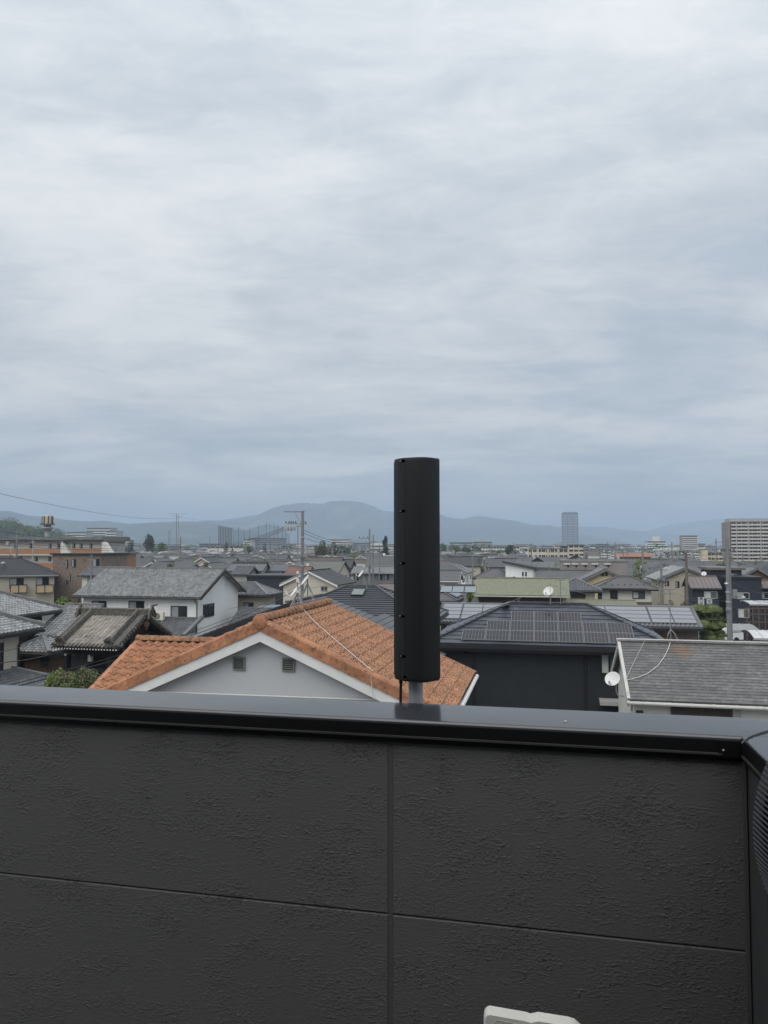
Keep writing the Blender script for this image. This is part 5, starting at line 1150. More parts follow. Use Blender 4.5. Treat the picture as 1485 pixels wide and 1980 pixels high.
for j in range(12): a = j*math.pi/6; rl.tube([(13*k*math.cos(a), 13*k*math.sin(a), z-19*k), (13*k*math.cos(a), 13*k*math.sin(a), z-16*k)], .06, 4)
rl.build('railing', w_dkgrey, wt)
MB().lathe([(6*k, z-19.6*k), (7*k, z-22*k), (11.5*k, z-24.5*k), (11.5*k, z-25.5*k), (4.4*k, z-32*k), (4.2*k, 0)], 12, Matrix.Identity(4)).build('column', w_conc, wt)
for x in (-.5, .4): MB().tube([(x, 0, z), (x, 0, z+4.5*k)], .04, 4).build('rod', trim_gry, wt)
# radio masts
def mast(label, x, yt, D, arms, r_=.1, truss=False, yb=None):
    p = at_d(x, yt, D); m_ = thing('radio_mast', label, 'antenna mast', (p.x, p.y, 0), 0); tb_ = MB()
    if truss:
        w = .8
        for (a, b) in ((-w, -w), (w, -w), (w, w), (-w, w)): tb_.bar((a, b, 0), (a*.6, b*.6, p.z), .18)
        for j in range(14): z0, z1 = p.z*j/14, p.z*(j+1)/14; s0, s1 = w*(1-.4*j/14), w*(1-.4*(j+1)/14); tb_.bar((-s0, -s0, z0), (s1, -s1, z1), .1); tb_.bar((s0, s0, z0), (-s1, s1, z1), .1)
    else: tb_.tube([(0, 0, 0), (0, 0, p.z)], r_*1.5, 6, r2=r_)
    tb_.build('pole', steel_m, m_)
    for (dy, hw_, n_el) in arms:
        z = at_d(x, yt+dy, D).z; w = hw_*D/F; am = MB(); am.bar((-w, 0, z), (w, 0, z), .07)
        for j in range(n_el): xx = -w+2*w*j/max(1, n_el-1); am.bar((xx, -1.6, z), (xx, 1.6, z), .045); 
        am.build('antenna', steel_m, m_)
mast('thin pole mast carrying a wide beam antenna on the left skyline', 341.5, 993, 300, [(.5, 16, 7), (5, 9, 5)], .13)
mast('thinner companion pole right of the beam antenna mast', 345, 996, 303, [(2, 7, 3)], .09)
mast('grey lattice tower left of the beam antenna mast', 327.5, 1026, 600, [], truss=True)
mast('short floodlight mast left of the driving range', 405.5, 1037, 600, [(1, 3, 4), (3, 3, 4)], .25)
# =============================================================== RANDOM TOWN between and beyond
kinds = []
def proto(key, wname, rname, wmat, rmat, kind, w, d, ze, p, board, wins=2):
    sty, crs = ('kawara', .26) if 'tiled' in rname else ('metal', None) if 'metal' in rname else ('flat', .4)
    hw = w/2; o = .5; parts = []; wb = MB(); rb = MB(); th = .12
    if kind == 'gx':
        zr = ze+p*(d/2+o); wb.prism([(-hw, 0, 0), (-hw, 0, ze+p*o-th), (-hw, d/2, zr-th), (-hw, d, ze+p*o-th), (-hw, d, 0)], (w, 0, 0))
        slope(rb, (-hw-.4, -o, ze), (hw+.4, -o, ze), (hw+.4, d/2, zr), (-hw-.4, d/2, zr), sty, 0, th, course=crs); slope(rb, (hw+.4, d+o, ze), (-hw-.4, d+o, ze), (-hw-.4, d/2, zr), (hw+.4, d/2, zr), 'plain', 0, th)
        rb.bar((-hw-.42, d/2, zr+.05), (hw+.42, d/2, zr+.05), .24, .16)
        bb = MB()
        for sx in (-hw-.41, hw+.41):
            bb = MB(); bb.bar((sx, -o, ze-.13), (sx, d/2, zr-.13), .05, .22); bb.bar((sx, d+o, ze-.13), (sx, d/2, zr-.13), .05, .22)
            parts.append(('bargeboard', bb.mesh('bargeboard', [board])))
    elif kind == 'gy':
        zr = ze+p*(hw+o); wb.prism([(-hw, 0, 0), (hw, 0, 0), (hw, 0, ze+p*o-th), (0, 0, zr-th), (-hw, 0, ze+p*o-th)], (0, d, 0))
        slope(rb, (hw+o, -.4, ze), (hw+o, d+.4, ze), (0, d+.4, zr), (0, -.4, zr), sty, 0, th, course=crs); slope(rb, (-hw-o, d+.4, ze), (-hw-o, -.4, ze), (0, -.4, zr), (0, d+.4, zr), sty, 0, th, course=crs)
        rb.bar((0, -.42, zr+.05), (0, d+.42, zr+.05), .24, .16); bb = MB()
        for sx in (-1, 1): bb.bar((sx*(hw+o), -.42, ze-.13), (0, -.42, zr-.13), .05, .22)
        parts.append(('bargeboard', bb.mesh('bargeboard', [board])))
    else:
        x0, x1, y0, y1 = -hw-o, hw+o, -o, d+o; hd = min(w, d)/2+o; zr = ze+p*hd; wb.box(-hw, hw, 0, d, 0, ze+.1)
        A, B, C_, D_ = [Vector(q) for q in ((x0, y0, ze), (x1, y0, ze), (x1, y1, ze), (x0, y1, ze))]
        if w >= d: ra, rc = Vector((x0+hd, d/2, zr)), Vector((x1-hd, d/2, zr)); Q = ([A, B, rc, ra], [B, C_, rc, rc], [C_, D_, ra, rc], [D_, A, ra, ra]); hips = ((A, ra), (B, rc), (C_, rc), (D_, ra), (ra, rc))
        else: ra, rc = Vector((0, y0+hd, zr)), Vector((0, y1-hd, zr)); Q = ([A, B, ra, ra], [B, C_, rc, ra], [C_, D_, rc, rc], [D_, A, ra, rc]); hips = ((A, ra), (B, ra), (C_, rc), (D_, rc), (ra, rc))
        for q in Q: slope(rb, *q, sty, 0, th, course=crs)
        for a, b in hips:
            if (a-b).length > .1: rb.bar(a+Z*.05, b+Z*.05, .2, .14)
    parts += [('wall', wb.mesh('wall', [wmat])), ('roof', rb.mesh('roof', [rmat]))]
    if kind != 'hip' or wins == 3:
        bl = MB(); bx_ = -hw*.55; bl.box(bx_-1.5, bx_+1.5, -.95, -.01, 2.75, 2.87); bl.box(bx_-1.5, bx_+1.5, -.95, -.90, 2.87, 3.75); bl.box(bx_-1.5, bx_-1.45, -.90, -.01, 2.87, 3.75); bl.box(bx_+1.45, bx_+1.5, -.90, -.01, 2.87, 3.75); bl.box(bx_-1.53, bx_+1.53, -.98, -.87, 3.75, 3.81)
        parts.append(('balcony', bl.mesh('balcony', [w_ivory if rname in ('dark slate', 'brown slate') else wmat])))
    gm = MB(); gm.tube([(-hw-.3, -.56 if kind != 'gy' else -.1, ze-.1), (hw+.3, -.56 if kind != 'gy' else -.1, ze-.1)], .06, 5); gm.tube([(hw-.1, -.06, ze-.1), (hw-.1, -.06, .2)], .045, 5); parts.append(('gutter', gm.mesh('gutter', [board])))
    wl = []
    wm_ = MB(); wm_.box(-.8, .8, -.06, 0, -.55, .55, 1); wm_.box(-.72, -.03, -.065, -.05, -.47, .47, 0); wm_.box(.03, .72, -.07, -.05, -.47, .47, 2); wm_ = wm_.mesh('window', [glass, trim_gry, curtain])
    for i in range(wins): wl.append((wm_, (-hw+w*(i+.5)/wins+rnd.uniform(-.4, .4), -.003, ze-1.35), 0)); 
    wl.append((wm_, (hw+.003, d*.4, ze-1.35), math.pi/2)); wl.append((wm_, (-hw-.003, d*.55, ze-1.35), -math.pi/2))
    kinds.append((key, wname, rname, parts, wl, w, d, zr))
Wn = {'cream': w_cream, 'beige': w_beige, 'white': w_white, 'grey': w_grey, 'tan': w_tan, 'dark': w_dkgrey, 'ivory': w_ivory}
Rn = {'grey tiled': M('far_roof_grey', (.165, .17, .175), .5, .2, .25), 'dark slate': M('far_roof_dark', (.045, .047, .052), .55, .15, .25), 'brown slate': M('far_roof_brown', (.09, .072, .06), .6, .15, .25), 'pale metal': M('far_roof_pale', (.27, .28, .285), .45, .12, .25), 'brick red': M('far_roof_red', (.15, .075, .06), .6, .15, .25), 'mid grey slate': M('far_roof_mid', (.08, .082, .087), .55, .15, .25)}
for (k, wn, rn, kind, w, d, ze, p, bd) in (('a', 'cream', 'grey tiled', 'gx', 9, 7.5, 5.6, .48, trim_gry), ('b', 'beige', 'dark slate', 'gy', 7.5, 9, 5.7, .5, trim_wht), ('c', 'white', 'grey tiled', 'hip', 10, 8, 5.6, .45, trim_gry), ('d', 'grey', 'mid grey slate', 'gx', 8, 7, 5.7, .5, trim_blk), ('e', 'ivory', 'dark slate', 'hip', 8.5, 8, 5.8, .42, trim_gry),
        ('f', 'tan', 'brown slate', 'gx', 8, 8, 5.5, .45, trim_blk), ('g', 'cream', 'mid grey slate', 'gy', 8, 9.5, 5.8, .45, trim_wht), ('h', 'beige', 'grey tiled', 'hip', 11, 9, 4.4, .5, trim_gry), ('i', 'grey', 'pale metal', 'gx', 10, 8, 5.4, .35, trim_gry), ('j', 'ivory', 'grey tiled', 'gx', 12, 9, 5.2, .5, trim_blk),
        ('k', 'dark', 'dark slate', 'gy', 7, 8, 6.0, .5, trim_blk), ('l', 'tan', 'brick red', 'gx', 9, 7, 5.4, .42, trim_blk), ('m', 'white', 'mid grey slate', 'hip', 9, 9, 5.7, .45, trim_wht)):
    proto(k, wn, rn, Wn[wn], Rn[rn], kind, w, d, ze, p, bd)
wts = [10, 7, 9, 8, 6, 6, 9, 6, 6, 6, 3, 3, 8]
cells = []; side = []; ru = random.Random(9)
for i in range(-80, 81):
    for j in range(0, 70):
        su, sv = i*9.3+ru.uniform(-1.0, 1.0), 58+j*10.2+(3.2 if j % 2 else 0)+ru.uniform(-1.2, 1.2)
        c = U*su+V*sv
        if c.y < 60 or c.y > 640: continue
        x, y, d = proj(Vector((c.x, c.y, 6)))
        if x < -420 or x > 1950: continue
        off_ = x < -45 or x > 1530
        hwid = 6*F/d
        if any((c-hc).length < rad+5.5 for (_, _, _, hc, rad) in HAND): continue
        if any(a < x+hwid and b > x-hwid and Dh > d-7 for (a, b, Dh, _, _) in HAND if Dh < 170): 
            continue
        if ru.random() < .06: continue
        (side if off_ else cells).append((d, c, x))
# front row openings near the camera are covered by hand-set houses; keep the 230 nearest as things
cells.sort(key=lambda a: a[0]); print('town cells', len(cells), 'in window', sum(1 for c in cells if 390 < c[2] < 480), [round(c[0]) for c in cells if 390 < c[2] < 480][:20])
far = MB(); fmats = list(Rn.values())[:4]+[w_ivory, w_cream, w_grey]
for n_, (d, c, x) in enumerate(cells+side):
    k = ru.choices(range(len(kinds)), wts)[0]; key, wn, rn, parts, wl, w, dd, zr = kinds[k]; s = ru.uniform(.74, .98); rz = -YAW+ru.choice((0, 0, 0, math.pi/2))*1.0+ru.uniform(-.09, .09)
    zone = ('left of the beam antenna mast' if x < 340 else 'before the large utility pole' if x < 600 else 'left of the black panel antenna' if x < 770 else 'before the cream school' if x < 1130 else 'below the white slabs' if x < 1300 else 'near the right edge')
    dep_ = 'close' if d < 125 else 'middle distance' if d < 190 else 'far' if d < 260 else 'farthest'
    # lower, one storey roofs where the photo shows larger buildings standing clear behind
    zs = ru.uniform(.82, 1.02); hw_ = 6*F/d
    for (xa, xb, Db, yb) in ((1012, 1135, 300, 1081), (1130, 1262, 400, 1082), (1186, 1262, 270, 1085), (1255, 1410, 420, 1082), (1355, 1400, 300, 1085), (1400, 1500, 330, 1090), (598, 738, 240, 1072), (850, 1006, 330, 1070), (236, 330, 400, 1057), (736, 760, 280, 1067)):
        if x+hw_ > xa and x-hw_ < xb and d < Db: zs = min(zs, max(.52, (10-(yb-3-1057.4)*d/F)/zr))
    if n_ < 235:
        lab = '%s house, %s walls, %s roof, %s' % (dep_, wn, rn, zone)
        lc_ = c+V*(dd*s/2)-Matrix.Rotation(rz, 3, 'Z') @ Vector((0, dd*s/2, 0)); r_ = thing('house', lab, 'house', (lc_.x, lc_.y, 0), rz, 'houses packed across the town'); r_.scale = (s, s, zs)
        for nm_, me in parts: link(nm_, me, r_)
        if d < 330:
            for me, loc, rr in wl:
                link('window', me, r_, loc=loc, rot=(0, 0, rr))
    else:
        hw = w/2*s; zt = 5.6*zs; m0 = Matrix.Translation(c) @ Matrix.Rotation(rz, 4, 'Z'); b0 = len(far.v); far.box(-hw, hw, 0, dd*s, 0, zt, 4+k % 3)
        a = [(-hw-.5, -.5, zt), (hw+.5, -.5, zt), (hw+.5, dd*s+.5, zt), (-hw-.5, dd*s+.5, zt), (-hw*.5, dd*s/2, zr*zs), (hw*.5, dd*s/2, zr*zs)]; q = len(far.v); far.v += a; mm = k % 4
        for f_ in ((0, 1, 5, 4), (1, 2, 5), (2, 3, 4, 5), (3, 0, 4)): far.f.append(tuple(q+i for i in f_)); far.m.append(mm); far.sm.append(False)
        for i in range(b0, len(far.v)): far.v[i] = tuple(m0 @ Vector(far.v[i]))
r3 = random.Random(31)
for _ in range(1700):     # the flat city towards the lake
    D = r3.uniform(640, 2600); x = r3.uniform(-60, 1545); p = at_d(x, 1057, D); hw = r3.uniform(4, 9)*(1 if D < 1300 else 1.6); zt = r3.choice((6, 6, 7, 7, 8, 9, 10, 12))+ (r3.random() < .03)*8; b0 = len(far.v)
    far.box(-hw, hw, 0, 9, 0, zt, 4+r3.randrange(3)); far.box(-hw-.3, hw+.3, -.4, 9.4, zt, zt+.8, r3.randrange(4))
    if zt >= 9:
        for k in range(int(zt/3)): far.box(-hw+.4, hw-.4, -.1, -.01, k*3+1, k*3+2.2, 1)
    m0 = Matrix.Translation((p.x, p.y, 0)) @ Matrix.Rotation(-YAW, 4, 'Z')
    for i in range(b0, len(far.v)): far.v[i] = tuple(m0 @ Vector(far.v[i]))
far.build('distant_houses', fmats, None, kind='stuff')
# belts of far greenery
gb = MB(); r4 = random.Random(8)
for _ in range(320):
    D = r4.uniform(300, 1400); x = r4.uniform(-40, 1525); p = at_d(x, 1057, D); s = r4.uniform(2, 5)*(1+D/2500); leaves(gb, (p.x, p.y, s*.9+2), (s*1.3, s, s*.9), 60, s*.14, r4, .5)
gb.build('distant_trees', M('leaf_far', (.058, .085, .030), .65, .45, .05), None, kind='stuff')

# =============================================================== POLES AND WIRES
def upole(label, x, yt, D, rb, rt_, mat, arms=(), trans=(), extras=(), yaw=0.0, name='utility_pole'):
    p = at_d(x, yt, D); r_ = thing(name, label, 'utility pole', (p.x, p.y, 0), yaw, 'utility poles in the town'); MB().tube([(0, 0, 0), (0, 0, p.z*.5), (0, 0, p.z)], rb, 10, r2=rt_).build('pole', mat, r_); k = D/F
    for (y, xl, xr, brace) in arms:
        z = at_d(x, y, D).z; a = MB(); a.box(xl*k, xr*k, -.06, .06, z-.055, z+.055)
        if brace: a.bar((xl*k*.45, -.05, z), (-.05, -.05, z-1.3), .05)
        am = a.build('crossarm', steel_m, r_)
    for (y, xs) in trans:
        z = at_d(x, y, D).z
        for xx in xs: ins = MB(); ins.lathe([(0, 0), (.04, 0), (.09, .06), (.05, .1), (.09, .16), (.04, .22), (0, .24)], 8, Matrix.Translation((xx*k, 0, z+.06))); ins.build('insulator', M('insulator', (.10, .10, .105), .3, .1, 4), r_)
    for (kind_, xx, y, w, h_) in extras:
        z = at_d(x, y, D).z
        if kind_ == 'can': MB().lathe([(0, h_*k), (w*k/2*.9, h_*k), (w*k/2, h_*k*.9), (w*k/2, .05), (w*k/2*.8, 0), (0, 0)], 14, Matrix.Translation((xx*k, -.3, z-h_*k/2))).build('transformer', w_conc, r_)
        elif kind_ == 'box': MB().box(xx*k-w*k/2, xx*k+w*k/2, -.32, -.06, z-h_*k/2, z+h_*k/2).build('switch_box', steel_m, r_)
        elif kind_ == 'band': MB().lathe([(rb*1.15, 0), (rb*1.15, .12)], 10, Matrix.Translation((0, 0, z))).build('band', steel, r_)
        elif kind_ == 'lamp': MB().tube([(0, 0, z), (xx*k*.6, -.4, z+.3), (xx*k, -.7, z+.2)], .035, 6).build('lamp_arm', steel_m, r_); MB().lathe([(0, .1), (.12, .08), (.14, 0), (.05, -.05), (0, -.05)], 10, Matrix.Translation((xx*k, -.75, z+.15))).build('lamp_head', plast_w, r_)
    return r_
upole('large grey utility pole with long top arm and transformers left of the black panel antenna', 585, 988, 74, .19, .14, polecon,
    arms=[(989.5, -36, 4, True), (1013, -31, 9, False), (1017.5, -12, 3, False), (1052, -32, 5, False), (1063, -42, 24, False)],
    trans=[(1013, (-41+9, -26, -22, -18, -13, 6))],
    extras=[('can', -28, 1022, 5.5, 9), ('can', -21.5, 1022, 5.5, 9), ('can', -15, 1021.5, 4.5, 8), ('box', -5, 1075, 9, 7), ('box', 5, 1075, 7, 6), ('band', 0, 1040, 0, 0), ('band', 0, 1095, 0, 0)])
upole('slim grey service pole just left of the large utility pole', 576, 1018, 73, .07, .05, steel_m)
upole('far grey utility pole with side arm left of the conifer', 714.5, 1023, 112, .20, .10, polecon, arms=[(1041, -22, 2, True), (1050, -5, 3, False), (1065, 2, 10, False)], trans=[(1041, (-20, -12, -4)), (1050, (3, 9))], extras=[('box', -4, 1093, 8, 8), ('box', 5, 1096, 6, 8), ('can', 3, 1051, 4, 4)])
upole('thinner pole standing beside the far grey utility pole', 721.5, 1034, 113, .13, .08, polecon, arms=[(1071, -3, 8, False)])
upole('grey concrete pole with switch box in front of the navy buildings', 1405.5, 1040, 55, .155, .12, polecon, arms=[(1068, -12, 14, False), (1074, -12, 14, False)], trans=[(1068, (-11, -6, 6, 13))], extras=[('box', 10, 1148, 8, 17), ('band', 0, 1146, 0, 0), ('band', 0, 1178, 0, 0), ('band', 0, 1165, 0, 0), ('lamp', 20, 1158, 0, 0), ('lamp', -12, 1132, 0, 0), ('box', -3, 1178, 6, 5), ('box', 1, 1236, 4, 8)])
upole('slim pole riser paired with the grey concrete pole', 1411, 1070, 56, .09, .07, polecon)
upole('grey pole with transformers left of the weathered tiled gable', 1242.5, 1056, 112, .2, .12, polecon, arms=[(1058, -2, 10, False), (1092, -8, 8, False)], trans=[(1058, (4, 9))], extras=[('box', 3, 1098, 8, 11), ('can', -5, 1097, 5, 6)])
upole('plain brown pole before the tan sided house', 1326.5, 1068, 78, .19, .13, polewood, arms=[(1074, -5, 5, False), (1080, -5, 5, False)])
upole('grey pole between the pyramid roof and the weathered gable', 1278, 1070, 92, .19, .12, polecon, arms=[(1102, -10, 12, False)], extras=[('box', 3, 1120, 6, 7)])
upole('small grey pole behind the white house ridge', 349, 1038, 150, .16, .1, polecon, arms=[(1047, -4, 4, False)])
upole('grey pole on the far left before the apartments', 33, 1033, 128, .2, .13, polecon, arms=[(1040, -14, 6, False), (1052, -14, 8, False)], trans=[(1040, (-12, -6, 4))], extras=[('can', -16, 1051, 6, 7)])
upole('second pale pole before the apartments', 64, 1044, 130, .16, .1, w_conc, arms=[(1048, -6, 6, False)])
upole('thin dark pole in front of the stepped annex', 177, 1072, 96, .16, .1, polecon, arms=[(1082, -6, 4, False)])
upole('grey pole rising left of the cream gables in the centre', 476, 1050, 140, .18, .12, polecon, arms=[(1056, -8, 8, False)])
upole('grey pole with crossarm left of the large utility pole', 522.5, 1046, 130, .18, .11, polecon, arms=[(1050, -6, 22, False)])
for i, (x, yt, D, lab) in enumerate(((1160, 1063, 170, 'thin dark pole nearest the cream school'), (1174, 1064, 185, 'thin dark pole between the gantry and the orange roof'), (1205, 1062, 190, 'thin pole before the orange roofed building'), (914, 1075, 140, 'thin grey pole above the hip roof right of the black panel antenna'), (938, 1082, 120, 'short grey pole above the grey hip roof'), (1010, 1078, 150, 'thin grey pole left of the cream school wing'), (1361, 1085, 105, 'thin pole over the brown metal roof'), (1436, 1070, 118, 'grey pole under the tall flats'), (1470, 1076, 122, 'right most grey pole under the tall flats'), (435, 1062, 150, 'thin pole above the solar roofs'), (644, 1058, 160, 'thin pole in front of the bamboo clump'), (662, 1060, 175, 'thin pole in front of the leafy green tree'))):
    upole(lab, x, yt, D, .14, .09, polecon, arms=[(yt+4, -4, 4, False)] if i % 2 else [(yt+3, -5, 3, False), (yt+9, -4, 4, False)])
pr2 = random.Random(12); grid = []
for i in range(26):
    D = pr2.uniform(125, 330); x = pr2.uniform(210, 1400)
    if 745 < x < 865: continue
    z = pr2.uniform(10.2, 11.6); yt = 1057.4-(z-H)*F/D
    grid.append((x, yt, D))
grid.sort()
zn = lambda x: 'left of the beam antenna mast' if x < 340 else 'before the large utility pole' if x < 600 else 'left of the black panel antenna' if x < 770 else 'before the cream school' if x < 1130 else 'below the white slabs'
for i, (x, yt, D) in enumerate(grid):
    k_ = F/D; upole('distant %s pole among the packed roofs %s' % ('concrete' if i % 3 else 'thin', zn(x)), x, yt, D, .15, .1, polecon, arms=[(yt+.5*k_, -1.0*k_, 1.0*k_, False), (yt+1.2*k_, -.9*k_, .9*k_, False)] if i % 2 else [(yt+.6*k_, -.3*k_, 1.6*k_, False)], extras=[('can', .45*k_, yt+2.6*k_, .5*k_, .8*k_)] if i % 3 == 0 else [])
def wire(label, a, b, sag, r_, mat=None, n=22, extra=()):
    A, B = at_d(*a), at_d(*b); pts = [A.lerp(B, t/n)-Z*(sag*4*(t/n)*(1-t/n)) for t in range(n+1)]; o = MB().tube(pts, r_, 5).build('cable', mat or rubber, None, label=label, category='cable', group='overhead cables'); return o
wire('thick black cable sweeping from the lower left corner up to the large utility pole', (-30, 1343, 26), (584, 1133, 74), .75, .026)
wire('black cable running just above the thick one past the temple', (-30, 1337, 26), (584, 1127, 74), .72, .016)
wire('thin black cable across the beige wall to the temple eave', (-20, 1283, 20), (134, 1251, 38), .15, .014)
wire('thin upper cable across the near beige house', (-20, 1264, 20), (140, 1200, 44), .3, .010)
wire('thin wire climbing the sky at far left towards the radio mast', (-20, 950, 110), (341, 1002, 300), 1.6, .035)
wire('thin wire from the radio mast to the hills', (343, 1000, 300), (470, 1012, 420), .6, .03)
for i, (y0, y1) in enumerate(((1026, 1053), (1037, 1056), (1047, 1060), (1052, 1063))):
    wire(('topmost', 'second', 'third', 'lowest')[i]+' dark wire of the four crossing the orange balconied apartments', (-20, y0, 100), (352, y1, 150), .5, .028)
for i, (y0, y1) in enumerate(((1050, 1018), (1053, 1021), (1057, 1024))):
    wire(('topmost', 'middle', 'lowest')[i]+' dark wire fanning left from the transformer arm of the large pole', (400, y0+1, 150), (552, y1, 74), .8, .022)
for i, (y0, y1) in enumerate(((1024, 1050), (1031, 1051), (1040, 1053))):
    wire(('topmost', 'middle', 'lowest')[i]+' dark wire dropping right from the large pole to the far pole', (587, y0, 74), (694+i*8, y1-6, 112), .7, .022)
for (a, b) in (((400, 1172, 62), (586, 1075, 74)), ((459, 1165, 66), (584, 1080, 74)), ((520, 1160, 60), (588, 1095, 74)), ((588, 1098, 74), (720, 1148, 45)), ((470, 1110, 80), (586, 1163, 74)), ((588, 1078, 74), (660, 1118, 84)), ((440, 1178, 60), (763, 1090, 110))):
    wire('thin service wire criss-crossing below the large utility pole', a, b, .25, .010)
for (a, b) in (((1240, 1064, 112), (1405, 1072, 55)), ((1405, 1150, 55), (1330, 1158, 70)), ((1405, 1162, 55), (1290, 1142, 80)), ((1406, 1140, 55), (1500, 1165, 60)), ((1406, 1165, 55), (1500, 1200, 58)), ((1404, 1207, 55), (1338, 1170, 66)), ((1406, 1070, 55), (1500, 1066, 60)), ((1405, 1078, 55), (1326, 1080, 78)), ((1326, 1080, 78), (1242, 1092, 112)), ((1406, 1120, 55), (1500, 1150, 62))):
    wire('thin grey wire strung from the poles at the right', a, b, .3, .012, M('cable_grey', (.10, .10, .105), .6, 0))
for (a, b) in (((1070, 1185, 34), (1063, 1128, 33)), ((920, 1190, 34), (1062, 1130, 33)), ((1064, 1130, 33), (1185, 1158, 36))):
    wire('thin guy wire bracing the mast on the black clad house', a, b, .05, .007, steel_m)

for (a, b) in zip(grid[:-1], grid[1:]):
    if abs(a[0]-b[0]) < 160 and not (a[0] < 800 < b[0]):
        for dz in (.5, 1.2): wire('distant sagging wire between the poles over the packed roofs '+zn(a[0]), (a[0], a[1]+dz*F/a[2], a[2]), (b[0], b[1]+dz*F/b[2], b[2]), .7, .025)
# small garden trees between the distant houses
gt_ = random.Random(41)
for i in range(46):
    d, c, x = cells[int(gt_.random()*200)]; yy = proj((c.x, c.y, gt_.uniform(5.5, 8.2)))[1]; w_ = gt_.uniform(2.6, 5)*F/d
    tree('garden_tree', 'small %s garden tree between the roofs %s' % (('green', 'light green', 'bright green')[i % 3], zn(x)), x+gt_.uniform(-5, 5)*F/d*.8, yy, w_, d-4, (leaf, leaf_y, leaf_y)[i % 3], None, 380, 'small garden trees between the houses', seed=i)
# =============================================================== DISHES AND AERIALS
def dish(label, x, y, D, dia, azim, mast_y, elev=35, arm=True, legs=(), mastx=None, wallmount=None):
    c = at_d(x, y, D); mx = mastx if mastx is not None else x+6; b = at_d(mx, mast_y, D); r_ = thing('satellite_dish', label, 'satellite dish', tuple(b), 0, 'white satellite dishes on the roofs'); o = Vector(b)
    aim = Matrix.Rotation(math.radians(azim), 4, 'Z') @ Matrix.Rotation(math.radians(90-elev), 4, 'X')    # dish axis, tilted up then turned
    m4 = Matrix.Translation(c-o) @ aim; R_ = dia/2; n = 6; prof = [(R_*k/n, R_*.22*(k/n)**2-R_*.22) for k in range(n+1)]
    back = [(R_*1.02, -.0), (R_*1.02, -.015)]+[(R_*k/n, R_*.22*(k/n)**2-R_*.22-.015) for k in range(n, -1, -1)]
    d_ = MB(); d_.lathe(prof+back, 28, m4); d_.build('reflector', plast_w, r_)
    f_ = m4 @ Vector((0, -R_*.85, R_*.75)); a = MB(); a.tube([m4 @ Vector((0, -R_*.3, -R_*.25)), m4 @ Vector((0, -R_*1.0, R_*.1)), f_], .012, 6); a.build('feed_arm', plast_w, r_)
    l = MB(); l.lathe([(0, -.05), (.028, -.05), (.028, .03), (.04, .035), (.04, .07), (0, .07)], 10, Matrix.Translation(f_) @ aim @ Matrix.Rotation(math.radians(150), 4, 'X')); l.build('receiver', plast_w, r_)
    m_ = MB(); bk = m4 @ Vector((0, 0, -R_*.3)); m_.tube([(0, 0, 0), (0, 0, bk.z)] if wallmount is None else wallmount, .02, 8); m_.tube([(0, 0, bk.z), bk], .025, 6); m_.build('mast', steel_m, r_)
    for lg in legs: MB().tube([(0, 0, .55), lg], .012, 5).build('leg', steel_m, r_)
    return r_
legs4 = [(.35, .25, -.2), (-.35, .25, -.2), (.3, -.3, -.3), (-.3, -.3, -.3)]
dish('white satellite dish edge on, lower of the pair by the large utility pole', 570, 1142, 24, .50, -76, 1180, 36, mastx=575.5, legs=legs4)
dish('white satellite dish edge on, upper of the pair by the large utility pole', 589.5, 1121, 31, .52, -74, 1155, 36, mastx=595, legs=legs4)
dish('white satellite dish on the ridge of the hipped house with skylight', 697.5, 1109, 44, .5, -74, 1131, 36, mastx=701, legs=[(.5, .2, -.1), (-.5, .2, -.1), (.3, -.3, -.2)])
dish('white satellite dish on the black clad house ridge', 1060, 1143, 34.3, .47, -38, 1168, 34, mastx=1064)
dish('white satellite dish bracketed to the corner of the near white house', 1184, 1312, 22.6, .45, -38, 1344, 34, mastx=1191.5, wallmount=[(.27, .25, -.02), (.25, .05, -.05), (.05, 0, .0), (0, 0, .12), (0, 0, .3)])
dish('tiny white satellite dish on the brown metal roof', 1361, 1109, 77, .5, -30, 1114, 34, mastx=1362)
def aerial(label, x, yt, D, yb, booms=(), boxes=(), legs=True, rm=.018):
    t = at_d(x, yt, D); b = at_d(x, yb, D); r_ = thing('tv_aerial', label, 'aerial', tuple(b), 0, 'television aerials on the roofs'); h_ = t.z-b.z; MB().tube([(0, 0, 0), (0, 0, h_)], rm, 6).build('mast', steel_m, r_); k = D/F
    for (y, xl, xr, n, ln) in booms:
        z = at_d(x, y, D).z-b.z; m_ = MB(); m_.tube([(xl*k, 0, z), (xr*k, 0, z)], .012, 5)
        for i in range(n): xx = (xl+(xr-xl)*i/(n-1))*k; m_.tube([(xx, -ln, z+.01), (xx, ln, z+.01)], .007, 4)
        m_.build('yagi', steel_m, r_)
    for (y, w, h2) in boxes: z = at_d(x, y, D).z-b.z; MB().box(-w*k/2, w*k/2, -.06, .03, z-h2*k/2, z+h2*k/2).build('amplifier', plast_c, r_)
    if legs:
        for (dx, dy) in ((.32, .3), (-.32, .3), (.32, -.3), (-.32, -.3)): MB().tube([(0, 0, .6), (dx, dy, -.12)], .012, 5).build('leg', steel_m, r_)
    return r_
aerial('slim antenna mast with two cream boxes on the terracotta ridge', 575.5, 1100, 22.3, 1182, boxes=[(1107, 4.5, 5), (1122, 5, 8), (1144, 4, 4)])
aerial('slim antenna mast with a white box on the slate ridge', 594.5, 1062, 31.2, 1155, boxes=[(1092, 5, 5)], booms=[(1066, -14, 14, 8, .15)])
aerial('aerial with long yagi on the near white house ridge', 1297, 1140, 26.2, 1237, booms=[(1139.5, -42, 10, 14, .16), (1148, -18, 6, 5, .25)], rm=.016, legs=False)
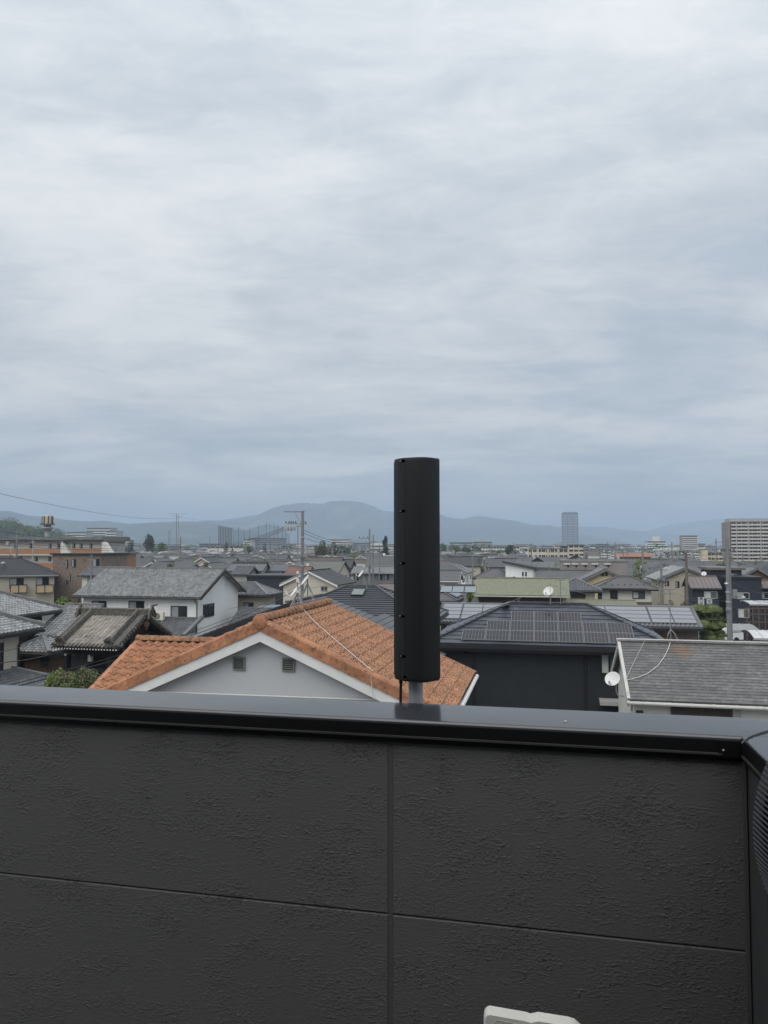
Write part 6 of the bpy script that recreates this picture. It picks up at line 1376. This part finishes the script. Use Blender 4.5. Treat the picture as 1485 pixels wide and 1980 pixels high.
for dx in (-.18, .22): 
    p = at_d(1297, 1220, 26.2); q = at_d(1297, 1240, 26.2); MB().tube([p-q, (dx*.6, -.05, .2), (dx, -.1, -.03)], .018, 6, ).build('leg', steel_m, [o for o in COL.objects if o.get('label') == 'aerial with long yagi on the near white house ridge'][0])
aerial('dark mast with flat aerial over the sage green roof', 1084, 1120, 34.4, 1168, booms=[(1121.5, -7, 8, 6, .2)], legs=False)
aerial('tall thin mast over the sage green roof', 1063, 1095, 66, 1118, legs=False)
aerial('thin aerial at the hipped house ridge', 704, 1078, 44.5, 1131, booms=[(1081, -8, 9, 7, .18), (1090, -5, 6, 4, .3)], boxes=[(1095, 3, 4)], legs=False)
aerial('thin aerial rising from the dark slate roofs', 508, 1078, 128, 1092, booms=[(1079, -5, 6, 6, .4)], legs=False)
ar = random.Random(3)
for i in range(34):
    d, c, x = cells[int(ar.random()**1.3*190)]; r_ = thing('tv_aerial', 'small aerial standing over the distant packed roofs', 'aerial', (c.x, c.y+3.5, 7.2), ar.random()*3, 'small aerials over the distant roofs'); m_ = MB(); m_.tube([(0, 0, -.6), (0, 0, 2.4)], .03, 4); m_.build('mast', steel_m, r_); m_ = MB(); m_.bar((-.9, 0, 2.3), (.9, 0, 2.3), .04); [m_.bar((-.8+.27*k, -.3, 2.31), (-.8+.27*k, .3, 2.31), .025) for k in range(7)]; m_.build('yagi', steel_m, r_)
# loose cables lying on roofs
def lying(label, pts, r_, mat):
    MB().tube(pts, r_, 6).build('cable', mat, None, label=label, category='cable')
A_, Ud, Vd, Nn = slope_axes(oR)
pts = [loc2w(orr, on_slope(orr, A_, Nn, x, y)+Nn*.13) for (x, y) in ((583, 1187), (596, 1202), (612, 1218), (640, 1243), (668, 1267), (697, 1292), (717, 1308))]
e, _ = face_hit(orr, 'f', 722, 1352, -.05); e0, _ = face_hit(orr, 'f', 717, 1310, -.08); pts += [loc2w(orr, e0), loc2w(orr, e)]
lying('pale cable lying down the mossy terracotta slope', pts, .008, cabwhite)
A_, Ud, Vd, Nn = slope_axes(b2.front)
pts = [loc2w(b2.root, on_slope(b2.root, A_, Nn, x, y)+Nn*.06) for (x, y) in ((1296, 1243), (1293, 1255), (1285, 1272), (1272, 1290), (1254, 1304), (1236, 1312), (1222, 1316), (1209, 1317.5))]
lying('grey cable curling down the weathered slate roof', pts, .013, cabwhite)
pts = [loc2w(b2.root, on_slope(b2.root, A_, Nn, x, y)+Nn*.10) for (x, y) in ((1247, 1242), (1228, 1280), (1211, 1316))]
lying('thin straight wire across the corner of the slate roof', pts, .006, cabwhite)

# =============================================================== CAR PARK by the navy buildings
def car(label, x, y, D, col, L_=4.4, w=1.75, h_=1.9, rot=0, van=True):
    p = at_d(x, y, D); r_ = thing('van' if van else 'parked_car', label, 'van' if van else 'car', (p.x, p.y, 0), rot); b = MB(); hw = w/2; hl = L_/2
    prof = [(-hl, .35), (hl, .35), (hl+.03, .7), (hl-.1, .95), (hl-.95, 1.05), (hl-1.5, h_-.08), (hl-1.9, h_), (-hl+.35, h_), (-hl+.08, h_-.15), (-hl-.02, .9)]
    b.prism([(a, -hw, z) for a, z in prof], (0, w, 0)); b.build('body', col, r_)
    gl = MB()
    for s_ in (-1, 1):
        for (a, c) in ((-hl+.3, -hl+1.5), (-hl+1.6, hl-1.75)): gl.box(a, c, s_*(hw+.004)-.006, s_*(hw+.004)+.006, 1.1, h_-.2)
    gl.prism([(hl-.98, -hw+.1, 1.09), (hl-1.5, -hw+.15, h_-.14), (hl-1.5, hw-.15, h_-.14), (hl-.98, hw-.1, 1.09)], (.02, 0, .02)); gl.box(-hl-.03, -hl+.0, -hw+.15, hw-.15, 1.05, h_-.3); gl.build('window', glass, r_)
    wmesh = MB(); wmesh.lathe([(0, -.1), (.31, -.1), (.31, .1), (0, .1)], 16, Matrix.Rotation(math.pi/2, 4, 'X')); wm2 = wmesh.mesh('wheel', [rubber])
    for a in (-hl+.8, hl-.8):
        for s_ in (-1, 1): link('wheel', wm2, r_, loc=(a, s_*(hw-.08), .31))
    for s_ in (-1, 1): MB().box(hl-.05, hl+.04, s_*hw*.7-.18, s_*hw*.7+.18, .7, .88).build('headlight', plast_w, r_)
pw = M('car_paint_white', (.72, .73, .74), .25, .03, 2, ior=1.6)
car('white people carrier parked behind the grey fabric carport', 1443, 1200, 85, pw, 4.6, 1.75, 1.95, math.radians(188)); car('low white car partly hidden behind the grey pole', 1398, 1206, 78, pw, 3.6, 1.5, 1.5, math.radians(190), van=False)
car('pale van beyond the grey pole', 1414, 1196, 91, M('car_paint_silver', (.42, .44, .46), .3, .03, 2, ior=1.6), 4.2, 1.7, 1.9, math.radians(185))
def canopy(label, xl, xr, yt, yb, D, mat, name='carport', curve=.25):
    a, b = at_d(xl, yb, D), at_d(xr, yb, D); z1 = at_d(xl, yt, D+2.2).z; w = b.x-a.x; r_ = thing(name, label, 'carport', (a.x, a.y, 0), -YAW*.6); m_ = MB(); n = 8
    for i in range(n):
        f0, f1 = i/n, (i+1)/n; q = lambda f: a.z+(z1-a.z)*f+curve*math.sin(f*math.pi)
        m_.face([(0, f0*2.4, q(f0)), (w, f0*2.4, q(f0)), (w, f1*2.4, q(f1)), (0, f1*2.4, q(f1))], 0, True); m_.face([(0, f1*2.4, q(f1)-.04), (w, f1*2.4, q(f1)-.04), (w, f0*2.4, q(f0)-.04), (0, f0*2.4, q(f0)-.04)], 0, True)
    m_.build('roof', mat, r_); fr_ = MB(); fr_.box(-.03, w+.03, -.05, .05, a.z-.12, a.z-.01); fr_.box(-.03, w+.03, 2.35, 2.45, z1-.12, z1-.01)
    k = 0
    while k <= w+.01: fr_.tube([(k, f*2.4, a.z+(z1-a.z)*f+curve*math.sin(f*math.pi)+.015) for f in (0, .25, .5, .75, 1)], .02, 5); k += max(.6, w/3)
    fr_.build('frame', trim_gry, r_)
    for xx in (.1, w-.1): MB().box(xx-.05, xx+.05, 0, .1, 0, a.z-.12).build('post', trim_blk, r_)
canopy('grey fabric topped carport right of the clipped pine', 1413, 1466, 1206, 1219, 58, M('canopy_grey', (.25, .255, .255), .6, .1, 1), curve=.1)
canopy('white translucent carport roof at the right edge', 1458, 1510, 1220, 1234, 50, M('canopy_white', (.52, .53, .56), .35, .08, 1))
canopy('pale roofed terrace shelter with brown timbers at the right edge', 1450, 1510, 1161, 1168, 68, M('canopy_pale', (.42, .45, .46), .35, .08, 1), 'terrace_shelter', .05)
fn = at_d(1474, 1210, 66); fr_ = thing('timber_frame', 'brown timber trellis under the pale terrace shelter', 'trellis', (fn.x, fn.y, 0), -YAW)
for k in range(8): MB().box(-1.3+k*.5, -1.22+k*.5, -.04, .04, 0, 4.6).build('post', wood_br, fr_)
for z in (2.6, 3.3, 4.0, 4.5): MB().box(-1.4, 3.0, -.10, -.045, z, z+.08).build('rail', wood_br, fr_)
bx = at_d(1452, 1238, 54); MB().box(bx.x-3, bx.x+5, bx.y, bx.y+.15, 0, 1.3).build('block_wall', w_conc, None, label='low grey block wall under the carports', category='wall')
# =============================================================== BALCONY in the foreground
P0 = at_d(755, 1768, 1.70); FZ = 8.45
wallm = bpy.data.materials.new('siding_charcoal'); wallm.use_nodes = True; t = wallm.node_tree; t.nodes.clear()
def n(ty, **k):
    q = t.nodes.new(ty)
    for a, v in k.items(): setattr(q, a, v)
    return q
l = t.links.new
o = n('ShaderNodeOutputMaterial'); b = n('ShaderNodeBsdfPrincipled'); l(b.outputs[0], o.inputs[0]); b.inputs['Roughness'].default_value = .62; b.inputs['IOR'].default_value = 1.45
tcd = n('ShaderNodeTexCoord'); mp = n('ShaderNodeMapping'); l(tcd.outputs['Object'], mp.inputs[0]); mp.inputs['Scale'].default_value = (1, 1, 1.9); mp.inputs['Rotation'].default_value = (0, math.radians(-9), 0)
def nz(scale, det, rough, dist=0, typ='FBM'):
    q = n('ShaderNodeTexNoise'); l(mp.outputs[0], q.inputs['Vector']); q.inputs['Scale'].default_value = scale; q.inputs['Detail'].default_value = det; q.inputs['Roughness'].default_value = rough; q.inputs['Distortion'].default_value = dist; return q.outputs[0]
def mth(op, a, c, d=None):
    q = n('ShaderNodeMath', operation=op)
    for i, v in enumerate((a, c, d)):
        if v is None: continue
        if isinstance(v, (int, float)): q.inputs[i].default_value = v
        else: l(v, q.inputs[i])
    return q.outputs[0]
def mrg(v, a, c, lo=0., hi=1.):
    q = n('ShaderNodeMapRange', interpolation_type='SMOOTHSTEP'); l(v, q.inputs[0]); q.inputs[1].default_value = a; q.inputs[2].default_value = c; q.inputs[3].default_value = lo; q.inputs[4].default_value = hi; return q.outputs[0]
patch = mrg(nz(6.5, 5, .65), .44, .64, .12, 1.); lump = mrg(nz(92, 4, .6, .2), .47, .68); grain = nz(230, 4, .65); flakes = mrg(nz(60, 4, .6, .3), .53, .67)
hgt = mth('ADD', mth('MULTIPLY', mth('MULTIPLY', lump, patch), .0030), mth('ADD', mth('MULTIPLY', grain, .0011), mth('MULTIPLY', mth('MULTIPLY', flakes, patch), .0022)))
bp = n('ShaderNodeBump'); bp.inputs['Strength'].default_value = 1; bp.inputs['Distance'].default_value = 1.0; l(hgt, bp.inputs['Height']); l(bp.outputs[0], b.inputs['Normal'])
cm = n('ShaderNodeMixRGB'); l(nz(3, 4, .6), cm.inputs[0]); cm.inputs[1].default_value = (.083, .083, .083, 1); cm.inputs[2].default_value = (.102, .100, .098, 1); mp2 = n('ShaderNodeMapping'); l(tcd.outputs['Object'], mp2.inputs[0]); mp2.inputs['Scale'].default_value = (9, 9, .9); rn_ = n('ShaderNodeTexNoise'); l(mp2.outputs[0], rn_.inputs['Vector']); rn_.inputs['Scale'].default_value = 2.2; rn_.inputs['Detail'].default_value = 6
du = n('ShaderNodeMixRGB'); l(mrg(rn_.outputs[0], .52, .72, 0, .35), du.inputs[0]); l(cm.outputs[0], du.inputs[1]); du.inputs[2].default_value = (.092, .090, .086, 1)
sp_ = n('ShaderNodeMixRGB'); l(mrg(nz(330, 1, .5), .80, .82, 0, .8), sp_.inputs[0]); l(du.outputs[0], sp_.inputs[1]); sp_.inputs[2].default_value = (.2, .195, .185, 1); l(sp_.outputs[0], b.inputs['Base Color'])
smooth_side = M('siding_charcoal_plain', (.050, .050, .051), .6, .06, 6, bump=.0006, bscale=160)
sealant = M('sealant_charcoal', (.075, .073, .072), .5, .05, 8)
capm = M('coping_dark_metal', (.033, .035, .040), .19, .05, 3, ior=1.62)
ct = capm.node_tree; cb_ = [q for q in ct.nodes if q.type == 'BSDF_PRINCIPLED'][0]; cg_ = ct.nodes.new('ShaderNodeNewGeometry')
def capnoise(scale, det, lo, hi, f0, f1):
    q = ct.nodes.new('ShaderNodeTexNoise'); ct.links.new(cg_.outputs['Position'], q.inputs['Vector']); q.inputs['Scale'].default_value = scale; q.inputs['Detail'].default_value = det
    w_ = ct.nodes.new('ShaderNodeMapRange'); ct.links.new(q.outputs[0], w_.inputs[0]); w_.inputs[1].default_value = f0; w_.inputs[2].default_value = f1; w_.inputs[3].default_value = lo; w_.inputs[4].default_value = hi; return w_.outputs[0]
r1 = capnoise(6, 5, .13, .22, .35, .7); r2 = capnoise(160, 2, 0, .10, .68, .76); ra_ = ct.nodes.new('ShaderNodeMath'); ra_.operation = 'ADD'; ct.links.new(r1, ra_.inputs[0]); ct.links.new(r2, ra_.inputs[1]); ct.links.new(ra_.outputs[0], cb_.inputs['Roughness'])
bw_ = ct.nodes.new('ShaderNodeBump'); bw_.inputs['Strength'].default_value = 1; bw_.inputs['Distance'].default_value = .0002; ct.links.new(capnoise(5, 2, 0, 1, .2, .8), bw_.inputs['Height']); ct.links.new(bw_.outputs[0], cb_.inputs['Normal'])
capf = M('coping_face_metal', (.004, .004, .0045), .4, .05, 3)

pw_ = thing('parapet_wall', 'charcoal stone textured balcony wall with dark metal coping across the foreground', 'wall', (P0.x, P0.y, FZ), -YAW)
def zl(zabs): return zabs-FZ
zg = P0.z-FZ; zfb = zl(at_d(755, 1431, 1.685).z); zft = zl(at_d(755, 1392, 1.68).z); xC = .747; G = .0045; JX = .0048
def panel(x0, x1, z0, z1, ch=.0022):
    m_ = MB(); p = [(x0, z0), (x1, z0), (x1, z1), (x0, z1)]; q = [(x0+ch, z0+ch), (x1-ch, z0+ch), (x1-ch, z1-ch), (x0+ch, z1-ch)]
    for i in range(4): j = (i+1) % 4; m_.face([(p[i][0], .003, p[i][1]), (p[j][0], .003, p[j][1]), (q[j][0], 0, q[j][1]), (q[i][0], 0, q[i][1])]); m_.face([(p[i][0], .02, p[i][1]), (p[j][0], .02, p[j][1]), (p[j][0], .003, p[j][1]), (p[i][0], .003, p[i][1])])
    m_.face([(a, 0, c) for a, c in q]); return m_.build('siding_panel', wallm, pw_)
panel(-3.0, -JX, zg+.0014, zfb+.03); panel(JX, xC-.004, zg+.0014, zfb+.03); panel(-3.0, -JX, zg-.455, zg-.0014); panel(JX, xC-.004, zg-.455, zg-.0014); panel(-3.0, -JX, .02, zg-.461); panel(JX, xC-.004, .02, zg-.461)
MB().box(-JX-.0005, JX+.0005, .0014, .0040, .02, zfb+.03).build('joint_sealant', sealant, pw_)
MB().box(-3.0, xC+.2, .0042, .15, -8.45+.001, zfb+.02).build('core', smooth_side, pw_)
MB().box(xC-.009, xC-.002, -.008, .004, .02, zfb+.01).build('corner_sealant', sealant, pw_)
# coping: top sheet with rolled front edge, front face, drip trim
def coping(x0, x1, y_front, y_back, zt, mb, axis='x', r_=.009):
    prof = []
    for k in range(7): a = math.pi/2*k/6; prof.append((y_front+r_-r_*math.cos(a), zt-.0-r_+r_*math.sin(a)))
    prof.append((y_back, zt+.0005)); prof.append((y_back, zt-.05)); prof.append((y_front+.02, zt-.03))
    n_ = len(prof); base = len(mb.v)
    for xx in (x0, x1): mb.v += [((xx, y, z) if axis == 'x' else (y, xx, z)) for y, z in prof]
    for i in range(n_):
        j = (i+1) % n_; f_ = (base+i, base+n_+i, base+n_+j, base+j); mb.f.append(f_ if axis == 'x' else f_[::-1]); mb.m.append(0); mb.sm.append(i < 6)
    mb.f.append(tuple(base+i for i in range(n_))[::-1]); mb.f.append(tuple(base+n_+i for i in range(n_))); mb.m += [0, 0]; mb.sm += [False, False]
yF = -.016
c1_ = MB(); coping(-3.05, xC+.22, yF, yF+.178, zft+.0005, c1_); co = c1_.build('coping', capm, pw_)
MB().box(-3.05, xC+.012, yF-.001, yF+.012, zfb+.012, zft-.0085).build('coping_face', capf, pw_)
dr_ = MB(); dr_.prism([(-3.05, yF-.004, zfb+.0115), (-3.05, yF+.004, zfb+.013), (-3.05, yF+.004, zfb+.0085), (-3.05, yF-.004, zfb+.0075)], (xC+3.0, 0, 0)); dr_.build('drip_edge', M('edge_highlight', (.032, .032, .032), .5, .1, 5), pw_)  # lip painted paler than the face, for its thin highlight
MB().box(-3.05, xC+.0, yF+.006, yF+.015, zfb-.006, zfb+.0075).build('lower_trim', capf, pw_)
MB().box(.690, xC+.0005, yF-.0035, yF+.0, zfb+.004, zft-.0086).build('corner_cover', capf, pw_)
def screw(parent, p, axis, r_=.0022, mat=steel, name='screw'):
    m_ = MB(); m_.lathe([(0, .0026), (r_*.6, .0024), (r_, .001), (r_, 0)], 12, Matrix.Translation(p) @ axis); m_.box(p[0]-.0004, p[0]+.0004, p[1]-.0032, p[1]-.0024, p[2]-r_*.6, p[2]+r_*.6) if False else None; return m_.build(name, mat, parent)
q = at_d(1400, 1452, 1.53); ql = w2loc(pw_, q); screw(pw_, (ql.x, yF-.0033, ql.z), Matrix.Rotation(math.pi/2, 4, 'X'))
q = at_z(1093, 1393, FZ+zft+.004); ql = w2loc(pw_, q); screw(pw_, (ql.x, ql.y, zft+.0012), Matrix.Identity(4), .003)
# right hand return wall, coming towards the camera
rw_ = thing('return_wall', 'plain charcoal return wall with dark coping at the right edge', 'wall', (P0.x, P0.y, FZ), -YAW)
MB().box(xC+.001, xC+.14, -2.6, .003, .0, zfb+.02).build('panel', smooth_side, rw_)
c2_ = MB(); coping(-2.6, -.0165, xC-.012, xC+.18, zft+.0015, c2_, 'y', .004); c2_.build('coping', capm, rw_)
MB().box(xC-.013, xC-.001, -2.6, -.017, zfb+.012, zft-.0035).build('coping_face', capf, rw_)
MB().box(xC-.008, xC-.002, -2.6, -.011, zfb-.006, zfb+.0118).build('lower_trim', capf, rw_)
dr_ = MB(); dr_.box(xC-.016, xC-.009, -2.6, -.03, zfb+.0075, zfb+.0117); dr_.build('drip_edge', M('edge_highlight', (.12, .12, .12)), rw_)
sm = [at_z(x, y, FZ+zft+.0028) for (x, y) in ((1433.5, 1438), (1438, 1433), (1447, 1426.5), (1457, 1422), (1470, 1417.5), (1486, 1413), (1510, 1407), (1560, 1398))]
MB().tube([w2loc(rw_, p) for p in sm], .0016, 6).build('seam_sealant', M('sealant_dark', (.012, .012, .016), .4, 0), rw_)  # coping seam; its curve copies a reflection, built as a raised bead
# balcony floor, and an unseen house wall behind the camera, placed to block sky light
fl = MB(); fl.box(-3.0, xC, -2.6, .02, -.02, 0.0); f_ = fl.build('balcony_floor', M('balcony_floor_grey', (.12, .12, .12), .8, .1, 3), None, kind='structure'); f_.location = (P0.x, P0.y, FZ); f_.rotation_euler = (0, 0, -YAW)
hw_ = thing('house_shade_wall', 'unseen charcoal house wall behind the balcony, placed to block sky light', 'wall', (P0.x, P0.y, FZ), -YAW); MB().box(-3.0, 1.4, -2.6, -2.25, -8.45+.002, 3.0).build('panel', smooth_side, hw_)

# ---- antenna on its galvanised mast
AD = 1.965; top = at_d(806, 886.5, AD); bot = at_d(806, 1315.5, AD); an_ = thing('panel_antenna', 'tall matt black panel antenna on a galvanised pipe above the coping', 'antenna', tuple(bot), math.radians(-3)); hA = top.z-bot.z; wA = 88.5*AD/F; k = AD/F
sat = M('antenna_satin_black', (.0085, .0095, .0105), .5, .04, 4)
xL, xR = (762-806)*k, (851-806)*k
prof = [(xL+.001, .038), (xL, .026), (xL+.003, .014), (xL+.016, -.006), (xL+.026, -.017)]       # left flank
for j in range(1, 12):
    f_ = j/11; xx = (xL+.026)+(xR-.003-(xL+.026))*f_; prof.append((xx, -.0165-.020*math.sin(math.pi*min(1, f_*1.05)**1.05*.72)+.034*max(0, f_-.45)**1.6/.55**1.6))
prof += [(xR, .008), (xR, .040), (xR-.008, .052), (xL+.010, .052)]
ab = MB(); levels = [(0.0, .955), (.004, .985), (.012, 1.0), (hA-.008, 1.0), (hA-.002, .992), (hA, .975)]; cx_ = sum(p[0] for p in prof)/len(prof); cy_ = .014; nP = len(prof)
for (z, s) in levels:
    for (x, y) in prof: ab.v.append((cx_+(x-cx_)*s, cy_+(y-cy_)*s, z))
for i in range(len(levels)-1):
    for j in range(nP): j2 = (j+1) % nP; ab.f.append((i*nP+j, i*nP+j2, (i+1)*nP+j2, (i+1)*nP+j)); ab.m.append(0); ab.sm.append(True)
ab.f.append(tuple(range(nP-1, -1, -1))); ab.f.append(tuple((len(levels)-1)*nP+j for j in range(nP))); ab.m += [0, 0]; ab.sm += [False, False]
import bmesh
def outward(me):
    b_ = bmesh.new(); b_.from_mesh(me); bmesh.ops.remove_doubles(b_, verts=b_.verts, dist=1e-6); bmesh.ops.recalc_face_normals(b_, faces=b_.faces); b_.to_mesh(me); b_.free()
body = ab.build('casing', sat, an_); outward(body.data)
# screw pockets cut into the flank
cut = MB(); spots = []
for (x, y) in ((778, 894.5), (778, 991.5), (778, 1092), (777, 1193), (779, 1269), (781, 1307.5)):
    z = (1315.5-y)*k; lx = (x-806)*k; spots.append((lx, z)); R_ = .0037
    m_ = MB(); pl = []
    for j in range(9): a = math.pi/2+math.pi*j/8; pl.append((lx-.0045+R_*math.cos(a), z+R_*math.sin(a)))
    for j in range(9): a = -math.pi/2+math.pi*j/8; pl.append((lx+.0055+R_*math.cos(a), z+R_*math.sin(a)))
    cut.prism([(a, -.06, c) for a, c in pl], (0, .070, 0), 1)
pkt = M('pocket_shade', (.003, .003, .003), .8, 0); body.data.materials.append(pkt); co_ = cut.build('cutter', [sat, pkt], None); outward(co_.data); co_.matrix_world = an_.matrix_basis.copy(); md = body.modifiers.new('b', 'BOOLEAN'); md.object = co_; md.operation = 'DIFFERENCE'; md.solver = 'EXACT'  # recess shade put into the pocket colour, blacker than the casing
bpy.context.view_layer.update(); nm_ = bpy.data.meshes.new_from_object(body.evaluated_get(bpy.context.evaluated_depsgraph_get())); print('pocket faces', len(body.data.polygons), len(nm_.polygons), [m_.name for m_ in nm_.materials]); body.modifiers.clear(); nm_.set_sharp_from_angle(angle=math.radians(24)); body.data = nm_; bpy.data.objects.remove(co_)
rim = MB()
for (lx, z) in spots:
    m_ = MB(); m_.lathe([(0, .003), (.0020, .0028), (.0028, .0012), (.0028, -.006)], 12, Matrix.Translation((lx-.0034, -.0070, z)) @ Matrix.Rotation(math.pi/2, 4, 'X')); m_.build('screw', M('screw_bright', (.6, .6, .6), .25, 0, metal=.9), an_)
MB().box(xL+.0115, xL+.0130, -.0085, -.0070, .03, .075).build('latch', trim_blk, an_)
MB().tube([((783.5-806)*k*0+xL+.0012, .006, .015), (xL+.0012, .006, hA-.01)], .0011, 6).build('edge_seam', trim_blk, an_)
pp_ = MB(); pxm = (803.5-806)*k; pp_.tube([(pxm, .030, -1.15), (pxm, .030, .2)], 14*k, 18); pp_.build('mast', steel, an_)
for z in (-.55, -.95): MB().box(pxm-.04, pxm+.04, .0, .06, z-.02, z+.02).build('wall_bracket', steel, an_)
cbx = (774.5-806)*k; MB().tube([(cbx+.001, .022, .01), (cbx, .022, -.05), (cbx-.0008, .02, -.1), (cbx-.003, .02, -.5), (cbx, .02, -1.0)], .0038, 8).build('cable', rubber, an_); MB().tube([(cbx+.001, .022, .006), (cbx+.0006, .022, -.012)], .0052, 10).build('cable_gland', rubber, an_)

# ---- ribbed black fan drum at the right edge, white plastic lid at the bottom
FD = .60; c = at_d(1752, 1606, FD); r0 = 289*FD/F; fd = thing('ribbed_fan', 'black fan with spiral ribbed guard cut by the right edge', 'fan', (c.x, c.y, FZ), 0); zc = c.z-FZ
rb_ = MB(); NB = 190
for kf in range(NB):
    a = 2*math.pi*kf/NB; pts = []
    for j in range(7):
        f_ = j/6; rr = r0*(1-.62*f_); aa = a+.95*f_; pts.append((rr*math.cos(aa), -.036-.025*math.sin(f_*1.35), zc+rr*math.sin(aa)))
    rb_.tube([(r0*math.cos(a-.02), .0, zc+r0*math.sin(a-.02)), (r0*1.004*math.cos(a), -.03, zc+r0*1.004*math.sin(a))]+pts, .0011, 5)
rb_.build('guard_ribs', M('fan_black', (.02, .021, .023), .32, 0, 4), fd, kind='stuff')
MB().lathe([(0, .020), (r0*.90, .020), (r0*.95, .012), (r0*.95, -.002), (r0*.9, -.004)], 48, Matrix.Translation((0, 0, zc)) @ Matrix.Rotation(math.pi/2, 4, 'X') @ Matrix.Scale(-1, 4, (0, 0, 1))).build('drum', trim_blk, fd)
MB().lathe([(0, .068), (r0*.36, .06), (r0*.4, .04)], 32, Matrix.Translation((0, 0, zc)) @ Matrix.Rotation(math.pi/2, 4, 'X')).build('hub', trim_blk, fd)
sx = at_d(1478.5, 1800, .65).x-c.x
MB().prism([(sx, .02, 0), (sx+.12, .02, 0), (sx+.12, .02, zc-.06), (sx+.003, .02, zc-.05)], (0, .03, 0)).build('stand', trim_blk, fd)
LD = 1.42; a = at_d(935, 1990, LD); lid = thing('plastic_case', 'white plastic case with rounded corners peeping in at the bottom', 'case', (a.x, a.y, FZ), -YAW+math.radians(1.5)); kk = LD/F
ztop = at_d(950, 1957, LD).z-FZ
def lidout(o_):   # outline in the case's own plane
    W_ = 190*kk; pts = [(o_, 0)]
    for j in range(7): an2 = math.pi-math.pi/2*j/6; pts.append((.013+(.013-o_)*math.cos(an2), ztop-.013+(.013-o_)*math.sin(an2)))
    pts += [(.078, ztop-.004-o_), (.086, ztop-.006-o_), (.100, ztop-.0015-o_), (.155, ztop-.004-o_), (.165, ztop-.006-o_), (.180, ztop-.017-o_), (W_-o_, ztop-.04), (W_-o_, 0)]; return pts
lb_ = MB(); A0, A1 = lidout(0), lidout(.004); nn = len(A0)
lb_.v += [(x, .022, z) for x, z in A0]+[(x, .004, z) for x, z in A0]+[(x, 0, z) for x, z in A1]
for s_ in (0, 1):
    for i in range(nn-1): lb_.f.append((s_*nn+i+1, s_*nn+i, s_*nn+nn+i, s_*nn+nn+i+1)); lb_.m.append(0); lb_.sm.append(True)
lb_.f.append(tuple(2*nn+i for i in range(nn))[::-1]); lb_.f.append(tuple(i for i in range(nn))); lb_.m += [0, 0]; lb_.sm += [False, False]
lb_.build('shell', M('plastic_ivory', (.62, .61, .57), .45, .03, 4), lid)
MB().tube([(.022, -.0005, .2), (.022, -.0005, ztop-.016), (.026, -.0005, ztop-.0115), (.08, -.0005, ztop-.0165), (.085, -.0005, ztop-.02), (.086, -.0005, .2)], .0007, 5).build('embossed_line', M('plastic_line', (.40, .39, .36), .5, 0), lid)
MB().tube([(.088, -.0005, ztop-.011), (.13, -.0005, ztop-.014), (.172, -.0005, ztop-.018)], .0006, 5).build('embossed_line', M('plastic_line', (0, 0, 0)), lid)

# geometry that came out inside-out is turned to face outwards; textures do not need it, normals do
print('objects', len(COL.objects), 'tris', sum(len(o.data.polygons) for o in COL.objects if o.type == 'MESH'))
